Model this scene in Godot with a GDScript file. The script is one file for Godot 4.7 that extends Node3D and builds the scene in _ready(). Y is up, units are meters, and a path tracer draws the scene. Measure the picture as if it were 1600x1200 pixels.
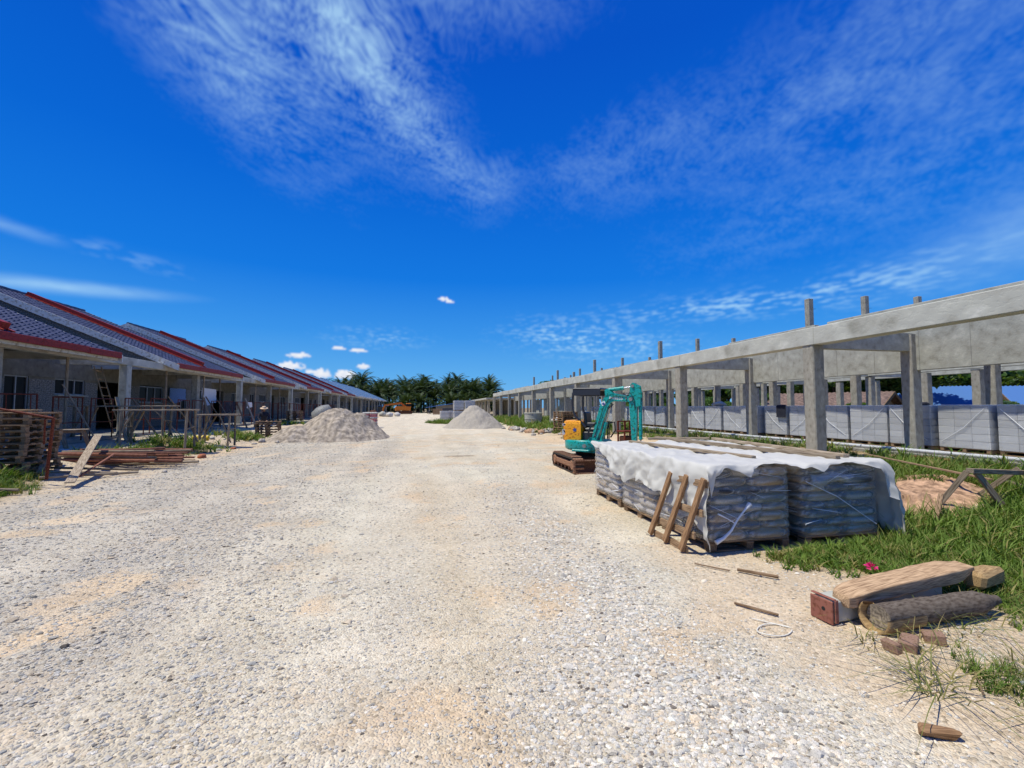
extends Node3D
# A building site on a wide gravel road. x runs to the right of the road, -z along it, metres.

class MB:
	var v := PackedVector3Array()
	var n := PackedVector3Array()
	var c := PackedColorArray()
	var ix := PackedInt32Array()
	var tint := Color(1, 1, 1)
	var colored := false

	func vert(p: Vector3, nn: Vector3) -> int:
		v.append(p)
		n.append(nn)
		if colored:
			c.append(tint)
		return v.size() - 1

	func tri(a: Vector3, b: Vector3, d: Vector3) -> void:
		var nn := (b - a).cross(d - a).normalized()
		var k := vert(a, nn)
		vert(b, nn)
		vert(d, nn)
		ix.append(k)
		ix.append(k + 2)
		ix.append(k + 1)

	func quad(a: Vector3, b: Vector3, d: Vector3, e: Vector3) -> void:
		var nn := (d - a).cross(e - b).normalized()
		var k := vert(a, nn)
		vert(b, nn)
		vert(d, nn)
		vert(e, nn)
		ix.append_array(PackedInt32Array([k, k + 2, k + 1, k, k + 3, k + 2]))

	func box(o: Vector3, s: Vector3, b := Basis()) -> void:
		var x := b.x * s.x * 0.5
		var y := b.y * s.y * 0.5
		var z := b.z * s.z * 0.5
		quad(o + x - y + z, o + x - y - z, o + x + y - z, o + x + y + z)
		quad(o - x - y - z, o - x - y + z, o - x + y + z, o - x + y - z)
		quad(o - x + y + z, o + x + y + z, o + x + y - z, o - x + y - z)
		quad(o - x - y - z, o + x - y - z, o + x - y + z, o - x - y + z)
		quad(o - x - y + z, o + x - y + z, o + x + y + z, o - x + y + z)
		quad(o + x - y - z, o - x - y - z, o - x + y - z, o + x + y - z)

	# a box whose twelve edges are cut at 45 degrees
	func cbox(o: Vector3, s: Vector3, ch: float, b := Basis(), jit := 0.0, rs: RandomNumberGenerator = null) -> void:
		var h := s * 0.5
		var p := {}
		for i in 8:
			var sg := Vector3(1 if i & 1 else -1, 1 if i & 2 else -1, 1 if i & 4 else -1)
			var j := Vector3.ZERO
			if rs:
				j = Vector3(rs.randf_range(-jit, jit), rs.randf_range(-jit, jit), rs.randf_range(-jit, jit))
			for ax in 3:
				var q := Vector3(sg.x * (h.x - ch), sg.y * (h.y - ch), sg.z * (h.z - ch))
				q[ax] = sg[ax] * h[ax]
				p[i * 3 + ax] = o + b * (q + j)
		for ax in 3:
			var u := (ax + 1) % 3
			var w := (ax + 2) % 3
			for sd in 2:
				var base := sd << ax
				var a: int = base
				var bb: int = base | (1 << u)
				var d: int = base | (1 << u) | (1 << w)
				var e: int = base | (1 << w)
				if sd:
					quad(p[a * 3 + ax], p[bb * 3 + ax], p[d * 3 + ax], p[e * 3 + ax])
				else:
					quad(p[a * 3 + ax], p[e * 3 + ax], p[d * 3 + ax], p[bb * 3 + ax])
			# edges along axis ax
			for k in 4:
				var su := 1 if k & 1 else 0
				var sw := 1 if k & 2 else 0
				var lo: int = (su << u) | (sw << w)
				var hi: int = lo | (1 << ax)
				_eq(p[lo * 3 + u], p[lo * 3 + w], p[hi * 3 + w], p[hi * 3 + u], o)
		for i in 8:
			var a: Vector3 = p[i * 3]
			var bb: Vector3 = p[i * 3 + 1]
			var d: Vector3 = p[i * 3 + 2]
			if (bb - a).cross(d - a).dot(a - o) > 0:
				tri(a, bb, d)
			else:
				tri(a, d, bb)

	func _eq(a: Vector3, b: Vector3, d: Vector3, e: Vector3, o: Vector3) -> void:
		if (d - a).cross(e - b).dot((a + d) * 0.5 - o) > 0:
			quad(a, b, d, e)
		else:
			quad(a, e, d, b)

	# square bar from a to b
	func bar(a: Vector3, b: Vector3, w: float, h: float, up := Vector3.UP) -> void:
		var z := (b - a)
		var l := z.length()
		z /= l
		if absf(z.dot(up)) > 0.98:
			up = Vector3.RIGHT
		var x := up.cross(z).normalized()
		box((a + b) * 0.5, Vector3(w, h, l), Basis(x, z.cross(x), z))

	# smooth grid: nu columns by nv rows; normals from the faces (wrap joins the last column to the first)
	func grid(p: PackedVector3Array, nu: int, nv: int, wrap := false, skip := PackedByteArray()) -> void:
		var k := v.size()
		var acc := PackedVector3Array()
		acc.resize(p.size())
		var faces := PackedInt32Array()
		var mu := nu if wrap else nu - 1
		for j in nv - 1:
			for i in mu:
				var a := j * nu + i
				var b := j * nu + (i + 1) % nu
				var d := b + nu
				var e := a + nu
				if skip.size() and (skip[a] or skip[b] or skip[d] or skip[e]):
					continue
				var nn := (p[d] - p[a]).cross(p[e] - p[b])
				acc[a] += nn
				acc[b] += nn
				acc[d] += nn
				acc[e] += nn
				faces.append_array(PackedInt32Array([k + a, k + d, k + b, k + a, k + e, k + d]))
		for i in p.size():
			vert(p[i], acc[i].normalized() if acc[i].length_squared() > 1e-18 else Vector3.UP)
		ix.append_array(faces)

	# round tube along points; r one radius per point
	func tube(pts: Array, r: Array, sides := 8, caps := true) -> void:
		var g := PackedVector3Array()
		var m := pts.size()
		var u := Vector3.UP
		var f0: Vector3 = (pts[1] - pts[0]).normalized()
		if absf(f0.dot(u)) > 0.9:
			u = Vector3.RIGHT
		for i in m:
			var f: Vector3 = (pts[mini(i + 1, m - 1)] - pts[maxi(i - 1, 0)]).normalized()
			var x := u.cross(f).normalized()
			u = f.cross(x).normalized()
			for s in sides:
				var a := TAU * s / sides
				g.append(pts[i] + (x * cos(a) + u * sin(a)) * float(r[mini(i, r.size() - 1)]))
		grid(g, sides, m, true)
		if caps:
			for e in 2:
				var i0 := 0 if e == 0 else (m - 1) * sides
				var ctr: Vector3 = pts[0] if e == 0 else pts[m - 1]
				for s in sides:
					var p1 := g[i0 + s]
					var p2 := g[i0 + (s + 1) % sides]
					if e == 0:
						tri(ctr, p2, p1)
					else:
						tri(ctr, p1, p2)

	func rod(a: Vector3, b: Vector3, r: float, sides := 8) -> void:
		tube([a, b], [r, r], sides)

	# prism: polygon in the plane (ux, uy) pushed along ux x uy by depth, centred
	func prism(poly: PackedVector2Array, depth: float, t := Transform3D()) -> void:
		var tr := Geometry2D.triangulate_polygon(poly)
		var z := depth * 0.5
		if Geometry2D.is_polygon_clockwise(poly):
			poly.reverse()
			tr = Geometry2D.triangulate_polygon(poly)
		for i in range(0, tr.size(), 3):
			var a := poly[tr[i]]
			var b := poly[tr[i + 1]]
			var d := poly[tr[i + 2]]
			if (b - a).cross(d - a) < 0:
				var q := b
				b = d
				d = q
			tri(t * Vector3(a.x, a.y, z), t * Vector3(b.x, b.y, z), t * Vector3(d.x, d.y, z))
			tri(t * Vector3(a.x, a.y, -z), t * Vector3(d.x, d.y, -z), t * Vector3(b.x, b.y, -z))
		for i in poly.size():
			var a := poly[i]
			var b := poly[(i + 1) % poly.size()]
			quad(t * Vector3(a.x, a.y, -z), t * Vector3(b.x, b.y, -z), t * Vector3(b.x, b.y, z), t * Vector3(a.x, a.y, z))

	func lathe(prof: Array, sides := 24, o := Vector3.ZERO) -> void:
		var g := PackedVector3Array()
		for q in prof:
			for s in sides:
				var a := -TAU * s / sides
				g.append(o + Vector3(q.x * cos(a), q.y, q.x * sin(a)))
		grid(g, sides, prof.size(), true)

	func mesh() -> ArrayMesh:
		var m := ArrayMesh.new()
		if v.is_empty():
			return m
		var a := []
		a.resize(Mesh.ARRAY_MAX)
		a[Mesh.ARRAY_VERTEX] = v
		a[Mesh.ARRAY_NORMAL] = n
		if colored:
			a[Mesh.ARRAY_COLOR] = c
		a[Mesh.ARRAY_INDEX] = ix
		m.add_surface_from_arrays(Mesh.PRIMITIVE_TRIANGLES, a)
		return m

var M := {}
var rng := RandomNumberGenerator.new()
var taken := {}
var shared := {}

func numbered(called: String) -> String:
	var k: int = taken.get(called, -1) + 1
	taken[called] = k
	return called if k == 0 else "%s_%03d" % [called, k]

func thing(called: String, label: String, category: String, at := Vector3.ZERO, turn := 0.0, group := "") -> Node3D:
	var o := Node3D.new()
	o.name = numbered(called)
	o.position = at
	o.rotation.y = turn
	add_child(o)
	return tag(o, label, category, group)

func tag(o: Node3D, label: String, category: String, group := "") -> Node3D:
	o.set_meta("label", label)
	o.set_meta("category", category)
	if group:
		o.set_meta("group", group)
	return o

func part(parent: Node, called: String, mesh: Mesh, m: Material, t := Transform3D()) -> MeshInstance3D:
	var o := MeshInstance3D.new()
	o.name = called
	o.mesh = mesh
	o.material_override = m
	o.transform = t
	parent.add_child(o, true)
	return o

func top(called: String, mesh: Mesh, m: Material, label: String, category: String, at := Vector3.ZERO, turn := 0.0, group := "") -> MeshInstance3D:
	var o := part(self, numbered(called), mesh, m, Transform3D(Basis(Vector3.UP, turn), at))
	tag(o, label, category, group)
	return o

func setting(called: String, mesh: Mesh, m: Material, t := Transform3D()) -> MeshInstance3D:
	var o := part(self, numbered(called), mesh, m, t)
	o.set_meta("kind", "structure")
	return o

func dup(o: Node3D, label: String, at: Vector3, turn := 0.0) -> Node3D:
	var c: Node3D = o.duplicate()
	c.name = numbered(String(o.name).rstrip("0123456789").rstrip("_"))
	add_child(c)
	c.position = at
	c.rotation.y = turn
	c.set_meta("label", label)
	return c

# a plank or bar as its own mesh along local x, bevelled; meshes are shared by size
func plank_mesh(l: float, h: float, w: float, ch := 0.004) -> ArrayMesh:
	var key := "p%.3f_%.3f_%.3f" % [l, h, w]
	if not shared.has(key):
		var b := MB.new()
		b.cbox(Vector3.ZERO, Vector3(l, h, w), minf(ch, 0.3 * minf(h, w)))
		shared[key] = b.mesh()
	return shared[key]

func along(a: Vector3, b: Vector3, up := Vector3.UP) -> Transform3D:
	var x := (b - a).normalized()
	if absf(x.dot(up)) > 0.98:
		up = Vector3.BACK
	var z := x.cross(up).normalized()
	return Transform3D(Basis(x, z.cross(x), z), (a + b) * 0.5)

func plank(parent: Node, called: String, a: Vector3, b: Vector3, h: float, w: float, m: Material, up := Vector3.UP) -> MeshInstance3D:
	return part(parent, called, plank_mesh(snappedf(a.distance_to(b), 0.005), h, w), m, along(a, b, up))

func pole_mesh(l: float, r: float, sides := 8) -> ArrayMesh:
	var key := "r%.3f_%.3f" % [l, r]
	if not shared.has(key):
		var b := MB.new()
		b.rod(Vector3(-l / 2, 0, 0), Vector3(l / 2, 0, 0), r, sides)
		shared[key] = b.mesh()
	return shared[key]

func pole(parent: Node, called: String, a: Vector3, b: Vector3, r: float, m: Material) -> MeshInstance3D:
	return part(parent, called, pole_mesh(snappedf(a.distance_to(b), 0.005), r), m, along(a, b))

func noise(freq: float, sd: int, oct := 4, kind := FastNoiseLite.TYPE_SIMPLEX_SMOOTH) -> FastNoiseLite:
	var f := FastNoiseLite.new()
	f.noise_type = kind
	f.seed = sd
	f.frequency = freq
	f.fractal_octaves = oct
	f.fractal_type = FastNoiseLite.FRACTAL_FBM if oct > 1 else FastNoiseLite.FRACTAL_NONE
	return f

func tex(f: FastNoiseLite, stops: Array, size := 512) -> NoiseTexture2D:
	var t := NoiseTexture2D.new()
	t.width = size
	t.height = size
	t.seamless = true
	t.seamless_blend_skirt = 0.15
	t.noise = f
	var g := Gradient.new()
	g.offsets = PackedFloat32Array(stops.map(func(s): return s[0]))
	g.colors = PackedColorArray(stops.map(func(s): return s[1]))
	t.color_ramp = g
	return t

func grey(a: float) -> Color:
	return Color(a, a, a)

# colour is given as linear reflectance
func mat(called: String, col: Color, rough := 0.85, o := {}) -> StandardMaterial3D:
	var m := StandardMaterial3D.new()
	m.resource_name = called
	var s := Color(col.r, col.g, col.b).linear_to_srgb()
	s.a = col.a
	m.albedo_color = s
	m.roughness = rough
	m.metallic = o.get("metal", 0.0)
	m.metallic_specular = o.get("spec", 0.4)
	if o.has("tex"):
		m.albedo_texture = o.tex
	if o.has("bump"):
		m.heightmap_enabled = true
		m.heightmap_texture = o.bump
		m.heightmap_scale = 0.22 * o.get("bump_cm", 0.3)
	if o.has("tex") or o.has("bump"):
		m.uv1_triplanar = true
		m.uv1_world_triplanar = o.get("world", false)
		m.uv1_scale = o.get("scale", Vector3.ONE)
		m.uv1_offset = o.get("offset", Vector3.ZERO)
		m.uv1_triplanar_sharpness = 4.0
	if o.get("vc", false):
		m.vertex_color_use_as_albedo = true
	if o.has("back"):
		m.backlight_enabled = true
		m.backlight = o.back
	if o.has("coat"):
		m.clearcoat_enabled = true
		m.clearcoat = o.coat
		m.clearcoat_roughness = 0.15
	if col.a < 1.0:
		m.transparency = BaseMaterial3D.TRANSPARENCY_ALPHA
	m.cull_mode = BaseMaterial3D.CULL_DISABLED
	M[called] = m
	return m

func sky_image() -> Image:
	var w := 2048
	var h := 1024
	var f1 := noise(1.0, 11, 5)
	var f2 := noise(1.0, 12, 4)
	var f3 := noise(1.0, 13, 3)
	var stops := [[-90.0, 0.16, 0.42, 0.78], [0.0, 0.19, 0.49, 0.86], [4.0, 0.115, 0.42, 0.85], [9.0, 0.045, 0.30, 0.82], [16.0, 0.008, 0.19, 0.75], [26.0, 0.003, 0.132, 0.66], [40.0, 0.0022, 0.088, 0.56], [60.0, 0.002, 0.078, 0.51], [90.0, 0.002, 0.072, 0.48]]
	# soft patches of high cloud: azimuth, elevation, radii, turn in degrees, strength, 0 fibres / 1 flecks / 2 smooth
	var patches := [
		[-14.0, 41.0, 13.0, 8.0, -10.0, 0.85, 0], [-6.5, 36.0, 11.0, 4.6, -42.0, 0.72, 0], [2.0, 30.5, 6.0, 2.2, -45.0, 0.5, 0], [-22.0, 34.0, 12.0, 5.0, -38.0, 0.6, 0], [-30.0, 38.0, 8.0, 4.0, -30.0, 0.35, 0], [8.5, 28.0, 3.0, 2.5, 20.0, 0.35, 0],
		[8.0, 45.0, 14.0, 4.0, 0.0, 0.4, 0], [22.0, 30.0, 12.0, 4.0, 14.0, 0.24, 0], [36.0, 30.0, 18.0, 5.5, 14.0, 0.24, 0], [52.0, 32.0, 16.0, 6.0, 28.0, 0.26, 0], [66.0, 26.0, 14.0, 12.0, 10.0, 0.28, 0], [46.0, 20.0, 16.0, 4.0, 10.0, 0.22, 0], [62.0, 15.0, 9.0, 3.0, 15.0, 0.35, 2],
		[18.5, 9.0, 7.5, 2.2, -3.0, 0.8, 1], [27.0, 7.5, 7.0, 1.6, 0.0, 0.55, 1], [36.0, 11.8, 11.0, 1.3, 0.0, 0.75, 1], [50.0, 12.5, 9.0, 1.8, 5.0, 0.6, 1], [-6.0, 8.6, 5.0, 1.2, 0.0, 0.6, 1],
		[-35.0, 10.9, 7.0, 0.55, 3.0, 0.75, 2], [-31.0, 14.6, 5.0, 0.8, -8.0, 0.3, 1], [-38.5, 15.3, 3.0, 0.5, -10.0, 0.4, 2],
		[95.0, 30.0, 25.0, 8.0, 5.0, 0.5, 0], [140.0, 22.0, 22.0, 7.0, -10.0, 0.5, 0], [190.0, 35.0, 25.0, 9.0, 8.0, 0.5, 0], [235.0, 25.0, 20.0, 7.0, 0.0, 0.5, 0], [275.0, 14.0, 14.0, 2.0, 0.0, 0.6, 1], [120.0, 9.0, 16.0, 1.6, 0.0, 0.6, 1], [210.0, 10.0, 16.0, 1.8, 0.0, 0.6, 1], [290.0, 40.0, 18.0, 7.0, 10.0, 0.6, 0], [80.0, 60.0, 24.0, 9.0, 0.0, 0.7, 0], [160.0, 62.0, 30.0, 9.0, 15.0, 0.7, 0], [245.0, 58.0, 28.0, 9.0, -10.0, 0.7, 0], [320.0, 62.0, 26.0, 8.0, 5.0, 0.7, 0], [20.0, 75.0, 40.0, 7.0, 0.0, 0.7, 0], [170.0, 80.0, 60.0, 6.0, 0.0, 0.6, 0], [270.0, 30.0, 20.0, 7.0, 12.0, 0.7, 0], [115.0, 40.0, 22.0, 8.0, -15.0, 0.6, 0]]  # unseen patches, several added to whiten the blue sky light in the shade
	# small heaped clouds: azimuth, elevation, half width, half height
	var heaps := [[-14.9, 6.05, 1.25, 0.42], [-15.7, 4.75, 1.5, 0.62], [-12.4, 3.95, 1.0, 0.75], [-13.6, 4.2, 0.5, 0.35], [-10.5, 7.15, 0.8, 0.28], [-8.3, 6.95, 1.0, 0.3], [-7.6, 5.0, 0.8, 0.42], [-9.7, 3.9, 1.5, 0.7], [2.2, 13.75, 0.7, 0.3], [2.9, 13.5, 0.6, 0.22], [150.0, 5.0, 3.0, 1.0], [100.0, 6.0, 2.0, 0.8], [230.0, 5.0, 3.0, 1.0]]
	var data := PackedFloat32Array()
	data.resize(w * h * 3)
	var near := []
	var heap_near := []
	for b in 64:
		var az0 := (b + 0.5) / 64.0 * 360.0
		var l := []
		for p in patches:
			if absf(wrapf(az0 - p[0], -180, 180)) < 3.5 + 2.4 * maxf(p[2], p[3]):
				l.append([p[0], p[1], 1.0 / p[2], 1.0 / p[3], cos(deg_to_rad(p[4])), sin(deg_to_rad(p[4])), p[5], p[6]])
		near.append(l)
		heap_near.append(heaps.filter(func(q): return absf(wrapf(az0 - q[0], -180, 180)) < 8.0))
	for j in h:
		var el := 90.0 - (j + 0.5) / h * 180.0
		var k := 0
		while k < stops.size() - 2 and el > stops[k + 1][0]:
			k += 1
		var t: float = (el - stops[k][0]) / (stops[k + 1][0] - stops[k][0])
		var r0: float = lerpf(stops[k][1], stops[k + 1][1], t)
		var g0: float = lerpf(stops[k][2], stops[k + 1][2], t)
		var b0: float = lerpf(stops[k][3], stops[k + 1][3], t)
		var sy := sin(deg_to_rad(el))
		var q := cos(deg_to_rad(el)) / maxf(sy, 0.03)
		var at := j * w * 3
		for i in w:
			var az := (i + 0.5) / w * 360.0
			var r := r0
			var g := g0
			var b := b0
			if el > 0.3:
				var fib := 0.0
				var fle := 0.0
				var smo := 0.0
				for p in near[i >> 5]:
					var da := wrapf(az - p[0], -180.0, 180.0)
					var de: float = el - p[1]
					var u: float = (da * p[4] + de * p[5]) * p[2]
					var v: float = (de * p[4] - da * p[5]) * p[3]
					var s := u * u + v * v
					if s < 5.0:
						var m: float = exp(-s) * p[6]
						if p[7] == 0:
							fib += m
						elif p[7] == 1:
							fle += m
						else:
							smo += m
				if fib + fle + smo > 0.012:
					var a := deg_to_rad(az)
					var X := sin(a) * q
					var Z := cos(a) * q
					var d := 0.0
					if fib > 0.01:
						var wx := f3.get_noise_2d(X * 2.0, Z * 2.0)
						var along := X * 0.75 + Z * 0.66
						var across := -X * 0.66 + Z * 0.75 + wx * 0.07
						var n1 := 0.55 * f1.get_noise_2d(along * 6.0, across * 18.0) + 0.7 * f2.get_noise_2d(along * 46.0 + wx * 6.0, across * 36.0) + 0.3 * f3.get_noise_2d(X * 11.0, Z * 11.0)
						var n0 := f3.get_noise_2d(X * 3.4 + 7.0, Z * 3.4)
						var n5 := f3.get_noise_2d(X * 1.5 + 3.0, Z * 1.5 - 2.0)
						d += fib * clampf(0.32 + 0.40 * n1 + 0.26 * n0 + 0.26 * n5, 0.0, 1.0)
					if fle > 0.01:
						var n2 := f2.get_noise_2d(X * 7.0, Z * 4.2) + 0.6 * f1.get_noise_2d(X * 1.3, Z * 1.1 + 4.0)
						d += fle * smoothstep(-0.25, 0.75, n2)
					if smo > 0.01:
						d += smo * (0.85 + 0.3 * f1.get_noise_2d(az * 0.25, el * 1.2))
					d = clampf((d - 0.025) * 0.8, 0.0, 0.66)
					r = lerpf(r, 0.50, d)
					g = lerpf(g, 0.80, d)
					b = lerpf(b, 1.0, d)
				if el < 16.0:
					for p in heap_near[i >> 5]:
						var da: float = wrapf(az - p[0], -180.0, 180.0) / p[2]
						var de: float = (el - p[1]) / p[3]
						var s: float = da * da + de * de * (1.0 if de > 0 else 2.6)
						if s < 2.5:
							var n3 := f1.get_noise_2d(az * 1.5, el * 2.2)
							var m: float = smoothstep(1.05, 0.55, s + n3 * 1.0)
							var lit: float = clampf(0.72 + 0.3 * de + 0.35 * n3, 0.0, 1.0)
							r = lerpf(r, lerpf(0.46, 0.93, lit), m)
							g = lerpf(g, lerpf(0.56, 0.94, lit), m)
							b = lerpf(b, lerpf(0.78, 0.97, lit), m)
			data[at] = r
			data[at + 1] = g
			data[at + 2] = b
			at += 3
	return Image.create_from_data(w, h, false, Image.FORMAT_RGBF, data.to_byte_array())

func air() -> void:
	var cam := Camera3D.new()
	cam.name = "camera"
	cam.fov = 82.02
	cam.near = 0.05
	cam.far = 4000.0
	cam.position = Vector3(0, 1.75, 0)
	cam.rotation_degrees = Vector3(3.07, -11.055, 0)
	cam.current = true
	add_child(cam)
	var env := Environment.new()
	env.background_mode = Environment.BG_SKY
	var sm := PanoramaSkyMaterial.new()
	sm.panorama = ImageTexture.create_from_image(sky_image())
	var sky := Sky.new()
	sky.sky_material = sm
	env.sky = sky
	env.background_energy_multiplier = 1.0
	env.tonemap_mode = Environment.TONE_MAPPER_LINEAR
	env.tonemap_exposure = 1.0
	env.sdfgi_enabled = true
	env.ssao_enabled = true
	env.ssil_enabled = true
	var we := WorldEnvironment.new()
	we.name = "air"
	we.environment = env
	add_child(we)
	var sun := DirectionalLight3D.new()
	sun.name = "sun"
	sun.light_energy = 1.5
	sun.light_color = Color(1.0, 0.98, 0.912)
	sun.light_angular_distance = 0.53
	sun.shadow_enabled = true
	var el := deg_to_rad(66.0)
	var az := deg_to_rad(6.0)          # a little behind the camera's left shoulder
	var to := Vector3(-cos(el) * cos(az), sin(el), cos(el) * sin(az))
	sun.look_at_from_position(to * 50.0, Vector3.ZERO, Vector3.BACK)
	add_child(sun)

func materials() -> void:
	var blot := tex(noise(0.012, 1, 5), [[0.2, grey(0.66)], [0.5, grey(0.86)], [0.8, grey(1.0)]])
	var fine := tex(noise(0.09, 2, 3), [[0.15, grey(0.70)], [0.5, grey(0.9)], [0.85, grey(1.0)]])
	var bumpy := tex(noise(0.03, 3, 5), [[0.0, grey(0.0)], [1.0, grey(1.0)]])
	var bumpf := tex(noise(0.12, 4, 3), [[0.0, grey(0.0)], [1.0, grey(1.0)]])
	var conc := tex(noise(0.010, 5, 6), [[0.08, Color(0.74, 0.73, 0.70)], [0.32, Color(0.855, 0.845, 0.82)], [0.5, Color(0.885, 0.88, 0.86)], [0.7, Color(0.915, 0.91, 0.885)], [0.92, Color(1.0, 0.99, 0.97)]])
	var pits := tex(noise(0.05, 6, 4), [[0.0, grey(0.0)], [0.32, grey(0.25)], [0.45, grey(0.8)], [1.0, grey(1.0)]])
	var woodt := tex(noise(0.02, 7, 5), [[0.12, Color(0.60, 0.55, 0.49)], [0.36, Color(0.80, 0.76, 0.71)], [0.6, Color(0.91, 0.88, 0.83)], [0.85, Color(1, 0.98, 0.94)]])
	var rustt := tex(noise(0.025, 8, 5), [[0.2, Color(0.42, 0.30, 0.26)], [0.45, Color(0.72, 0.52, 0.44)], [0.6, Color(0.9, 0.8, 0.72)], [0.85, Color(1, 0.95, 0.9)]])
	var dirt := tex(noise(0.018, 9, 5), [[0.15, Color(0.74, 0.69, 0.62)], [0.33, Color(0.88, 0.86, 0.82)], [0.5, Color(0.97, 0.97, 0.96)], [1.0, Color(1, 1, 1)]])
	var cell := noise(0.11, 21, 1, FastNoiseLite.TYPE_CELLULAR)
	cell.cellular_return_type = FastNoiseLite.RETURN_CELL_VALUE
	cell.cellular_jitter = 1.0
	var gravel := tex(cell, [[0.0, Color(0.72, 0.70, 0.67)], [0.2, Color(0.96, 0.945, 0.92)], [0.45, Color(0.86, 0.83, 0.79)], [0.6, Color(1, 0.985, 0.96)], [0.8, Color(0.86, 0.855, 0.85)], [1.0, Color(0.97, 0.93, 0.88)]], 1024)
	var celd := noise(0.11, 21, 1, FastNoiseLite.TYPE_CELLULAR)
	celd.cellular_return_type = FastNoiseLite.RETURN_DISTANCE2_SUB
	var graveld := tex(celd, [[0.0, grey(0.0)], [0.5, grey(0.75)], [1.0, grey(1.0)]], 1024)
	var grime := tex(noise(0.03, 41, 5), [[0.0, Color(0.70, 0.60, 0.48)], [0.33, Color(0.80, 0.74, 0.66)], [0.43, Color(1, 1, 1)], [1.0, Color(1, 1, 1)]])

	mat("ground", Color(1, 1, 1), 0.95, {"tex": gravel, "bump": graveld, "bump_cm": 3.8, "scale": Vector3.ONE * 0.42, "world": true, "vc": true, "spec": 0.2})
	mat("stone", Color(1, 1, 1), 0.92, {"tex": fine, "scale": Vector3.ONE * 3.0, "world": true, "vc": true, "spec": 0.25})
	mat("pile_grey", Color(0.48, 0.455, 0.405), 0.95, {"tex": gravel, "bump": graveld, "bump_cm": 2.0, "scale": Vector3.ONE * 0.35, "world": true, "spec": 0.2})
	mat("pile_sand", Color(0.50, 0.425, 0.335), 0.97, {"tex": blot, "bump": bumpy, "bump_cm": 14.0, "scale": Vector3.ONE * 0.45, "world": true, "spec": 0.15})
	mat("soil", Color(0.60, 0.38, 0.24), 0.97, {"tex": blot, "bump": bumpy, "bump_cm": 6.0, "scale": Vector3.ONE * 0.8, "world": true, "spec": 0.15})
	mat("rubble", Color(0.55, 0.50, 0.44), 0.95, {"tex": blot, "bump": bumpy, "bump_cm": 3.0, "scale": Vector3.ONE * 1.2, "world": true})
	mat("concrete", Color(0.60, 0.61, 0.57), 0.92, {"tex": conc, "bump": pits, "bump_cm": 1.2, "scale": Vector3(0.22, 0.3, 0.22), "world": true})
	mat("concrete_column", Color(0.43, 0.41, 0.36), 0.94, {"tex": conc, "bump": pits, "bump_cm": 2.2, "scale": Vector3(1.3, 0.8, 1.3), "world": true})
	mat("concrete_rough", Color(0.46, 0.465, 0.43), 0.95, {"tex": conc, "bump": pits, "bump_cm": 1.0, "scale": Vector3(0.5, 0.5, 0.5), "world": true})
	mat("concrete_pale", Color(0.54, 0.55, 0.51), 0.9, {"tex": conc, "bump": pits, "bump_cm": 0.6, "scale": Vector3(0.5, 0.5, 0.5), "world": true})
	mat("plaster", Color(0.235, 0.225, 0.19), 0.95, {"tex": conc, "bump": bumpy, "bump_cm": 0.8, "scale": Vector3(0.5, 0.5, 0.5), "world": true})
	mat("slab", Color(0.36, 0.35, 0.325), 0.9, {"tex": conc, "bump": bumpy, "bump_cm": 0.8, "scale": Vector3(0.3, 0.3, 0.3), "world": true})
	mat("grey_brick", Color(0.33, 0.31, 0.28), 0.95, {"tex": blot, "bump": bumpf, "bump_cm": 0.6, "scale": Vector3.ONE * 2.0, "world": true})
	mat("pale_brick", Color(0.32, 0.31, 0.295), 0.95, {"tex": blot, "bump": bumpf, "bump_cm": 0.6, "scale": Vector3.ONE * 2.0, "world": true})
	mat("red_brick", Color(0.42, 0.15, 0.075), 0.92, {"tex": dirt, "bump": bumpf, "bump_cm": 0.4, "scale": Vector3.ONE * 4.0})
	mat("roof_tile", Color(0.075, 0.078, 0.125), 0.34, {"tex": blot, "scale": Vector3.ONE * 0.35, "spec": 0.55})
	mat("roof_blue", Color(0.20, 0.36, 0.58), 0.4, {"tex": blot, "scale": Vector3.ONE * 0.2, "spec": 0.5})
	mat("red_paint", Color(0.27, 0.018, 0.014), 0.55, {"tex": dirt, "scale": Vector3.ONE * 0.8})
	mat("red_flashing", Color(0.55, 0.075, 0.04), 0.5, {"tex": dirt, "scale": Vector3.ONE * 0.8})
	mat("white_board", Color(0.66, 0.66, 0.64), 0.7, {"tex": dirt, "scale": Vector3.ONE * 0.6})
	mat("pale_soffit", Color(0.56, 0.52, 0.42), 0.8, {"tex": dirt, "scale": Vector3.ONE * 0.6})
	mat("window_frame", Color(0.30, 0.31, 0.34), 0.45, {"metal": 0.5})
	mat("dark_glass_and_shade", Color(0.012, 0.013, 0.015), 0.3, {"spec": 0.22})  # also painted as the shade inside the open house windows
	for k in 4:
		var tone: float = [1.0, 0.82, 1.18, 0.66][k]
		mat("pallet_wood_%d" % k, Color(0.36 * tone, 0.255 * tone, 0.165 * tone), 0.9, {"tex": woodt, "bump": bumpf, "bump_cm": 0.15, "scale": Vector3(0.35, 5.0, 5.0), "offset": Vector3(k * 0.37, k * 0.21, k * 0.5)})
		mat("old_wood_%d" % k, Color(0.42 * tone, 0.36 * tone, 0.285 * tone), 0.92, {"tex": woodt, "bump": bumpf, "bump_cm": 0.2, "scale": Vector3(0.3, 5.0, 5.0), "offset": Vector3(k * 0.31, k * 0.27, k * 0.6)})
		mat("red_pole_%d" % k, Color(0.29 * tone, 0.13 * tone, 0.095 * tone), 0.85, {"tex": woodt, "scale": Vector3(0.6, 5.0, 5.0), "offset": Vector3(k * 0.41, k * 0.3, 0)})
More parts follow.
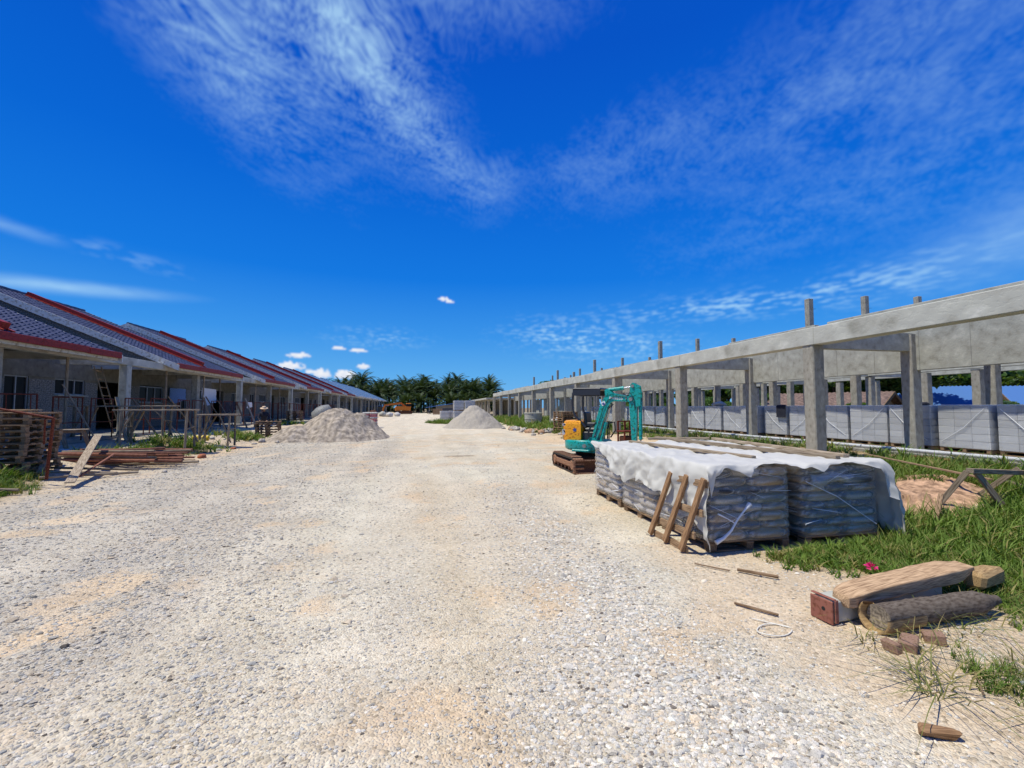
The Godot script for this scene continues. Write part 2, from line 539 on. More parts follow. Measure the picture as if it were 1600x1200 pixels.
	mat("new_wood", Color(0.50, 0.36, 0.21), 0.85, {"tex": woodt, "bump": bumpf, "bump_cm": 0.12, "scale": Vector3(0.35, 5.0, 5.0)})
	mat("frame_wood", Color(0.40, 0.25, 0.14), 0.88, {"tex": woodt, "bump": bumpf, "bump_cm": 0.2, "scale": Vector3(0.5, 7.0, 7.0)})
	mat("rust_steel", Color(0.24, 0.07, 0.04), 0.75, {"tex": rustt, "scale": Vector3.ONE * 3.0})
	mat("dark_rust", Color(0.13, 0.075, 0.05), 0.8, {"tex": rustt, "bump": bumpf, "bump_cm": 0.3, "scale": Vector3.ONE * 3.0})
	mat("muddy_steel", Color(0.52, 0.40, 0.29), 0.85, {"tex": rustt, "bump": bumpf, "bump_cm": 0.4, "scale": Vector3.ONE * 2.5})
	mat("teal_paint", Color(0.006, 0.34, 0.31), 0.36, {"tex": grime, "scale": Vector3.ONE * 0.9, "spec": 0.5})
	mat("yellow_paint", Color(0.78, 0.33, 0.010), 0.34, {"tex": grime, "scale": Vector3.ONE * 0.9, "spec": 0.5})
	mat("orange_paint", Color(0.62, 0.20, 0.02), 0.5, {"tex": dirt, "scale": Vector3.ONE * 0.7})
	mat("black_paint", Color(0.022, 0.024, 0.032), 0.4, {"spec": 0.5})
	mat("rubber", Color(0.05, 0.042, 0.036), 0.85, {"tex": dirt, "bump": bumpf, "bump_cm": 0.4, "scale": Vector3.ONE * 3.0})
	mat("chrome", Color(0.6, 0.6, 0.6), 0.18, {"metal": 1.0})
	mat("white_print", Color(0.75, 0.76, 0.75), 0.6)
	mat("blue_print", Color(0.04, 0.07, 0.25), 0.5)
	mat("black_print", Color(0.02, 0.02, 0.02), 0.6)
	mat("tarp", Color(0.60, 0.585, 0.53), 0.5, {"back": grey(0.45)})
	mat("sack_paper", Color(0.46, 0.42, 0.38), 0.75, {"tex": blot, "bump": bumpy, "bump_cm": 0.8, "scale": Vector3.ONE * 1.7, "world": true})
	mat("sack_brown", Color(0.27, 0.18, 0.10), 0.75, {"tex": blot, "bump": bumpy, "bump_cm": 0.8, "scale": Vector3.ONE * 1.9, "world": true})
	mat("sack_navy", Color(0.065, 0.072, 0.095), 0.6, {"tex": blot, "bump": bumpy, "bump_cm": 0.8, "scale": Vector3.ONE * 1.9, "world": true})
	mat("sack_green", Color(0.07, 0.088, 0.068), 0.6, {"tex": blot, "bump": bumpy, "bump_cm": 0.8, "scale": Vector3.ONE * 1.9, "world": true})
	mat("sack_print", Color(1, 1, 1), 0.55, {"tex": fine, "bump": bumpy, "bump_cm": 1.5, "scale": Vector3.ONE * 1.3, "world": true, "vc": true})
	mat("sack_pink", Color(0.55, 0.22, 0.23), 0.8, {"tex": dirt, "bump": bumpy, "bump_cm": 1.0, "scale": Vector3.ONE * 1.5, "world": true})
	mat("sack_white", Color(0.62, 0.60, 0.57), 0.85, {"tex": dirt, "bump": bumpy, "bump_cm": 1.5, "scale": Vector3.ONE * 1.3, "world": true})
	mat("film", Color(0.80, 0.80, 0.80, 0.12), 0.1, {"spec": 0.5, "bump": bumpy, "bump_cm": 5.0, "scale": Vector3(1.1, 2.0, 1.1), "world": true})
	mat("film_milky", Color(0.80, 0.81, 0.82, 0.24), 0.18, {"spec": 0.5, "bump": bumpy, "bump_cm": 3.0, "scale": Vector3(0.12, 2.6, 0.12), "world": true})
	mat("film_twist", Color(0.75, 0.77, 0.8), 0.35)
	for k in 3:
		var tone: float = [1.0, 0.86, 1.13][k]
		mat("block_%d" % k, Color(0.60 * tone, 0.60 * tone, 0.60 * tone), 0.9, {"tex": fine, "bump": bumpf, "bump_cm": 0.1, "scale": Vector3.ONE * 1.4, "world": true})
	mat("grass", Color(1, 1, 1), 0.6, {"vc": true, "back": Color(0.7, 0.75, 0.3), "spec": 0.3})
	mat("frond", Color(0.034, 0.060, 0.016), 0.5, {"back": Color(0.18, 0.22, 0.05), "spec": 0.35})
	mat("palm_trunk", Color(0.085, 0.066, 0.05), 0.95, {"tex": blot, "bump": bumpy, "bump_cm": 8.0, "scale": Vector3.ONE * 1.0})
	mat("leaf_dark", Color(0.030, 0.068, 0.018), 0.5, {"back": Color(0.4, 0.5, 0.12)})
	mat("leaf_mid", Color(0.055, 0.115, 0.025), 0.5, {"back": Color(0.4, 0.5, 0.12)})
	mat("bark_log", Color(0.175, 0.15, 0.13), 0.95, {"tex": woodt, "bump": bumpf, "bump_cm": 0.8, "scale": Vector3(1.2, 4.0, 4.0)})
	mat("slab_wood", Color(0.64, 0.46, 0.30), 0.9, {"tex": woodt, "scale": Vector3(0.4, 8.0, 8.0)})
	mat("end_grain", Color(0.36, 0.30, 0.22), 0.95, {"tex": blot, "scale": Vector3.ONE * 6.0})
	mat("yellow_wood", Color(0.50, 0.36, 0.19), 0.85, {"tex": woodt, "bump": bumpf, "bump_cm": 0.3, "scale": Vector3(0.7, 9.0, 9.0)})
	mat("red_plate", Color(0.30, 0.115, 0.08), 0.8, {"tex": dirt, "bump": bumpf, "bump_cm": 0.1, "scale": Vector3.ONE * 2.0})
	mat("brick_clay", Color(0.30, 0.185, 0.13), 0.9, {"tex": dirt, "bump": bumpf, "bump_cm": 0.3, "scale": Vector3.ONE * 6.0})
	mat("pink_paper", Color(0.75, 0.04, 0.22), 0.6, {"back": Color(0.3, 0.05, 0.1)})
	mat("strap", Color(0.72, 0.68, 0.58), 0.6)
	mat("navy_cloth", Color(0.02, 0.022, 0.035), 0.9)
	mat("blue_cloth", Color(0.20, 0.33, 0.62), 0.85, {"tex": dirt, "scale": Vector3.ONE * 2.0})
	mat("white_cloth", Color(0.68, 0.68, 0.70), 0.85)
	mat("skin", Color(0.24, 0.13, 0.085), 0.6)
	mat("straw", Color(0.60, 0.45, 0.30), 0.85)
	mat("clay_roof", Color(0.25, 0.17, 0.135), 0.85, {"tex": blot, "bump": bumpy, "bump_cm": 3.0, "scale": Vector3.ONE * 0.6})
	mat("blue_metal", Color(0.07, 0.17, 0.40), 0.55, {"spec": 0.35})
	mat("cream_wall", Color(0.42, 0.38, 0.33), 0.9, {"tex": fine, "scale": Vector3.ONE * 0.6})
	mat("white_pipe", Color(0.52, 0.53, 0.53), 0.35)
	mat("grey_metal", Color(0.24, 0.25, 0.25), 0.6, {"metal": 0.1, "tex": dirt, "scale": Vector3.ONE * 0.8})
	mat("twig", Color(0.22, 0.15, 0.09), 0.95)
	mat("yellow_plastic", Color(0.7, 0.5, 0.03), 0.4)

var nz1 := noise(0.35, 101, 4)
var nz2 := noise(0.09, 102, 3)
var nz3 := noise(1.6, 103, 3)
var nz4 := noise(0.8, 104, 3)

func gh(x: float, z: float) -> float:
	var y := 0.0
	if x < -7.6:
		y += 0.36 * smoothstep(-7.8, -10.6, x) + 0.14 * smoothstep(-10.6, -13.0, x)
	if x > 5.6:
		y += 0.34 * smoothstep(6.2, 10.2, x) + 0.1 * smoothstep(10.2, 12.5, x)
	var flat := smoothstep(60.0, 30.0, absf(z))
	y += nz1.get_noise_2d(x, z) * 0.035 * flat + nz2.get_noise_2d(x, z) * 0.05 * flat
	if absf(x) < 14.0 and z > -14.0:
		y += nz3.get_noise_2d(x, z) * 0.012
	# wheel ruts
	if absf(x) < 6.0:
		for rx in [-3.4, -1.7, 0.5, 2.3]:
			var d: float = x - rx - 0.4 * sin(z * 0.11 + rx)
			y -= 0.022 * exp(-d * d * 9.0)
	return y

func grassy(x: float, z: float) -> float:
	var n := nz4.get_noise_2d(x * 0.9, z * 0.9) * 0.5
	var g := 0.0
	# near right: tall grass round the logs and the stacked sacks
	if x > 3.6 and z > -9.0 and z < -1.0:
		var e := 3.7 + 0.55 * maxf(0.0, z + 4.2) + n * 0.8
		if z > -2.7:
			e = 4.5 + 0.5 * (z + 2.7) + n
		g = maxf(g, smoothstep(e, e + 0.9, x) * (1.0 if z < -3.1 else 0.75))
		# bare orange mound
		var q := Vector2((x - 8.2) / 1.5, (z + 6.2) / 0.95).length()
		g *= smoothstep(0.8, 1.15, q + n * 0.5)
	# strip along the frame on the right
	if x > 7.0 and x < 13.2 and z < -6.0 and z > -60.0:
		var e2 := 9.6 + 2.2 * n
		if z < -22.0:
			e2 = 7.4 + 2.0 * n
		g = maxf(g, smoothstep(e2, e2 + 1.0, x) * 0.9)
	# left verge
	if x < -7.0 and x > -12.6:
		var e3 := -7.5 + n * 1.2 + 0.25 * maxf(0.0, -z - 9.5)
		e3 = e3 - 0.45 * maxf(0.0, -z - 9.5)
		if z > -12.2:
			g = maxf(g, smoothstep(e3, e3 - 0.7, x))
		elif z < -15.5 and z > -21.0:
			g = maxf(g, smoothstep(-8.0 + n, -8.8 + n, x) * smoothstep(-10.9, -9.8, x + n) * 0.95)
	# patch by the far heap
	var q2 := Vector2((x - 2.6) / 2.6, (z + 52.0) / 4.0).length()
	g = maxf(g, smoothstep(1.1, 0.8, q2 + n * 0.4))
	return g

func orange(x: float, z: float) -> float:
	var n := nz1.get_noise_2d(x * 1.3 + 40.0, z * 1.3)
	var m := smoothstep(0.2, 0.5, n + 0.35 * nz4.get_noise_2d(x * 2.0, z * 2.0)) * 0.7
	m = maxf(m, smoothstep(5.0, 6.8, x + n * 3.0) * smoothstep(16.0, 9.0, x) * (0.75 if z > -26.0 else 0.35))
	if x > 2.2 and z > -5.5:
		m = maxf(m, 0.62 * smoothstep(2.2, 3.0, x + n * 0.8) * smoothstep(0.0, -1.6, z))
	m = maxf(m, smoothstep(-6.9, -7.7, x + n * 1.2) * smoothstep(-12.0, -8.5, x) * 0.65)
	return clampf(m, 0.0, 1.0)

# 1 on the strips packed hard by wheels
func packed(x: float, z: float) -> float:
	var s := 0.0
	for q in [[-4.3, 0.5], [-2.3, 0.45], [-0.2, 0.55], [0.65, 0.35], [3.0, 0.5]]:
		var d: float = (x - q[0] - 0.35 * sin(z * 0.13 + q[0] * 2.0) - 0.25 * nz2.get_noise_2d(q[0] * 9.0, z * 2.0)) / q[1]
		s = maxf(s, exp(-d * d) * (0.75 + 0.5 * nz1.get_noise_2d(q[0] * 7.0, z * 0.6)))
	return clampf(s, 0.0, 1.0)

# 0 bare dust .. 1 thick stones
func stony(x: float, z: float) -> float:
	var n := nz1.get_noise_2d(x * 1.1, z * 0.8 + 20.0)
	var band := exp(-pow((x - 1.45 - 0.06 * (-z - 2.0) + n * 0.5) / 0.8, 2.0)) * smoothstep(-14.0, -7.0, z)
	var left := 0.78 * smoothstep(-0.7, -2.0, x + n * 1.6)
	var s := maxf(band * 1.1, left)
	s = maxf(s, 0.2 + 0.6 * n)
	s *= (1.0 - 0.85 * orange(x, z)) * (1.0 - 0.55 * packed(x, z))
	return clampf(s, 0.04, 1.0)

func ground_color(x: float, z: float) -> Color:
	var n := nz1.get_noise_2d(x * 0.7 - 9.0, z * 0.4)
	var n2 := nz4.get_noise_2d(x, z)
	var beige := Color(0.66, 0.575, 0.425)
	var c := beige.lerp(Color(0.70, 0.665, 0.54), clampf(0.5 + n * 1.4, 0.0, 1.0))
	c = c.lerp(Color(0.58, 0.545, 0.475), 0.55 * stony(x, z))
	c = c.lerp(Color(0.74, 0.535, 0.33), orange(x, z) * 0.7)
	# grey gravel on the left half and in the streaks left by wheels
	var streak := nz2.get_noise_2d(x * 6.0, z * 0.35 + 30.0)
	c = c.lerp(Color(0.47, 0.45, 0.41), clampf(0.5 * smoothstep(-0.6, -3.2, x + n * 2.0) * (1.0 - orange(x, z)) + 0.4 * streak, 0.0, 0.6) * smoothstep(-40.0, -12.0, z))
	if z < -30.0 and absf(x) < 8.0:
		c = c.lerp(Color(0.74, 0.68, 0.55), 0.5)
	c = c.lerp(Color(0.75, 0.695, 0.575), 0.55 * packed(x, z) * (1.0 - orange(x, z)))
	var g := grassy(x, z)
	c = c.lerp(Color(0.30, 0.215, 0.11), g * 0.8)
	if x < -12.5 or x > 13.5 or z < -170.0:
		c = Color(0.36, 0.30, 0.2)
	# damp mud left in a hollow of the road
	var mud := Vector2((x - 1.3) / 0.75, (z + 16.2) / 0.28).length() + 0.5 * nz4.get_noise_2d(x * 2.0, z * 2.0)
	c = c.lerp(Color(0.30, 0.25, 0.19), smoothstep(1.0, 0.7, mud) * 0.8)
	var k := 1.08 + 0.16 * n2
	return Color(minf(c.r * k, 1.0), minf(c.g * k, 1.0), minf(c.b * k, 1.0))

func lines(spans: Array) -> PackedFloat32Array:
	var a := PackedFloat32Array()
	for s in spans:
		var x: float = s[0]
		while absf(x - s[1]) > s[2] * 0.5:
			a.append(x)
			x += s[2] * signf(s[1] - s[0])
	a.append(spans[-1][1])
	return a

func ground() -> void:
	var xs := lines([[-1500.0, -300.0, 300.0], [-300.0, -40.0, 26.0], [-40.0, -14.0, 1.6], [-14.0, -6.0, 0.2], [-6.0, 7.0, 0.1], [7.0, 14.0, 0.2], [14.0, 40.0, 1.6], [40.0, 300.0, 26.0], [300.0, 1500.0, 300.0]])
	var zs := lines([[300.0, 20.0, 40.0], [20.0, 4.0, 1.6], [4.0, -9.0, 0.1], [-9.0, -26.0, 0.22], [-26.0, -60.0, 0.7], [-60.0, -180.0, 4.0], [-180.0, -1500.0, 120.0]])
	var b := MB.new()
	b.colored = true
	var p := PackedVector3Array()
	var cols := PackedColorArray()
	for z in zs:
		for x in xs:
			p.append(Vector3(x, gh(x, z), z))
			cols.append(ground_color(x, z))
	b.grid(p, xs.size(), zs.size())
	# rows run towards -z: turn the normals up
	for i in b.n.size():
		if b.n[i].y < 0:
			b.n[i] = -b.n[i]
	b.c = cols
	setting("ground", b.mesh(), M.ground)

func stone_mesh(sd: int) -> ArrayMesh:
	var r := RandomNumberGenerator.new()
	r.seed = sd
	var b := MB.new()
	# angular crushed stone: an octahedron-like hull with jittered rings
	var top_p := Vector3(r.randf_range(-0.2, 0.2), r.randf_range(0.55, 0.8), r.randf_range(-0.2, 0.2))
	var low_p := Vector3(0, -0.7, 0)
	var up := []
	var mid := []
	for i in 5:
		var a := TAU * (i + r.randf_range(-0.28, 0.28)) / 5
		up.append(Vector3(cos(a) * r.randf_range(0.4, 0.72), r.randf_range(0.3, 0.65), sin(a) * r.randf_range(0.4, 0.72)))
		mid.append(Vector3(cos(a + 0.3) * r.randf_range(0.75, 1.1), r.randf_range(-0.3, 0.1), sin(a + 0.3) * r.randf_range(0.75, 1.1)))
	for i in 5:
		var j := (i + 1) % 5
		b.tri(top_p, up[j], up[i])
		b.tri(up[i], up[j], mid[i])
		b.tri(up[j], mid[j], mid[i])
		b.tri(mid[i], mid[j], low_p)
	return b.mesh()

func scatter(called: String, mesh: Mesh, m: Material, xf: Array, cols: Array, label: String, category: String, parent: Node = null) -> void:
	var mm := MultiMesh.new()
	mm.transform_format = MultiMesh.TRANSFORM_3D
	mm.use_colors = true
	mm.mesh = mesh
	mm.instance_count = xf.size()
	var buf := PackedFloat32Array()
	buf.resize(xf.size() * 16)
	var k := 0
	for i in xf.size():
		var t: Transform3D = xf[i]
		var c: Color = cols[i]
		buf[k] = t.basis.x.x
		buf[k + 1] = t.basis.y.x
		buf[k + 2] = t.basis.z.x
		buf[k + 3] = t.origin.x
		buf[k + 4] = t.basis.x.y
		buf[k + 5] = t.basis.y.y
		buf[k + 6] = t.basis.z.y
		buf[k + 7] = t.origin.y
		buf[k + 8] = t.basis.x.z
		buf[k + 9] = t.basis.y.z
		buf[k + 10] = t.basis.z.z
		buf[k + 11] = t.origin.z
		buf[k + 12] = c.r
		buf[k + 13] = c.g
		buf[k + 14] = c.b
		buf[k + 15] = 1.0
		k += 16
	mm.buffer = buf
	var o := MultiMeshInstance3D.new()
	o.name = numbered(called)
	o.multimesh = mm
	o.material_override = m
	add_child(o)
	o.set_meta("kind", "stuff")
	tag(o, label, category)

func stones() -> void:
	rng.seed = 4242
	var kinds := []
	for k in 5:
		kinds.append([stone_mesh(900 + k), [], []])
	var tones := [Color(0.72, 0.66, 0.555), Color(0.82, 0.76, 0.65), Color(0.60, 0.555, 0.475), Color(0.64, 0.615, 0.545), Color(0.84, 0.745, 0.60), Color(0.76, 0.625, 0.45), Color(0.40, 0.365, 0.31), Color(0.22, 0.185, 0.15)]
	for i in 380000:
		# denser near, thinner with distance
		var u := rng.randf()
		var d := 1.3 * pow(26.0 / 1.3, pow(u, 0.9))
		var a := deg_to_rad(rng.randf_range(-66.0, 86.0))
		var x := sin(a) * d
		var z := -cos(a) * d
		var pick := rng.randf()
		if x < -9.5 or x > 7.5:
			continue
		var s := stony(x, z)
		if rng.randf() > 0.1 + 0.9 * s or grassy(x, z) > 0.5:
			continue
		var size: float = (0.0054 + 0.0155 * pow(rng.randf(), 2.7)) * (0.85 + 0.04 * d) * (0.8 + 0.35 * s)
		if rng.randf() < 0.01:
			size *= 2.0
		var bs := Basis.from_euler(Vector3(rng.randf_range(-0.35, 0.35), rng.randf() * TAU, rng.randf_range(-0.35, 0.35))).scaled(Vector3(size * rng.randf_range(0.85, 1.35), size * rng.randf_range(0.35, 0.75), size * rng.randf_range(0.8, 1.2)))
		var ti := mini(int(pick * 6.35), 5)
		if pick > 0.93:
			ti = 6 if pick < 0.98 else 7
		var c: Color = tones[ti]
		var kk := rng.randf_range(0.72, 1.2) * (1.0 - 0.14 * smoothstep(-0.2, -2.4, x)) * (1.0 + 0.1 * exp(-pow((x - 1.6) / 0.9, 2.0)))
		var e = kinds[i % 5]
		e[1].append(Transform3D(bs, Vector3(x, gh(x, z) + size * 0.12, z)))
		e[2].append(Color(minf(c.r * kk, 1), minf(c.g * kk, 1), minf(c.b * kk, 1)))
	var names := ["pale crushed stones strewn over the gravel road", "flat crushed stones lying among the road gravel", "pointed crushed stones pressed into the road surface", "small broken stones scattered along the gravel road", "blocky crushed stones spread over the dusty road"]
	for k in 5:
		scatter("gravel", kinds[k][0], M.stone, kinds[k][1], kinds[k][2], names[k], "gravel")

func blade_tuft(sd: int, blades: int, h: float, lean: float, w: float) -> ArrayMesh:
	var r := RandomNumberGenerator.new()
	r.seed = sd
	var b := MB.new()
	for i in blades:
		var a := r.randf() * TAU
		var dir := Vector3(cos(a), 0, sin(a))
		var o := Vector3(r.randf_range(-0.06, 0.06), -0.02, r.randf_range(-0.06, 0.06))
		var hh := h * r.randf_range(0.45, 1.1)
		var l := lean * r.randf_range(0.3, 1.25)
		var side := dir.cross(Vector3.UP).rotated(Vector3.UP, r.randf_range(-0.9, 0.9)) * w * r.randf_range(0.6, 1.2)
		var prev := o
		var pw := 1.0
		for s in 3:
			var t := (s + 1) / 3.0
			var p := o + dir * (l * hh * t * t) + Vector3.UP * hh * (t - 0.28 * l * t * t)
			var nw := 1.0 - t * t
			if s < 2:
				b.quad(prev - side * pw, prev + side * pw, p + side * nw, p - side * nw)
			else:
				b.tri(prev - side * pw, prev + side * pw, p)
			prev = p
			pw = nw
	return b.mesh()

func grass_green(f: float) -> Color:
	var c := Color(0.075, 0.15, 0.022).lerp(Color(0.19, 0.27, 0.05), f)
	if rng.randf() < 0.2:
		c = c.lerp(Color(0.36, 0.29, 0.12), rng.randf_range(0.4, 1.0))
	return c

func grass() -> void:
	rng.seed = 77
	var low := blade_tuft(1, 16, 0.13, 0.9, 0.007)
	var mid := blade_tuft(2, 14, 0.26, 0.8, 0.008)
	var tall := blade_tuft(3, 11, 0.5, 0.75, 0.009)
	var straw := blade_tuft(4, 7, 0.30, 2.2, 0.004)
	var broad := blade_tuft(5, 9, 0.3, 0.9, 0.017)
	var sets := [[low, [], []], [mid, [], []], [tall, [], []], [straw, [], []], [broad, [], []]]
	var put := func(k: int, x: float, z: float, s: float, c: Color):
		sets[k][1].append(Transform3D(Basis(Vector3.UP, rng.randf() * TAU).scaled(Vector3.ONE * s), Vector3(x, gh(x, z), z)))
		sets[k][2].append(c)
	# near right
	for i in 21000:
		var x := rng.randf_range(3.4, 11.5)
		var z := rng.randf_range(-8.8, -1.2)
		var g := grassy(x, z)
		if rng.randf() > g * 1.1:
			continue
		if x < 6.05 and z < -4.75 and z > -8.9:
			continue
		var deep := smoothstep(0.0, 2.2, x - 4.6) * smoothstep(-2.5, -3.6, z)
		var r := rng.randf()
		if r < 0.42:
			put.call(0, x, z, rng.randf_range(0.7, 1.5), grass_green(rng.randf()))
		elif r < 0.72:
			put.call(1, x, z, rng.randf_range(0.5, 1.0) * (0.6 + 0.5 * deep), grass_green(rng.randf()))
		elif r < 0.86:
			put.call(4, x, z, rng.randf_range(0.45, 1.0) * (0.55 + 0.6 * deep), grass_green(0.3 + 0.7 * rng.randf()))
		elif deep > 0.2:
			put.call(2, x, z, rng.randf_range(0.5, 0.95) * (0.45 + 0.55 * deep), grass_green(0.4 + 0.6 * rng.randf()))
	# dry stalks at the lower right
	for i in 130:
		var x := rng.randf_range(2.9, 5.6)
		var z := rng.randf_range(-3.3, -1.5)
		if x < 2.9 + 0.4 * absf(z + 2.4):
			continue
		put.call(3, x, z, rng.randf_range(0.6, 1.3), Color(0.36, 0.27, 0.12).lerp(Color(0.16, 0.2, 0.05), rng.randf()))
	for i in 70:
		var x := rng.randfn(3.62, 0.16)
		var z := rng.randfn(-2.12, 0.2)
		put.call(1, x, z, rng.randf_range(0.35, 0.7), grass_green(rng.randf()))
	# along the frame on the right, the left verge and the far patch
	for i in 30000:
		var x := rng.randf_range(-12.4, 13.2)
		var z := rng.randf_range(-60.0, -6.0)
		if absf(x) < 6.0 and z > -46.0:
			continue
		if rng.randf() > grassy(x, z):
			continue
		if x > 7 and z > -8.8 and x < 9.5:
			continue
		put.call(0 if rng.randf() < 0.55 else (1 if rng.randf() < 0.7 else 4), x, z, rng.randf_range(0.8, 1.5) * (1.0 if z > -25.0 else 1.7), grass_green(rng.randf()))
	for i in 3800:
		var x := rng.randf_range(-12.4, -7.0)
		var z := rng.randf_range(-12.4, -5.0)
		if rng.randf() < grassy(x, z):
			put.call(0 if rng.randf() < 0.6 else 1, x, z, rng.randf_range(0.7, 1.4), grass_green(rng.randf()))
	# young weeds by the trestle tables and the fence
	for q in [[-10.4, -20.9, 0.7, 60], [-9.2, -19.9, 0.5, 40], [-9.6, -25.5, 0.7, 70], [-9.0, -24.6, 0.4, 30], [-10.5, -40.0, 1.2, 80]]:
		for i in q[3]:
			put.call(4, rng.randfn(q[0], q[2]), rng.randfn(q[1], q[2]), rng.randf_range(0.8, 1.7), grass_green(rng.randf()))
	var names := [["short_grass", "short green grass covering the verges of the site"], ["meadow_grass", "knee high green grass growing on the verges"], ["tall_grass", "tall arching grass blades by the wrapped sacks"], ["dry_stalks", "dry straw coloured grass stalks lying near the logs"], ["broad_grass", "broad bladed green weeds among the grass"]]
	for k in 5:
		scatter(names[k][0], sets[k][0], M.grass, sets[k][1], sets[k][2], names[k][1], "grass")

# bricks laid in a wall: o lower corner, ux along the wall, out the face normal; keep(u, v) tells where the wall is
func brickwork(b: MB, o: Vector3, ux: Vector3, out: Vector3, width: float, height: float, keep: Callable, bl := 0.225, bh := 0.083, jut := 0.014) -> void:
	var r := RandomNumberGenerator.new()
	r.seed = int(width * 977 + height * 131)
	var rows := int(height / bh)
	for j in rows:
		var u := -bl * 0.5 * (j % 2)
		while u < width:
			var u0 := maxf(u, 0.0) + 0.006
			var u1 := minf(u + bl, width) - 0.006
			if u1 - u0 > 0.03 and keep.call((u0 + u1) * 0.5, (j + 0.5) * bh):
				var d := jut + r.randf_range(-0.005, 0.006)
				var p0 := o + ux * u0 + Vector3.UP * (j * bh + 0.007)
				var p1 := o + ux * u1 + Vector3.UP * (j * bh + 0.007)
				var hh := Vector3.UP * (bh - 0.014)
				var dd := out * d
				if ux.cross(Vector3.UP).dot(out) > 0:
					b.quad(p0 + dd, p1 + dd, p1 + dd + hh, p0 + dd + hh)
				else:
					b.quad(p1 + dd, p0 + dd, p0 + dd + hh, p1 + dd + hh)
				b.quad(p0 + dd + hh, p1 + dd + hh, p1 + hh, p0 + hh)
				b.quad(p0, p1, p1 + dd, p0 + dd)
				b.quad(p0, p0 + dd, p0 + dd + hh, p0 + hh)
				b.quad(p1, p1 + hh, p1 + dd + hh, p1 + dd)
			u += bl

const ORG := Vector3(-17.0, 0.6, 0.0)
const EAVE_X := -12.33
const SLOPE := 0.427

func loc(x: float, y: float, w: float) -> Vector3:
	return Vector3(x, y, -w) - ORG

func roof_y(x: float) -> float:
	return 3.95 + SLOPE * (EAVE_X - x)

func tile_mesh(width: float, x0: float, x1: float, drop := 0.0, period := 0.3, step := 0.034) -> ArrayMesh:
	var b := MB.new()
	var cols := int(width / period * 6.0)
	var run := Vector2(x1 - x0, -SLOPE * (x1 - x0))
	var length := run.length()
	var nrm := Vector3(SLOPE, 1, 0).normalized()
	var courses := int(length / 0.345)
	var p := PackedVector3Array()
	for k in courses:
		for e in 2:
			var t := (k + e) / float(courses)
			var x := lerpf(x0, x1, t)
			for i in cols + 1:
				var w := width * i / cols
				var ph := fmod(w, period) / period
				var wave := 0.024 * sin(ph * TAU) + 0.008 * sin(ph * TAU * 2.0)
				p.append(loc(x, roof_y(x) - drop, w) + nrm * (wave + (step if e == 0 else 0.0)))
	b.grid(p, cols + 1, courses * 2)
	for i in b.n.size():
		if b.n[i].y < 0:
			b.n[i] = -b.n[i]
	return b.mesh()

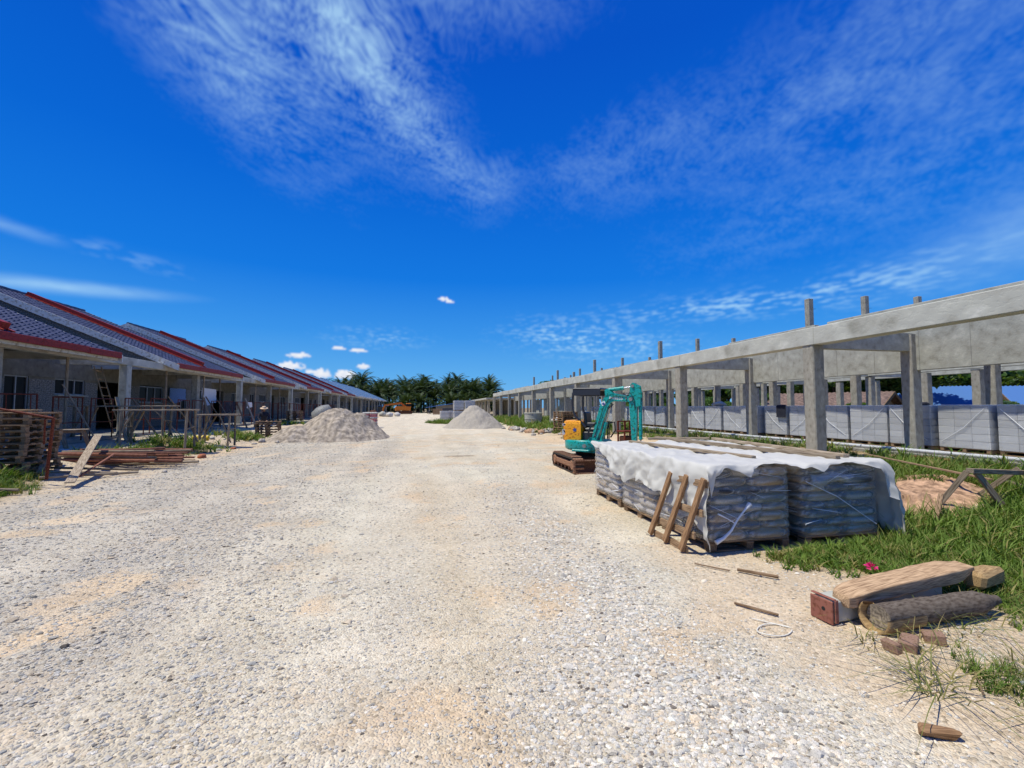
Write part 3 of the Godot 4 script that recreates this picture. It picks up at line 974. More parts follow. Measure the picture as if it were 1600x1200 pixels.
func left_unit(kind: int) -> Node3D:
	var tiled := kind == 0
	var o := Node3D.new()
	var W := 12.2
	var R := 7.9           # width of the raised roof; the rest is the recessed porch
	var ridge := -21.6
	var rt := part(o, "roof_tiles", tile_mesh(R, EAVE_X, ridge), M.roof_tile if tiled else M.roof_blue)
	rt.set_meta("kind", "stuff")
	var back := MB.new()
	back.quad(loc(ridge, roof_y(ridge), 0), loc(ridge, roof_y(ridge), R), loc(-31, 4.0, R), loc(-31, 4.0, 0))
	part(o, "rear_roof", back.mesh(), M.roof_tile if tiled else M.roof_blue)
	var back2 := MB.new()
	back2.quad(loc(ridge, roof_y(ridge) - 0.6, R), loc(ridge, roof_y(ridge) - 0.6, W), loc(-31, 3.5, W), loc(-31, 3.5, R))
	part(o, "lower_rear_roof", back2.mesh(), M.roof_tile if tiled else M.roof_blue)
	var rc := MB.new()
	var q := []
	for i in 24:
		q.append(loc(ridge, roof_y(ridge) + 0.03 + 0.015 * (i % 2), R * i / 23.0))
	rc.tube(q, [0.11], 8)
	part(o, "ridge_cap", rc.mesh(), M.roof_tile if tiled else M.roof_blue)
	var low := part(o, "lower_roof_tiles", tile_mesh(W - R - 0.1, -15.9, ridge, 0.62), M.roof_tile if tiled else M.roof_blue, Transform3D(Basis(), Vector3(0, 0, -R - 0.05)))
	low.set_meta("kind", "stuff")
	# barge boards on both verges
	for w in [-0.03, R + 0.03]:
		var bb := MB.new()
		var poly := PackedVector2Array([Vector2(-12.16, roof_y(-12.16) - 0.27), Vector2(-12.16, roof_y(-12.16) + 0.02), Vector2(ridge, roof_y(ridge) + 0.05), Vector2(-31, 4.03), Vector2(-31, 3.74), Vector2(ridge, roof_y(ridge) - 0.30)])
		bb.prism(poly, 0.05, Transform3D(Basis(), Vector3(0, 0, -w) - ORG))
		part(o, "barge_board", bb.mesh(), M.white_board)
	if tiled:
		var x := 0.0
		var i := 0
		while x < R - 0.1:
			var l := minf(2.05, R - x)
			var f := MB.new()
			f.cbox(loc(-12.21 + 0.006 * (i % 2), 3.875 + 0.008 * (i % 3 - 1), x + l / 2), Vector3(0.11, 0.235, l - 0.012), 0.012)
			part(o, "fascia", f.mesh(), M.red_paint)
			x += l
			i += 1
		var cp := MB.new()
		var a := loc(-12.62, roof_y(-12.62) + 0.15, 3.35)
		var e := loc(-21.2, roof_y(-21.2) + 0.15, 3.35)
		cp.bar(a, e, 0.3, 0.27)
		part(o, "party_wall_coping", cp.mesh(), M.red_paint)
		var fl := MB.new()
		var dz := Vector3(0, 0, 0.19)
		fl.bar(a + dz + Vector3(0.1, -0.09 - 0.04, 0), e + dz + Vector3(0, -0.09, 0), 0.09, 0.05)
		fl.bar(a - dz + Vector3(0.1, -0.09 - 0.04, 0), e - dz + Vector3(0, -0.09, 0), 0.09, 0.05)
		part(o, "flashing", fl.mesh(), M.red_flashing)
	else:
		var f := MB.new()
		f.box(loc(-12.21, 3.86, R / 2), Vector3(0.1, 0.2, R))
		part(o, "fascia", f.mesh(), M.white_board)
	var so := MB.new()
	so.box(loc(-12.34, 3.70, R / 2), Vector3(0.14, 0.11, R - 0.1))
	part(o, "soffit_board", so.mesh(), M.pale_soffit)
	# concrete frame
	for w in [3.5, 9.6]:
		var c := MB.new()
		c.cbox(loc(-13.0, 2.0, w), Vector3(0.32, 3.24, 0.32), 0.02)
		part(o, "column", c.mesh(), M.concrete_pale if tiled and w > 5 else M.concrete_column)
		var cb := MB.new()
		cb.box(loc(-14.42, 3.76, w), Vector3(2.5, 0.28, 0.24))
		part(o, "cross_beam", cb.mesh(), M.concrete_pale)
	var bm := MB.new()
	bm.cbox(loc(-13.0, 3.79, W / 2), Vector3(0.3, 0.33, W - 0.02), 0.012)
	part(o, "porch_beam", bm.mesh(), M.concrete)
	for w in [0.22, R - 0.22]:
		var gb := MB.new()
		gb.box(loc(-17.2, 3.80, w), Vector3(8.05, 0.3, 0.2))
		part(o, "gable_beam", gb.mesh(), M.concrete)
	for w in [0.22, R - 0.22]:
		var out := Vector3(0, 0, 1.0 if w < 1 else -1.0)
		var gw := MB.new()
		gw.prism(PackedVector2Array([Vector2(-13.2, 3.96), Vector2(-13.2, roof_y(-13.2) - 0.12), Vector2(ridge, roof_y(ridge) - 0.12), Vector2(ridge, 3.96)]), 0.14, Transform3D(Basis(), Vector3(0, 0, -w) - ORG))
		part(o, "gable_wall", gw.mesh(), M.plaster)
		if w < 1:
			var bw := MB.new()
			brickwork(bw, loc(ridge, 3.96, w - 0.07), Vector3.RIGHT, out, 8.4, 3.9, func(u, v): return v < SLOPE * (8.4 - u) + 0.22)
			var g := part(o, "gable_bricks", bw.mesh(), M.grey_brick)
			g.set_meta("kind", "stuff")
	# front wall with its openings: w0, w1, y0, y1
	var holes := [[0.6, 2.4, 0.62, 3.05, 0], [3.9, 6.2, 2.0, 3.0, 1], [7.8, 8.9, 0.85, 3.05, 2], [10.2, 11.95, 2.28, 3.05, 1]]
	var wl := MB.new()
	wl.box(loc(-16.1, 3.5, W / 2), Vector3(0.2, 0.9, W))
	part(o, "lintel_wall", wl.mesh(), M.plaster)
	var br := MB.new()
	var last := 0.0
	for h in holes + [[W, W, 0, 0, 0]]:
		if h[0] > last:
			var pr := MB.new()
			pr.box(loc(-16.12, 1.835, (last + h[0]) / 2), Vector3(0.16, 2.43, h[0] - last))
			part(o, "wall_pier", pr.mesh(), M.plaster)
			brickwork(br, loc(-16.04, 0.62, h[0]), Vector3.BACK, Vector3.RIGHT, h[0] - last, 2.4, func(_u, _v): return true)
		if h[2] > 0.7:
			var ap := MB.new()
			ap.box(loc(-16.12, (0.62 + h[2]) / 2, (h[0] + h[1]) / 2), Vector3(0.16, h[2] - 0.62, h[1] - h[0] - 0.01))
			part(o, "sill_wall", ap.mesh(), M.plaster)
			brickwork(br, loc(-16.04, 0.62, h[1]), Vector3.BACK, Vector3.RIGHT, h[1] - h[0], h[2] - 0.64, func(_u, _v): return true)
			var sl := MB.new()
			sl.cbox(loc(-16.02, h[2] + 0.02, (h[0] + h[1]) / 2), Vector3(0.32, 0.05, h[1] - h[0] + 0.06), 0.008)
			part(o, "window_sill", sl.mesh(), M.concrete_pale)
		last = h[1]
		if h[4] > 0:
			var fr := MB.new()
			var y0: float = h[2] + 0.05
			var ym: float = (y0 + h[3]) / 2
			var mull := 3 if h[4] == 1 else 2
			for m in mull + 1:
				fr.box(loc(-16.1, ym, lerpf(h[0] + 0.03, h[1] - 0.03, m / float(mull))), Vector3(0.06, h[3] - y0, 0.055))
			for y in [y0 + 0.03, h[3] - 0.03]:
				fr.box(loc(-16.1, y, (h[0] + h[1]) / 2), Vector3(0.05, 0.055, h[1] - h[0]))
			var wn := part(o, "window", fr.mesh(), M.window_frame)
			for m in mull:
				var gl := MB.new()
				var wa := lerpf(h[0] + 0.03, h[1] - 0.03, m / float(mull))
				var wb := lerpf(h[0] + 0.03, h[1] - 0.03, (m + 1) / float(mull))
				gl.box(loc(-16.12, ym, (wa + wb) / 2), Vector3(0.008, h[3] - y0 - 0.1, wb - wa - 0.06))
				part(wn, "shade_sheet", gl.mesh(), M.dark_glass_and_shade)  # near-black sheet painting the shade inside an unglazed window opening
	var bp := part(o, "wall_bricks", br.mesh(), M.pale_brick if tiled else M.grey_brick)
	bp.set_meta("kind", "stuff")
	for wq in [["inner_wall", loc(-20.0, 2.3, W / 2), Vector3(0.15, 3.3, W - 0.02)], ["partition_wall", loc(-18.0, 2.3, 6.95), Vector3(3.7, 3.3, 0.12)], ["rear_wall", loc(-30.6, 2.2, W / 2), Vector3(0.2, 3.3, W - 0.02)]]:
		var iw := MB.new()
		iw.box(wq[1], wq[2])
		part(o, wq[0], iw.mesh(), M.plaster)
	var fs := MB.new()
	fs.cbox(loc(-21.8, 0.36, W / 2), Vector3(18.4, 0.52, W - 0.01), 0.015)
	part(o, "floor_slab", fs.mesh(), M.slab)
	return o

func left_houses() -> void:
	var tiled := left_unit(0)
	var blue := left_unit(1)
	var where := ["nearest house pair with tiled roof, its eave cut by the left edge", "tiled house pair with red coping, behind the two trestle tables", "tiled house pair with red coping, third from the left edge", "tiled house pair with red coping, behind the sand heap", "tiled house pair with red eave, next before the last tiled one", "last tiled house pair before the blue roofs begin",
		"first blue roofed house pair beyond the tiled row", "second blue roofed house pair from the tiled row", "third blue roofed house pair from the tiled row", "fourth blue roofed house pair, towards the palms", "fifth blue roofed house pair, next to the last by the palms", "farthest blue roofed house pair at the palm grove"]
	for k in 12:
		var src := tiled if k < 6 else blue
		var o: Node3D = src.duplicate()
		o.name = numbered("terrace_house")
		add_child(o)
		o.position = Vector3(ORG.x, ORG.y, -12.72 - 12.18 * k)
		tag(o, where[k], "house", "terrace houses in a row along the left of the road")
	tiled.free()
	blue.free()

func column_mesh(h: float, w: float, sd: int) -> ArrayMesh:
	var b := MB.new()
	var f := noise(2.2, sd, 3)
	var ring := []
	var hw := w / 2
	for s in 4:
		var a := Vector2(hw, -hw).rotated(s * PI / 2)
		var e := Vector2(hw, hw).rotated(s * PI / 2)
		for t in [0.07, 0.1, 0.36, 0.64, 0.9, 0.93]:
			ring.append(a.lerp(e, t))
	var rows := maxi(4, int(h / 0.16))
	var p := PackedVector3Array()
	for j in rows + 1:
		var y := h * j / rows
		for q in ring:
			var d := 1.0 + 0.06 * f.get_noise_3d(q.x * 6.0, y * 1.5, q.y * 6.0)
			var lean := 0.012 * f.get_noise_2d(y * 0.6, 3.0)
			p.append(Vector3(q.x * d + lean, y, -q.y * d))
	b.grid(p, ring.size(), rows + 1, true)
	var c := Vector3(0, h, 0)
	for i in ring.size():
		b.tri(c, p[rows * ring.size() + i], p[rows * ring.size() + (i + 1) % ring.size()])
	return b.mesh()

func right_frame() -> void:
	var O := Vector3(12.0, 0.45, -30.0)
	var o := thing("concrete_house_frame", "long grey unfinished concrete frame of columns and beams right of the road", "building", O)
	var L := func(x: float, y: float, z: float) -> Vector3: return Vector3(x, y, z) - O
	var sl := MB.new()
	sl.cbox(L.call(21.0, 0.33, -33.5), Vector3(16.6, 0.44, 68.5), 0.02)
	part(o, "floor_slab", sl.mesh(), M.slab)
	var tallc := []
	var backc := []
	for k in 3:
		tallc.append(column_mesh(3.3, 0.35, 50 + k))
		backc.append(column_mesh(2.6, 0.26, 60 + k))
	rng.seed = 99
	for k in range(-1, 10):
		var z := -10.13 - 6.32 * k
		part(o, "column", tallc[(k + 4) % 3], M.concrete_column, Transform3D(Basis(Vector3.UP, PI / 2 * (k % 4)), L.call(10.3, 0.12, z)))
		part(o, "column", tallc[(k + 5) % 3], M.concrete_column, Transform3D(Basis(Vector3.UP, PI / 2 * ((k + 1) % 4)).scaled(Vector3(0.9, 1.1, 0.9)), L.call(13.55, 0.2, z)))
		var cb := MB.new()
		cb.box(L.call(11.98, 3.60, z), Vector3(3.05, 0.5, 0.24))
		part(o, "cross_beam", cb.mesh(), M.concrete_rough)
		for q in [[16.6, 6.55, 0.24], [19.6, 6.82, 0.22], [22.6, 6.95, 0.22]]:
			# columns of the rooms behind, at the grid lines and between them
			for e in [0.0, 2.3, 4.1]:
				part(o, "column", backc[(k + int(e) + 4) % 3], M.concrete_column, Transform3D(Basis(Vector3.UP, PI / 2 * (k & 3)), L.call(q[0] + rng.randf_range(-0.1, 0.1), 0.54, z - e - rng.randf_range(-0.15, 0.15))))
			var up := 0.0
			if k % 2 == 1:
				up = q[1]
			elif rng.randf() < 0.75 and k > 1:
				up = q[1] - rng.randf_range(0.7, 1.6)
			if k < 1:
				up = 0.0
			if up > 0.0:
				var pm := MB.new()
				pm.cbox(L.call(q[0], (3.3 + up) / 2, z), Vector3(q[2], up - 3.3, q[2]), 0.012)
				var po := part(o, "roof_post", pm.mesh(), M.concrete_column)
				if k < 5:
					var rb := MB.new()
					for e in 4:
						var y := 4.3 + (up - 4.4) * e / 4.0 + rng.randf_range(0, 0.2)
						var d := 0.32 if e % 2 else -0.3
						rb.rod(L.call(q[0], y, z), L.call(q[0] + d, y + 0.015, z + 0.05), 0.006, 5)
					part(po, "starter_bar", rb.mesh(), M.dark_rust)
	# beams that run along the road
	var z0 := -1.5
	var z1 := -67.2
	var zz := z0
	var i := 0
	while zz > z1 + 0.5:
		var l := minf(6.32 if i else 8.4, zz - z1)
		var fb := MB.new()
		fb.cbox(L.call(10.27 + 0.008 * (i % 2), 3.655 + 0.006 * (i % 3), zz - l / 2), Vector3(0.36, 0.47, l - 0.006), 0.015)
		part(o, "front_beam", fb.mesh(), M.concrete)
		var kb := MB.new()
		kb.cbox(L.call(10.38, 3.94, zz - l * (0.3 if i % 2 else 0.7)), Vector3(0.14, 0.1, l * 0.55), 0.01)
		part(o, "beam_upstand", kb.mesh(), M.concrete_rough)
		var np := int(round(l / 1.26))
		for e in np:
			var db := MB.new()
			db.cbox(L.call(13.66 + 0.006 * rng.randf(), 3.59 + 0.008 * rng.randf(), zz - l * (e + 0.5) / np), Vector3(0.2, 1.58, l / np - 0.004), 0.008)
			part(o, "cast_panel", db.mesh(), M.concrete_rough)
		zz -= l
		i += 1
	for q in [[16.6, 3.27], [19.6, 3.36], [22.6, 3.4]]:
		var bb := MB.new()
		bb.cbox(L.call(q[0], q[1], (z0 + z1) / 2), Vector3(0.22, 0.38, z0 - z1), 0.012)
		part(o, "rear_beam", bb.mesh(), M.concrete_pale)
	for k in range(-1, 10):
		var xb := MB.new()
		xb.box(L.call(18.1, 3.3, -10.13 - 6.32 * k), Vector3(8.8, 0.3, 0.18))
		part(o, "rear_cross_beam", xb.mesh(), M.concrete_pale)
	# first block walls at the far end
	for q in [[-52.0, 4.2], [-58.6, 4.0], [-46.0, 2.4]]:
		var bw := MB.new()
		brickwork(bw, L.call(14.2, 0.56, q[0]), Vector3.BACK, Vector3.LEFT, q[1], 2.2, func(_u, _v): return true, 0.4, 0.2)
		var core := MB.new()
		core.box(L.call(14.28, 1.66, q[0] + q[1] / 2), Vector3(0.15, 2.2, q[1]))
		var w := part(o, "block_wall", core.mesh(), M.concrete_pale)
		part(w, "blocks", bw.mesh(), M.concrete_pale).set_meta("kind", "stuff")
	# a second, farther frame
	var o2 := thing("concrete_house_frame", "far low concrete frame beyond the grey aggregate heap", "building", Vector3(11, 0.45, -76))
	for k in 6:
		var c := MB.new()
		c.cbox(Vector3(-1.2, 1.3, 6.5 - k * 4.2), Vector3(0.4, 2.6, 0.4), 0.02)
		part(o2, "column", c.mesh(), M.concrete_column)
		var c2 := MB.new()
		c2.cbox(Vector3(3.4, 1.3, 6.5 - k * 4.2), Vector3(0.4, 2.6, 0.4), 0.02)
		part(o2, "column", c2.mesh(), M.concrete_column)
	var f2 := MB.new()
	f2.box(Vector3(1.0, 2.72, -4.0), Vector3(5.6, 0.25, 24.0))
	part(o2, "roof_slab", f2.mesh(), M.concrete_pale)
	var w2 := MB.new()
	w2.box(Vector3(3.5, 1.3, -4.0), Vector3(0.15, 2.6, 22.0))
	part(o2, "wall", w2.mesh(), M.plaster)

func frond(b: MB, o: Vector3, a: float, rise: float, length: float, droop: float, r: RandomNumberGenerator) -> void:
	var dir := Vector3(cos(a), 0, sin(a))
	var side := dir.cross(Vector3.UP)
	var pts := []
	var n := 11
	var p := o
	var ang := rise
	for i in n + 1:
		pts.append(p)
		p += (dir * cos(ang) + Vector3.UP * sin(ang)) * (length / n)
		ang -= droop * (0.35 + 1.3 * i / n) / n
	for i in n:
		b.quad(pts[i] - side * 0.05 * (1.1 - i / float(n)), pts[i] + side * 0.05 * (1.1 - i / float(n)), pts[i + 1] + side * 0.04 * (1.0 - i / float(n)), pts[i + 1] - side * 0.04 * (1.0 - i / float(n)))
		if i < 1:
			continue
		var f: Vector3 = (pts[i + 1] - pts[i]).normalized()
		var up := side.cross(f).normalized()
		for k in 4:
			var base: Vector3 = pts[i].lerp(pts[i + 1], k / 4.0)
			var l := 1.15 * sin(PI * (0.12 + 0.85 * (i + k / 4.0) / n)) * length / 6.0 * r.randf_range(0.85, 1.15)
			for s in [-1.0, 1.0]:
				var out: Vector3 = (side * s * r.randf_range(0.7, 1.0) + f * r.randf_range(0.45, 0.8) + up * r.randf_range(-0.25, 0.3) - Vector3.UP * 0.35).normalized()
				var w := f * 0.085 * length / 6.0
				b.tri(base - w, base + w, base + out * l)

func palm_crown(sd: int) -> ArrayMesh:
	var r := RandomNumberGenerator.new()
	r.seed = sd
	var b := MB.new()
	for i in 38:
		var t := i / 37.0
		frond(b, Vector3(r.randf_range(-0.2, 0.2), r.randf_range(-0.3, 0.3), r.randf_range(-0.2, 0.2)), i * 2.399 + r.randf_range(-0.2, 0.2), lerpf(1.35, -0.35, pow(t, 0.8)), r.randf_range(5.2, 6.6), lerpf(1.0, 1.75, r.randf()), r)
	return b.mesh()

func palm_trunk(sd: int, h: float) -> ArrayMesh:
	var b := MB.new()
	var f := noise(1.5, sd, 3)
	var p := PackedVector3Array()
	var rows := 26
	for j in rows + 1:
		var y := h * j / rows
		for s in 12:
			var a := -TAU * s / 12
			var rr := (0.36 + 0.12 * f.get_noise_3d(cos(a) * 2, y * 2.2, sin(a) * 2) + (0.06 if (j + s) % 2 else 0.0)) * (1.0 + 0.35 * smoothstep(0.7, 1.0, y / h))
			p.append(Vector3(cos(a) * rr, y, sin(a) * rr))
	b.grid(p, 12, rows + 1, true)
	return b.mesh()

func leaf_crown(sd: int, rad: Vector3, leaves: int, size: float) -> ArrayMesh:
	var r := RandomNumberGenerator.new()
	r.seed = sd
	var b := MB.new()
	var lumps := []
	for i in 16:
		var d := Vector3(r.randfn(), r.randfn() * 0.8, r.randfn()).normalized() * pow(r.randf(), 0.4)
		lumps.append([Vector3(d.x * rad.x, d.y * rad.y, d.z * rad.z) * 0.78, r.randf_range(0.22, 0.42)])
	for i in leaves:
		var l = lumps[r.randi() % 16]
		var d := Vector3(r.randfn(), r.randfn(), r.randfn()).normalized()
		var rr: float = l[1] * pow(r.randf(), 0.35)
		var p: Vector3 = l[0] + Vector3(d.x * rad.x, d.y * rad.y * 0.9, d.z * rad.z) * rr
		var x := Vector3(r.randfn(), r.randfn() * 0.5, r.randfn()).normalized()
		var y := (d + Vector3(r.randfn(), r.randfn(), r.randfn()) * 0.6).cross(x).normalized()
		var s := size * r.randf_range(0.6, 1.3)
		b.quad(p - x * s * 0.5, p - y * s * 0.28, p + x * s * 0.5, p + y * s * 0.28)
	return b.mesh()

func limbs(sd: int, h: float, spread: float) -> ArrayMesh:
	var r := RandomNumberGenerator.new()
	r.seed = sd
	var b := MB.new()
	b.tube([Vector3.ZERO, Vector3(0.05, h * 0.3, 0), Vector3(0.0, h * 0.55, 0.08)], [0.17, 0.13, 0.1], 9)
	for i in 6:
		var a := i * 1.05 + r.randf() * 0.5
		var d := Vector3(cos(a), 0, sin(a)) * spread * r.randf_range(0.5, 0.85)
		b.tube([Vector3(0.02, h * 0.42, 0.04), Vector3(d.x * 0.4, h * 0.6, d.z * 0.4), Vector3(d.x, h * r.randf_range(0.72, 0.92), d.z)], [0.08, 0.055, 0.02], 6)
	return b.mesh()

func small_house(label: String, at: Vector3, turn: float, w: float, d: float, hw: float, hr: float, roof: Material) -> void:
	var o := thing("village_house", label, "house", at, turn, "village houses beyond the concrete frame")
	var b := MB.new()
	b.prism(PackedVector2Array([Vector2(-w / 2, 0), Vector2(w / 2, 0), Vector2(w / 2, hw), Vector2(0, hr - 0.1), Vector2(-w / 2, hw)]), d)
	part(o, "wall", b.mesh(), M.cream_wall)
	for s in [-1.0, 1.0]:
		var e := Vector3(s * (w / 2 + 0.5), hw - 0.5 * (hr - hw) / (w / 2), 0)
		var rb := MB.new()
		var n := 26
		var p := PackedVector3Array()
		for j in 2:
			for i in n * 2 + 1:
				var z := lerpf(-d / 2 - 0.5, d / 2 + 0.5, i / (n * 2.0))
				p.append((Vector3(0, hr, z) if j == 0 else e + Vector3(0, 0, z)) + Vector3.UP * (0.05 if i % 2 else 0.0))
		rb.grid(p, n * 2 + 1, 2)
		part(o, "roof_sheet", rb.mesh(), roof)
	for s in [-1.0, 1.0]:
		var fb := MB.new()
		for t in [-1.0, 1.0]:
			fb.bar(Vector3(0, hr - 0.08, s * (d / 2 + 0.52)), Vector3(t * (w / 2 + 0.5), hw - 0.5 * (hr - hw) / (w / 2) - 0.08, s * (d / 2 + 0.52)), 0.05, 0.2)
		part(o, "barge_board", fb.mesh(), M.pallet_wood_3)
	for s in [-1.0, 1.0]:
		var wn := MB.new()
		wn.box(Vector3(s * w * 0.25, hw * 0.55, d / 2 + 0.02), Vector3(0.9, 0.9, 0.06))
		part(o, "window", wn.mesh(), M.dark_glass_and_shade)

func background() -> void:
	rng.seed = 31
	var crowns := []
	var trunks := []
	for k in 4:
		crowns.append(palm_crown(300 + k))
		trunks.append(palm_trunk(310 + k, 6.0))
	var n := 0
	var words := ["front", "middle", "rear", "hindmost"]
	var row_z := [-149.0, -156.0, -165.0, -178.0]
	for row in 4:
		var x := -36.0 + row * 2.6
		var i := 0
		while x < 23.0 + row * 1.5:
			var h: float = [1.6, 5.2, 7.2, 8.4][row] + rng.randf_range(-1.3, 1.5)
			if rng.randf() < 0.22 and row > 0:
				h += 1.8
			var label := "%s oil palm from the left in the %s row of the grove" % [ordinal(i), words[row]]
			var o := thing("oil_palm", label, "palm", Vector3(x + rng.randf_range(-1.4, 1.4), 0.2, row_z[row] + rng.randf_range(-2.5, 2.5)), rng.randf() * TAU, "oil palms of the grove at the end of the road")
			part(o, "trunk", trunks[n % 4], M.palm_trunk, Transform3D(Basis().scaled(Vector3(1, h / 6.0, 1))))
			var cs := rng.randf_range(0.85, 1.2)
			part(o, "crown", crowns[(n + row) % 4], M.frond, Transform3D(Basis().scaled(Vector3.ONE * cs), Vector3(0, h + 0.2, 0)))
			n += 1
			i += 1
			x += rng.randf_range(3.3, 5.6)
	# broadleaf trees behind the frame
	var lc := [leaf_crown(400, Vector3(2.6, 1.9, 2.6), 5200, 0.34), leaf_crown(401, Vector3(2.3, 2.1, 2.7), 5200, 0.32), leaf_crown(402, Vector3(2.9, 1.8, 2.4), 5200, 0.34)]
	var lm := [limbs(410, 4.6, 2.2), limbs(411, 4.6, 2.0)]
	var spots := [[33.5, -13.2, 1.0], [38.0, -14.0, 1.3], [40.0, -19.0, 1.3], [39.5, -21.0, 1.4], [31.0, -23.5, 1.05], [35.0, -27.0, 1.2], [31.5, -30.0, 1.0], [36.0, -34.0, 1.2], [32.5, -38.5, 1.0], [37.0, -44.0, 1.2], [33.5, -50.0, 1.05], [38.0, -57.0, 1.2], [34.0, -65.0, 1.1], [39.0, -76.0, 1.3], [40.0, -92.0, 1.4], [27.8, -8.2, 1.0], [38.0, -9.5, 1.3], [40.0, -16.0, 1.35], [42.0, -25.0, 1.4], [44.0, -38.0, 1.4], [30.0, -34.0, 1.15], [29.5, -27.5, 1.1], [31.0, -44.0, 1.2], [30.5, -56.0, 1.25], [33.0, -82.0, 1.35], [45.0, -50.0, 1.5], [43.0, -64.0, 1.5]]
	spots.append_array([[28.6, -37.0, 1.1], [33.0, -43.5, 1.2], [29.0, -62.0, 1.3], [28.0, -70.0, 1.3], [29.0, -80.0, 1.4], [27.0, -92.0, 1.5], [30.0, -104.0, 1.6], [42.0, -27.0, 1.3], [41.0, -23.5, 1.2], [44.0, -30.0, 1.4], [38.5, -29.0, 1.1]])
	spots = spots.filter(func(q): return atan2(q[0], -q[1]) < deg_to_rad(61.0))
	spots.sort_custom(func(a, e): return a[0] / -a[1] > e[0] / -e[1])
	for i in spots.size():
		var s = spots[i]
		var o := thing("leafy_tree", "%s dark green leafy tree from the right behind the concrete frame" % ordinal(i), "tree", Vector3(s[0], 0.3, s[1]), i * 1.7, "leafy trees behind the concrete frame")
		part(o, "trunk", lm[i % 2], M.palm_trunk, Transform3D(Basis().scaled(Vector3.ONE * s[2])))
		part(o, "crown", lc[i % 3], M.leaf_mid if i % 3 == 1 else M.leaf_dark, Transform3D(Basis().scaled(Vector3.ONE * s[2]), Vector3(0, 3.5 * s[2], 0)))
	for i in 24:
		var z := -16.0 - i * 2.9
		var o := thing("shrub", "%s bushy green shrub from the right behind the concrete frame" % ordinal(i), "shrub", Vector3(26.4 + 1.6 * sin(i * 2.3), 0.3, z), i * 2.1, "bushy shrubs behind the concrete frame")
		part(o, "stems", lm[i % 2], M.palm_trunk, Transform3D(Basis().scaled(Vector3(0.5, 0.3, 0.5))))
		part(o, "foliage", lc[(i + 1) % 3], M.leaf_mid if i % 2 else M.leaf_dark, Transform3D(Basis().scaled(Vector3(0.72, 0.55 if i < 4 else 0.85, 0.72)), Vector3(0, 0.9 if i < 4 else 1.5, 0)))
	small_house("house with a blue metal gable roof seen through the right columns", Vector3(35.0, 0.2, -24.2), 0.75, 3.6, 4.2, 1.9, 3.0, M.blue_metal)
	small_house("blue roofed house at the right edge behind the block stacks", Vector3(35.0, 0.2, -18.6), 0.9, 3.6, 4.0, 1.8, 2.8, M.blue_metal)
	small_house("house with a brown tiled roof low behind the block stacks", Vector3(27.0, 0.2, -25.2), 0.5, 6.0, 5.5, 1.7, 2.55, M.clay_roof)
	# site hut at the end of the road
	var hut := thing("site_hut", "blue lean-to roofed hut at the end of the road before the palms", "hut", Vector3(9.5, 0.1, -128), 0.0)
	var b := MB.new()
	b.box(Vector3(0, 1.2, -1.5), Vector3(13, 2.4, 4))
	part(hut, "wall", b.mesh(), M.cream_wall)
	var rf := MB.new()
	rf.prism(PackedVector2Array([Vector2(-9.5, 1.6), Vector2(7.0, 4.0), Vector2(7.0, 4.15), Vector2(-9.5, 1.8)]), 6.0)
	part(hut, "roof_sheet", rf.mesh(), M.blue_metal)
	for x in [-8.5, -4.5, 6.4]:
		var ps := MB.new()
		ps.box(Vector3(x, 1.0 + (x + 9) * 0.07, 2.7), Vector3(0.18, 2.0 + (x + 9) * 0.14, 0.18))
		part(hut, "post", ps.mesh(), M.old_wood_0)
	var sh := thing("site_hut", "low dark shed with a turquoise sheet roof left of the orange digger", "hut", Vector3(-15.5, 0.1, -130), 0.0)
	var b2 := MB.new()
	b2.box(Vector3(0, 0.9, 0), Vector3(9, 1.8, 5))
	part(sh, "wall", b2.mesh(), M.old_wood_1)
	var r2 := MB.new()
	r2.box(Vector3(0, 2.0, 0), Vector3(10, 0.2, 6), Basis(Vector3.BACK, 0.04))
	part(sh, "roof_sheet", r2.mesh(), M.blue_metal)

func ordinal(k: int) -> String:
	return ["first", "second", "third", "fourth", "fifth", "sixth", "seventh", "eighth", "ninth", "tenth", "eleventh", "twelfth", "thirteenth", "fourteenth", "fifteenth", "sixteenth", "seventeenth", "eighteenth", "nineteenth", "twentieth", "twenty-first", "twenty-second", "twenty-third", "twenty-fourth", "twenty-fifth", "twenty-sixth", "twenty-seventh", "twenty-eighth", "twenty-ninth", "thirtieth", "thirty-first", "thirty-second", "thirty-third", "thirty-fourth", "thirty-fifth", "thirty-sixth", "thirty-seventh", "thirty-eighth", "thirty-ninth", "fortieth"][k]

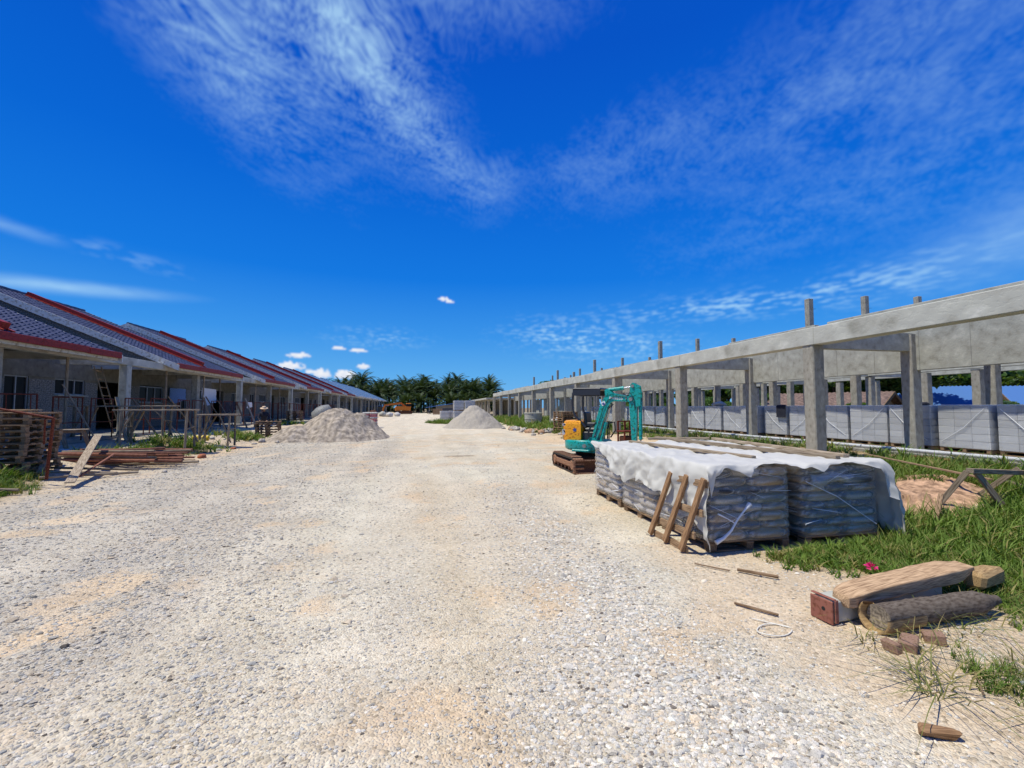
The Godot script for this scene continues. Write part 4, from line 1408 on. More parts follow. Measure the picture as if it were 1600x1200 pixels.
# wooden pallet: three runners, top boards and bottom boards, each its own mesh
func pallet(label: String, at: Vector3, turn := 0.0, w := 1.2, d := 1.0, h := 0.14, group := "wooden pallets on the site", plain := false) -> Node3D:
	var o := thing("pallet", label, "pallet", at, turn, group)
	var tone := rng.randi() % 4
	var boards := 6
	for i in boards:
		var x := lerpf(-w / 2 + 0.06, w / 2 - 0.06, i / float(boards - 1))
		plank(o, "top_board", Vector3(x, h - 0.011, -d / 2), Vector3(x, h - 0.011, d / 2), 0.022, 0.11, M["pallet_wood_%d" % ((tone + i * (i % 3)) % 4)])
	for i in 3:
		var z := (i - 1) * (d / 2 - 0.05)
		if plain:
			plank(o, "runner", Vector3(-w / 2, h / 2, z), Vector3(w / 2, h / 2, z), h - 0.046, 0.085, M["pallet_wood_%d" % ((tone + 1) % 4)])
			continue
		plank(o, "stringer", Vector3(-w / 2, h - 0.034, z), Vector3(w / 2, h - 0.034, z), 0.02, 0.1, M["pallet_wood_%d" % ((tone + 1) % 4)])
		for e in 3:
			var bx := (e - 1) * (w / 2 - 0.07)
			plank(o, "spacer_block", Vector3(bx - 0.065, (h - 0.044 + 0.022) / 2, z), Vector3(bx + 0.065, (h - 0.044 + 0.022) / 2, z), h - 0.068, 0.09, M["pallet_wood_%d" % ((tone + e) % 4)])
	for i in 3:
		var x := (i - 1) * (w / 2 - 0.06)
		plank(o, "bottom_board", Vector3(x, 0.011, -d / 2), Vector3(x, 0.011, d / 2), 0.022, 0.11, M["pallet_wood_%d" % ((tone + i) % 4)])
	return o

func pallet_stack(n: int, at: Vector3, turn: float, jit: float, of: String, w := 1.2, d := 1.0) -> void:
	for k in n:
		var from_top := n - 1 - k
		var l := "topmost wooden pallet of the %s" % of if from_top == 0 else ("lowest wooden pallet of the %s" % of if k == 0 else "%s wooden pallet from the top of the %s" % [ordinal(from_top), of])
		pallet(l, at + Vector3(rng.randf_range(-jit, jit), k * 0.142, rng.randf_range(-jit, jit)), turn + rng.randf_range(-jit, jit), w, d, 0.14, "pallets of the " + of)

# print: the colours on the paper, ends and middle, with blotches of pale lettering
func sack_mesh(sd: int, l: float, h: float, w: float, ends := Color(1, 1, 1), mid := Color(1, 1, 1), ink := 0.0) -> ArrayMesh:
	var f := noise(3.0, sd, 3)
	var f2 := noise(9.0, sd + 50, 2)
	var b := MB.new()
	b.colored = true
	var nu := 34
	var nv := 11
	var p := PackedVector3Array()
	var cols := PackedColorArray()
	var sp := func(v: float, e: float) -> float: return signf(v) * pow(absf(v), e)
	for j in nv:
		var phi := -PI / 2 + PI * j / (nv - 1)
		for i in nu:
			var th := -TAU * i / nu
			var cp: float = sp.call(cos(phi), 0.55)
			var x: float = cp * sp.call(cos(th), 0.42)
			var z: float = cp * sp.call(sin(th), 0.42)
			var y: float = sp.call(sin(phi), 0.6)
			y *= 1.0 - 0.45 * pow(absf(x), 5.0) - 0.12 * pow(absf(z), 4.0)
			var q := Vector3(x * l / 2, y * h / 2, z * w / 2)
			var blot := f2.get_noise_3d(q.x * 0.9, q.y * 2.0, q.z * 0.9)
			var cc := ends.lerp(mid, smoothstep(0.82, 0.6, absf(x) + 0.5 * blot))
			if ink > 0.0 and f2.get_noise_3d(q.x * 2.6 + 9.0, q.y * 3.0, q.z * 2.6) > 0.22:
				cc = cc.lerp(Color(0.66, 0.61, 0.53), ink)
			cols.append(cc)
			q += q.normalized() * (0.014 * f.get_noise_3d(q.x * 2.2, q.y * 4.0, q.z * 2.2) + 0.006 * f2.get_noise_3d(q.x, q.y, q.z))
			p.append(q)
	b.grid(p, nu, nv, true)
	b.c = cols
	return b.mesh()

# stretch film round a block of w x h x d whose base centre is the origin
func film_mesh(w: float, h: float, d: float, layers: int, sd: int, bulge := 0.012) -> ArrayMesh:
	var f := noise(1.0, sd, 3)
	var b := MB.new()
	var ring := []
	var c := 0.05
	var n := 9
	for s in 4:
		var hw := w / 2 if s % 2 == 0 else d / 2
		var hd := d / 2 if s % 2 == 0 else w / 2
		for i in n + 1:
			ring.append(Vector2(hw, lerpf(-hd + c, hd - c, i / float(n))).rotated(s * PI / 2))
	var rows := layers * 4
	var p := PackedVector3Array()
	for j in rows + 1:
		var y := h * j / rows
		var inset := 0.0
		for q in ring:
			var k: float = 0.014 + bulge * absf(sin(PI * layers * y / h)) + 0.014 * f.get_noise_3d(q.x * 4.0, y * 9.0, q.y * 4.0) - inset
			var dd: Vector2 = q.normalized() * k
			p.append(Vector3(q.x + dd.x, y, -(q.y + dd.y)))
	b.grid(p, ring.size(), rows + 1, true)
	return b.mesh()

func sack_stacks() -> void:
	rng.seed = 606
	var meshes := []
	for k in 4:
		meshes.append(sack_mesh(700 + k, 0.60, 0.135, 0.41, Color(0.60, 0.55, 0.5), Color(0.54, 0.48, 0.42), 0.3))
	var prints := [[Color(0.085, 0.08, 0.09), Color(0.50, 0.33, 0.16)], [Color(0.10, 0.12, 0.07), Color(0.46, 0.31, 0.15)], [Color(0.07, 0.065, 0.07), Color(0.13, 0.15, 0.10)], [Color(0.42, 0.28, 0.14), Color(0.10, 0.095, 0.09)]]
	var dark_meshes := []
	for k in 4:
		dark_meshes.append(sack_mesh(730 + k, 0.60, 0.135, 0.41, prints[k][0], prints[k][1], 0.75))
	var spots := [[3.975, -5.475, "front left of the tarp covered sack stacks"], [3.985, -6.755, "middle left of the tarp covered sack stacks"], [3.99, -8.03, "rear left of the tarp covered sack stacks"], [5.33, -5.475, "front right of the tarp covered sack stacks"], [5.34, -6.755, "middle right of the tarp covered sack stacks"], [5.34, -8.03, "rear right of the tarp covered sack stacks"]]
	for s in 6:
		var x: float = spots[s][0]
		var z: float = spots[s][1]
		var y := gh(x, z) - 0.01
		pallet("pallet under the " + spots[s][2], Vector3(x, y, z), PI / 2, 1.14, 1.12, 0.13, "pallets under the sacks")
		var o := thing("sack_stack", "film wrapped stack of filled sacks, " + spots[s][2], "sacks", Vector3(x, y + 0.13, z), 0.0, "film wrapped stacks of sacks by the road")
		for l in 8:
			for a in 2:
				for c in 3:
					var u := (a - 0.5) * 0.57 + rng.randf_range(-0.015, 0.015)
					var v := (c - 1) * 0.385 + rng.randf_range(-0.012, 0.012)
					var pos := Vector3(u, 0.058 + l * 0.108, v)
					var turn := rng.randf_range(-0.03, 0.03)
					if l % 2:
						pos = Vector3(v, 0.058 + l * 0.108, u)
						turn += PI / 2
					var dark := s == 0 or s == 3
					var r := rng.randf()
					var sm: ArrayMesh = meshes[rng.randi() % 4]
					if (dark and (v > -0.2 or l % 2) and r < 0.93) or r < 0.1:
						sm = dark_meshes[rng.randi() % 4]
					part(o, "sack", sm, M.sack_print, Transform3D(Basis.from_euler(Vector3(rng.randf_range(-0.03, 0.03), turn + (PI if r > 0.5 else 0.0), rng.randf_range(-0.02, 0.02))), pos))
		part(o, "stretch_film", film_mesh(1.14, 0.885, 1.14, 8, 720 + s, 0.016), M.film)
		# creases pulled tight in the film, running out from the corners
		var cr := MB.new()
		for i in 16:
			var side := i % 2
			var u0 := rng.randf_range(-0.56, 0.56)
			var v0 := rng.randf_range(0.04, 0.86)
			var sl := rng.randf_range(-0.55, 0.55)
			var ln := rng.randf_range(0.18, 0.5)
			var pts2 := []
			for e in 4:
				var u := clampf(u0 + ln * (e - 1.5) / 3.0, -0.58, 0.58)
				var yy := clampf(v0 + sl * ln * (e - 1.5) / 3.0, 0.01, 0.88)
				pts2.append(Vector3(-0.602 - 0.006 * (e % 2), yy, u) if side == 0 else Vector3(u, yy, 0.602 + 0.006 * (e % 2)))
			var rr := rng.randf_range(0.0015, 0.0045)
			cr.tube(pts2, [rr * 0.4, rr, rr, rr * 0.4], 5)
		part(o, "film_creases", cr.mesh(), M.film_twist).set_meta("kind", "stuff")
		# slack ends of the film
		var tw := MB.new()
		if s == 0:
			var pts := [Vector3(3.93, 0.57, -4.845), Vector3(3.85, 0.50, -4.835), Vector3(3.76, 0.40, -4.84), Vector3(3.66, 0.26, -4.84), Vector3(3.56, 0.17, -4.85), Vector3(3.46, 0.12, -4.86)]
			tw.tube(pts.map(func(q): return q - Vector3(x, y + 0.13, z)), [0.03, 0.012, 0.011, 0.014, 0.02, 0.03], 7)
			tw.tube([Vector3(3.72, 0.34, -4.845), Vector3(3.62, 0.40, -4.845), Vector3(3.5, 0.46, -4.86)].map(func(q): return q - Vector3(x, y + 0.13, z)), [0.008, 0.006, 0.012], 6)
			part(o, "twisted_film", tw.mesh(), M.film_twist)
		elif s == 3:
			tw.tube([Vector3(-0.55, 0.7, 0.6), Vector3(-0.1, 0.5, 0.61), Vector3(0.5, 0.12, 0.61)], [0.006, 0.005, 0.006], 6)
			part(o, "twisted_film", tw.mesh(), M.film_twist)
			var fl := MB.new()
			var g := PackedVector3Array()
			var ff := noise(2.0, 71, 3)
			for j in 9:
				for i in 17:
					var u := i / 16.0
					var t := j / 8.0
					g.append(Vector3(lerpf(-0.5, 0.14, u), 0.80 - t * (0.20 - 0.13 * u) - 0.02 * sin(u * 9.0), 0.6 + 0.05 * sin(t * 3.0) + 0.03 * ff.get_noise_2d(u * 5.0, t * 4.0)))
			fl.grid(g, 17, 9)
			part(o, "loose_film", fl.mesh(), M.film_milky)
		elif s == 2:
			tw.tube([Vector3(-0.6, 0.1, 0.3), Vector3(-0.59, 0.16, 0.55), Vector3(-0.45, 0.27, 0.62)], [0.008, 0.008, 0.01], 6)
			part(o, "twisted_film", tw.mesh(), M.film_twist)
	tarp()
	# loose timbers lying on the tarp
	var pl := [[Vector3(4.02, 1.075, -8.25), Vector3(4.40, 1.07, -5.32), 0.05, 0.085, "weathered timber lying on the tarp, nearest the road"], [Vector3(5.05, 1.085, -9.1), Vector3(5.42, 1.08, -5.0), 0.06, 0.09, "long weathered timber lying along the middle of the tarp"], [Vector3(6.05, 1.09, -8.5), Vector3(5.72, 1.085, -5.15), 0.05, 0.1, "pale timber lying on the tarp, farthest from the road"], [Vector3(4.75, 1.08, -8.9), Vector3(5.75, 1.12, -8.2), 0.045, 0.08, "short timber lying across the far end of the tarp"]]
	for q in pl:
		var o := top("timber", plank_mesh(q[0].distance_to(q[1]), q[2], q[3], 0.006), M["old_wood_%d" % [0, 1, 2, 0][pl.find(q)]], q[4], "timber", Vector3.ZERO, 0.0, "loose timbers on the tarp")
		o.transform = along(q[0], q[1])
	# small wooden frame leaning on the stack
	var fr := thing("timber_rack", "small brown wooden rack of three uprights leaning on the sacks", "rack", Vector3(3.2, 0, -5.35))
	var F := Vector3(3.2, 0, -5.35)
	var feet := [Vector3(3.06, 0.01, -5.72), Vector3(3.07, 0.01, -5.36), Vector3(3.08, 0.01, -5.0)]
	var tops := [Vector3(3.27, 0.88, -5.5), Vector3(3.275, 0.89, -5.14), Vector3(3.28, 0.90, -4.80)]
	for i in 3:
		plank(fr, "upright", feet[i] - F, tops[i] - F, 0.045, 0.075, M.frame_wood, Vector3.LEFT)
	for t in [[0.03, 0.0, 1.06], [0.24, -0.03, 1.13], [0.55, 0.35, 1.15], [0.93, -0.02, 1.06]]:
		var a: Vector3 = feet[0].lerp(tops[0], t[0])
		var e: Vector3 = feet[2].lerp(tops[2], t[0])
		var back := Vector3(0.052, -0.01, 0)
		plank(fr, "slat", a.lerp(e, t[1]) + back - F, a.lerp(e, t[2]) + back - F, 0.085, 0.026, M.pallet_wood_2, Vector3.UP)

func curve(pts: Array, u: float) -> float:
	if u <= pts[0][0]:
		return pts[0][1]
	for i in pts.size() - 1:
		if u <= pts[i + 1][0]:
			return lerpf(pts[i][1], pts[i + 1][1], smoothstep(0.0, 1.0, (u - pts[i][0]) / (pts[i + 1][0] - pts[i][0])))
	return pts[-1][1]

func tarp() -> void:
	var xl := 3.365
	var xr := 5.955
	var zf := -4.85
	var zb := -8.64
	var hem_l := [[-8.7, 0.05], [-8.2, 0.1], [-7.7, 0.24], [-7.3, 0.42], [-6.95, 0.5], [-6.65, 0.40], [-6.2, 0.44], [-5.75, 0.5], [-5.4, 0.62], [-5.05, 0.64], [-4.85, 0.8]]
	var hem_f := [[3.36, 0.40], [3.44, 0.16], [3.56, 0.06], [3.72, 0.09], [3.9, 0.17], [3.98, 0.06], [4.1, 0.025], [4.6, 0.02], [4.78, 0.05], [4.95, 0.13], [5.1, 0.05], [5.5, 0.02], [5.85, 0.12], [5.96, 0.5]]
	var hem_r := [[-8.7, 0.6], [-7.0, 0.8], [-5.2, 0.98], [-4.85, 1.03]]
	var f1 := noise(0.9, 81, 3)
	var f2 := noise(2.6, 82, 4)
	var f3 := noise(7.0, 83, 2)
	var fr := noise(2.3, 84, 3)
	fr.fractal_type = FastNoiseLite.FRACTAL_RIDGED
	var nl := 26
	var nt := 74
	var nr := 26
	var nz := 110
	var nfl := 16
	var cols := nl + nt + nr
	var p := PackedVector3Array()
	for j in nz + nfl:
		var z := lerpf(zb, zf, minf(1.0, j / float(nz - 1)))
		var tau := maxf(0.0, (j - nz + 1) / float(nfl))
		for i in cols:
			var x := 0.0
			var dl := 0.0
			var dr := 0.0
			if i < nl:
				x = xl
				dl = curve(hem_l, z) * (1.12 + 0.10 * f2.get_noise_1d(z * 2.0) + 0.06 * f3.get_noise_1d(z)) * (1.0 - i / float(nl))
			elif i < nl + nt:
				x = lerpf(xl, xr, (i - nl) / float(nt - 1))
			else:
				x = xr
				dr = curve(hem_r, z) * (i - nl - nt + 1) / float(nr)
			var df := curve(hem_f, x) * tau
			if i < nl:
				df *= 0.35
			# resting height: sagging between the stacks, lying on the sacks
			var sag := 0.0
			for g in [-6.115, -7.39]:
				sag += 0.045 * exp(-pow((z - g) / 0.13, 2.0))
			sag += 0.06 * exp(-pow((x - 4.655) / 0.12, 2.0))
			var y := 1.045 - sag + 0.03 * f1.get_noise_2d(x * 1.4, z * 1.4) + 0.008 * f2.get_noise_2d(x * 0.8, z * 1.8) + 0.012 * absf(f2.get_noise_2d(x * 0.9 + z * 0.5, z * 0.3 - x * 0.2 + 4.0))
			var d := dl + dr + df
			var rr := 0.05
			var out := rr * (1.0 - exp(-d / rr))
			y -= d - out * 0.6
			var q := Vector3(x, y, z)
			var fold := f2.get_noise_2d(z * 1.1, d * 0.6 + 5.0) * 0.07 + f1.get_noise_2d(z * 2.4 + 3.0, d * 1.0) * 0.09 + f3.get_noise_2d(z * 0.7, d * 0.5) * 0.022
			if dl > 0.0:
				q.x -= out * 0.6 + maxf(-0.03, fold) * minf(1.0, dl * 3.0) + 0.035 * minf(1.0, dl * 4.0)
			if dr > 0.0:
				q.x += out * 0.6 + 0.20 * dr + maxf(-0.03, fold) * minf(1.0, dr * 3.0) * 1.3 + 0.03
			if df > 0.0:
				var ff := f2.get_noise_2d(x * 1.8, df * 1.5) * 0.035 + f3.get_noise_2d(x * 0.8, df) * 0.02
				q.z += out * 0.6 + maxf(-0.02, ff) * minf(1.0, df * 6.0) + 0.035 * minf(1.0, df * 8.0)
				if dr > 0.0:
					q.z += 0.06 * tau
			q += Vector3(-0.7 if dl > 0.0 else (0.7 if dr > 0.0 else 0.0), 0.8 if d < 0.05 else 0.2, 0.7 if df > 0.02 else 0.0) * 0.03 * fr.get_noise_3d(q.x * 0.9 + q.z * 0.5, q.y * 1.2, q.z * 0.8)
			q += Vector3(f3.get_noise_3d(q.x, q.y, q.z), f3.get_noise_3d(q.y, q.z, q.x) * 0.6, f3.get_noise_3d(q.z, q.x, q.y)) * 0.006
			p.append(q)
	var b := MB.new()
	b.grid(p, cols, nz + nfl)
	top("tarpaulin", b.mesh(), M.tarp, "creased off-white tarpaulin draped over the sack stacks", "tarpaulin")

func block_stacks() -> void:
	rng.seed = 515
	var blk := MB.new()
	blk.cbox(Vector3.ZERO, Vector3(0.383, 0.183, 0.383), 0.008)
	var bm := blk.mesh()
	var crs := MB.new()
	crs.cbox(Vector3.ZERO, Vector3(1.165, 0.186, 1.165), 0.008)
	var cm := crs.mesh()
	var n := 26
	for k in n:
		var z := -8.0 - 1.31 * k + rng.randf_range(-0.03, 0.03)
		var x := 14.72 + rng.randf_range(-0.09, 0.09)
		var turn := rng.randf_range(-0.06, 0.06)
		pallet("pallet under the %s wrapped block stack from the right edge" % ordinal(k), Vector3(x, 0.553, z), turn, 1.15, 1.15, 0.12, "pallets under the wrapped block stacks", true)
		var o := thing("block_stack", "film wrapped stack of grey blocks, %s from the right edge in the frame" % ordinal(k), "block stack", Vector3(x, 0.675, z), turn, "film wrapped block stacks under the concrete frame")
		for c in 6:
			if k < 12:
				for a in 3:
					for e in 3:
						if a == 1 and e == 1:
							continue
						part(o, "block", bm, M["block_%d" % (rng.randi() % 3)], Transform3D(Basis(), Vector3((a - 1) * 0.391 + rng.randf_range(-0.004, 0.004), 0.095 + c * 0.19, (e - 1) * 0.391)))
			else:
				part(o, "course", cm, M["block_%d" % (rng.randi() % 3)], Transform3D(Basis(), Vector3(rng.randf_range(-0.01, 0.01), 0.095 + c * 0.19, 0)))
		part(o, "stretch_film", film_mesh(1.17, 1.16, 1.17, 6, 760 + k, 0.004), M.film_milky)
		var tw := MB.new()
		var s := 1.0 if k % 2 else -1.0
		tw.tube([Vector3(-0.61, 0.15, -0.5 * s), Vector3(-0.625, 0.55, 0.05 * s), Vector3(-0.615, 1.05, 0.5 * s)], [0.006, 0.009, 0.006], 5)
		part(o, "twisted_film", tw.mesh(), M.film_twist)
	# thicker sheets slipped down between two stacks
	var jk := MB.new()
	var g := PackedVector3Array()
	var f := noise(3.0, 91, 3)
	for j in 16:
		var t := j / 15.0
		for i in 14:
			var u := i / 13.0
			var over := t * 0.75 - 0.25
			var y := 1.86 if over < 0 else 1.86 - over
			var xx := 14.10 - (0.05 if over > 0 else over * 0.9) - 0.03 * f.get_noise_2d(u * 2.0, t * 2.0)
			g.append(Vector3(xx, y + 0.02 * f.get_noise_2d(u * 3.0 + 4.0, 1.0), lerpf(-15.65, -15.18, u) + 0.03 * (t - 0.5) * (u - 0.5)))
	jk.grid(g, 14, 16)
	top("jacket", jk.mesh(), M.navy_cloth, "dark navy jacket hung over a wrapped block stack", "jacket")
	# white plastic pipes along the slab edge
	for k in 9:
		var z0 := -7.0 - k * 4.05
		for e in 2:
			var o := top("plastic_pipe", pole_mesh(4.0, 0.04, 10), M.white_pipe, "white plastic pipe on the slab edge, %s length from the right edge, %s" % [ordinal(k), "outer" if e == 0 else "inner"], "pipe", Vector3.ZERO, 0.0, "white pipes along the slab edge")
			o.transform = along(Vector3(12.78 + e * 0.14 + 0.03 * (k % 2), 0.61, z0), Vector3(12.80 + e * 0.13, 0.61, z0 - 4.0))

# a side-profile plate: 2D outline (forward, up) with a lateral thickness, at lateral offset lat
func profile(poly: Array, thick: float, lat := 0.0) -> MB:
	var b := MB.new()
	b.prism(PackedVector2Array(poly), thick, Transform3D(Basis(), Vector3(0, 0, lat)))
	return b

func offset_strip(pts: Array, widths: Array) -> Array:
	var l := []
	var r := []
	for i in pts.size():
		var d: Vector2 = (pts[mini(i + 1, pts.size() - 1)] - pts[maxi(i - 1, 0)]).normalized()
		var n: Vector2 = Vector2(-d.y, d.x) * widths[i] / 2
		l.append(pts[i] + n)
		r.push_front(pts[i] - n)
	return l + r

func crawler(o: Node3D, x: float, length: float, w: float) -> void:
	# local z forward; belt loop in the (z, y) plane
	var rad := 0.2
	var half := length / 2 - rad
	var loop := []
	for i in 9:
		var a := -PI / 2 + PI * i / 8
		loop.append(Vector2(half + cos(a) * rad, rad + 0.02 + sin(a) * rad))
	for i in 9:
		var a := PI / 2 + PI * i / 8
		loop.append(Vector2(-half + cos(a) * rad, rad + 0.02 + sin(a) * rad))
	var tr := MeshInstance3D.new()
	var b := MB.new()
	var m := loop.size()
	for i in m:
		var p: Vector2 = loop[i]
		var q: Vector2 = loop[(i + 1) % m]
		b.quad(Vector3(x - w / 2, p.y, p.x), Vector3(x + w / 2, p.y, p.x), Vector3(x + w / 2, q.y, q.x), Vector3(x - w / 2, q.y, q.x))
		var c := Vector2(clampf(p.x, -half, half), rad + 0.02)
		var e := Vector2(clampf(q.x, -half, half), rad + 0.02)
		var pi2 := p.lerp(c, 0.22)
		var qi := q.lerp(e, 0.22)
		for s in [-1.0, 1.0]:
			b.quad(Vector3(x + s * w / 2, p.y, p.x), Vector3(x + s * w / 2, q.y, q.x), Vector3(x + s * w / 2, qi.y, qi.x), Vector3(x + s * w / 2, pi2.y, pi2.x))
	var track := part(o, "track", b.mesh(), M.rubber)
	# cleats spaced along the loop
	var per := 0.0
	var segs := []
	for i in m:
		segs.append(loop[i].distance_to(loop[(i + 1) % m]))
		per += segs[i]
	var n := 36
	var cl := MB.new()
	for k in n:
		var d := per * k / n
		var i := 0
		while d > segs[i]:
			d -= segs[i]
			i += 1
		var p: Vector2 = loop[i].lerp(loop[(i + 1) % m], d / segs[i])
		var t: Vector2 = (loop[(i + 1) % m] - loop[i]).normalized()
		var nn := Vector2(t.y, -t.x)
		var z := Vector3(0, t.y, t.x)
		var y := Vector3(0, nn.y, nn.x)
		cl.box(Vector3(x, p.y + nn.y * 0.012, p.x + nn.x * 0.012), Vector3(w, 0.03, 0.05), Basis(y.cross(z), y, z))
	part(track, "cleats", cl.mesh(), M.muddy_steel)
	var fr := MB.new()
	fr.cbox(Vector3(x, rad + 0.02, 0), Vector3(w * 0.82, 0.17, length - 0.52), 0.03)
	part(o, "track_frame", fr.mesh(), M.muddy_steel)
	for z in [-half, half]:
		var wl := MB.new()
		wl.tube([Vector3(x - w * 0.46, rad + 0.02, z), Vector3(x - w * 0.44, rad + 0.02, z), Vector3(x + w * 0.44, rad + 0.02, z), Vector3(x + w * 0.46, rad + 0.02, z)], [0.11, 0.15, 0.15, 0.11], 18)
		part(o, "drive_wheel", wl.mesh(), M.muddy_steel)
	for k in 4:
		var z := lerpf(-half + 0.3, half - 0.3, k / 3.0)
		var wl := MB.new()
		wl.rod(Vector3(x - w * 0.4, 0.1, z), Vector3(x + w * 0.4, 0.1, z), 0.065, 12)
		part(o, "roller", wl.mesh(), M.dark_rust)

func excavator() -> void:
	var base := Vector3(4.56, gh(4.56, -12.1), -12.1)
	var o := thing("mini_excavator", "small turquoise tracked excavator with yellow hood and black canopy", "excavator", base)
	crawler(o, -0.61, 2.0, 0.28)
	crawler(o, 0.61, 2.0, 0.28)
	var uc := MB.new()
	uc.cbox(Vector3(0, 0.30, 0), Vector3(0.95, 0.2, 0.9), 0.03)
	uc.tube([Vector3(0, 0.36, 0), Vector3(0, 0.52, 0)], [0.34, 0.32], 20)
	part(o, "undercarriage", uc.mesh(), M.dark_rust)
	var bl := MB.new()
	var arc := []
	for i in 7:
		var t := i / 6.0
		arc.append(Vector2(1.06 - 0.07 * sin(t * PI), 0.02 + 0.34 * t))
	for i in 7:
		var t := 1.0 - i / 6.0
		arc.append(Vector2(1.03 - 0.07 * sin(t * PI), 0.02 + 0.34 * t))
	bl.prism(PackedVector2Array(arc), 1.5, Transform3D(Basis(Vector3.BACK, Vector3.UP, Vector3.LEFT), Vector3.ZERO))
	var blade := part(o, "dozer_blade", bl.mesh(), M.dark_rust)
	var rim := MB.new()
	rim.bar(Vector3(-0.75, 0.365, 1.045), Vector3(0.75, 0.365, 1.045), 0.035, 0.03)
	rim.bar(Vector3(-0.75, 0.025, 1.06), Vector3(0.75, 0.025, 1.06), 0.03, 0.05)
	rim.bar(Vector3(-0.755, 0.03, 1.06), Vector3(-0.755, 0.36, 1.06), 0.03, 0.05)
	rim.bar(Vector3(0.755, 0.03, 1.06), Vector3(0.755, 0.36, 1.06), 0.03, 0.05)
	part(blade, "blade_rim", rim.mesh(), M.muddy_steel)
	for x in [-0.3, 0.3]:
		var ba := MB.new()
		ba.bar(Vector3(x, 0.3, 0.3), Vector3(x, 0.2, 1.0), 0.07, 0.1)
		part(blade, "blade_arm", ba.mesh(), M.dark_rust)
	# upper works: local x forward, turned 42 degrees towards the camera
	var U := Transform3D(Basis(Vector3.UP, deg_to_rad(-42.0)), Vector3(0.04, 0, 0))
	var up := func(called: String, b: MB, m: Material) -> MeshInstance3D: return part(o, called, b.mesh(), m, U)
	var dk := MB.new()
	dk.tube([Vector3(0, 0.56, 0), Vector3(0, 0.60, 0), Vector3(0, 0.80, 0), Vector3(0, 0.84, 0)], [0.60, 0.66, 0.67, 0.63], 28)
	up.call("deck", dk, M.teal_paint)
	var hd := MB.new()
	# hood: a rounded block with sloping upper edge
	var rings := [[0.83, 1.0], [1.05, 1.0], [1.28, 0.985], [1.35, 0.93], [1.385, 0.8], [1.39, 0.0]]
	var plan := []
	for q in [[-0.66, -0.20], [-0.62, -0.34], [-0.50, -0.42], [-0.06, -0.42], [-0.06, 0.42], [-0.50, 0.42], [-0.62, 0.34], [-0.66, 0.20]]:
		plan.append(Vector2(q[0], q[1]))
	var ctr := Vector2(-0.36, 0)
	for k in rings.size() - 1:
		for i in plan.size():
			var j := (i + 1) % plan.size()
			var a: Vector2 = ctr + (plan[i] - ctr) * rings[k][1]
			var e: Vector2 = ctr + (plan[j] - ctr) * rings[k][1]
			var a2: Vector2 = ctr + (plan[i] - ctr) * rings[k + 1][1]
			var e2: Vector2 = ctr + (plan[j] - ctr) * rings[k + 1][1]
			if k == rings.size() - 2:
				hd.tri(Vector3(a.x, rings[k][0], a.y), Vector3(ctr.x, rings[k + 1][0], ctr.y), Vector3(e.x, rings[k][0], e.y))
			else:
				hd.quad(Vector3(a.x, rings[k][0], a.y), Vector3(a2.x, rings[k + 1][0], a2.y), Vector3(e2.x, rings[k + 1][0], e2.y), Vector3(e.x, rings[k][0], e.y))
	var hood: MeshInstance3D = up.call("engine_hood", hd, M.yellow_paint)
	var cw := MB.new()
	cw.cbox(Vector3(-0.665, 0.98, -0.02), Vector3(0.06, 0.34, 0.5), 0.02)
	part(hood, "rear_grille", cw.mesh(), M.black_paint)
	var st := MB.new()
	st.box(Vector3(-0.555, 1.26, 0.385), Vector3(0.14, 0.07, 0.008), Basis(Vector3.UP, 0.6))
	st.box(Vector3(-0.57, 1.05, 0.383), Vector3(0.13, 0.15, 0.008), Basis(Vector3.UP, 0.6))
	part(hood, "warning_label", st.mesh(), M.white_print)
	var st2 := MB.new()
	st2.box(Vector3(-0.555, 1.26, 0.390), Vector3(0.09, 0.035, 0.008), Basis(Vector3.UP, 0.6))
	st2.box(Vector3(-0.56, 1.06, 0.389), Vector3(0.03, 0.12, 0.008), Basis(Vector3.UP, 0.6) * Basis(Vector3.BACK, 0.7))
	part(hood, "warning_mark", st2.mesh(), M.black_print)
	var em := MB.new()
	em.rod(Vector3(-0.24, 1.12, 0.418), Vector3(-0.24, 1.12, 0.428), 0.05, 18)
	part(hood, "round_badge", em.mesh(), M.blue_print)
	# seat, floor, controls
	var se := MB.new()
	se.cbox(Vector3(0.14, 1.12, -0.05), Vector3(0.42, 0.12, 0.44), 0.04)
	se.cbox(Vector3(-0.04, 1.40, -0.05), Vector3(0.1, 0.46, 0.42), 0.04, Basis(Vector3.BACK, 0.12))
	up.call("seat", se, M.black_paint)
	var sb := MB.new()
	sb.cbox(Vector3(0.16, 0.95, -0.03), Vector3(0.44, 0.24, 0.7), 0.02)
	up.call("seat_box", sb, M.black_paint)
	for s in [-1.0, 1.0]:
		var ct := MB.new()
		ct.cbox(Vector3(0.26, 1.28, s * 0.32 - 0.03), Vector3(0.34, 0.1, 0.12), 0.02)
		ct.tube([Vector3(0.40, 1.3, s * 0.32 - 0.03), Vector3(0.43, 1.43, s * 0.32 - 0.03), Vector3(0.42, 1.5, s * 0.32 - 0.03)], [0.014, 0.014, 0.028], 8)
		up.call("control_lever", ct, M.black_paint)
	var tl := MB.new()
	for z in [-0.12, 0.06]:
		tl.tube([Vector3(0.58, 0.86, z), Vector3(0.60, 1.15, z), Vector3(0.52, 1.32, z)], [0.012, 0.012, 0.02], 7)
	up.call("travel_lever", tl, M.black_paint)
	# canopy on two bent rear posts
	var cn := MB.new()
	cn.cbox(Vector3(0.10, 2.27, -0.04), Vector3(0.86, 0.07, 0.86), 0.03, Basis(Vector3.BACK, -0.02))
	cn.box(Vector3(0.10, 2.17, 0.375), Vector3(0.8, 0.16, 0.03))
	cn.box(Vector3(0.10, 2.17, -0.455), Vector3(0.8, 0.16, 0.03))
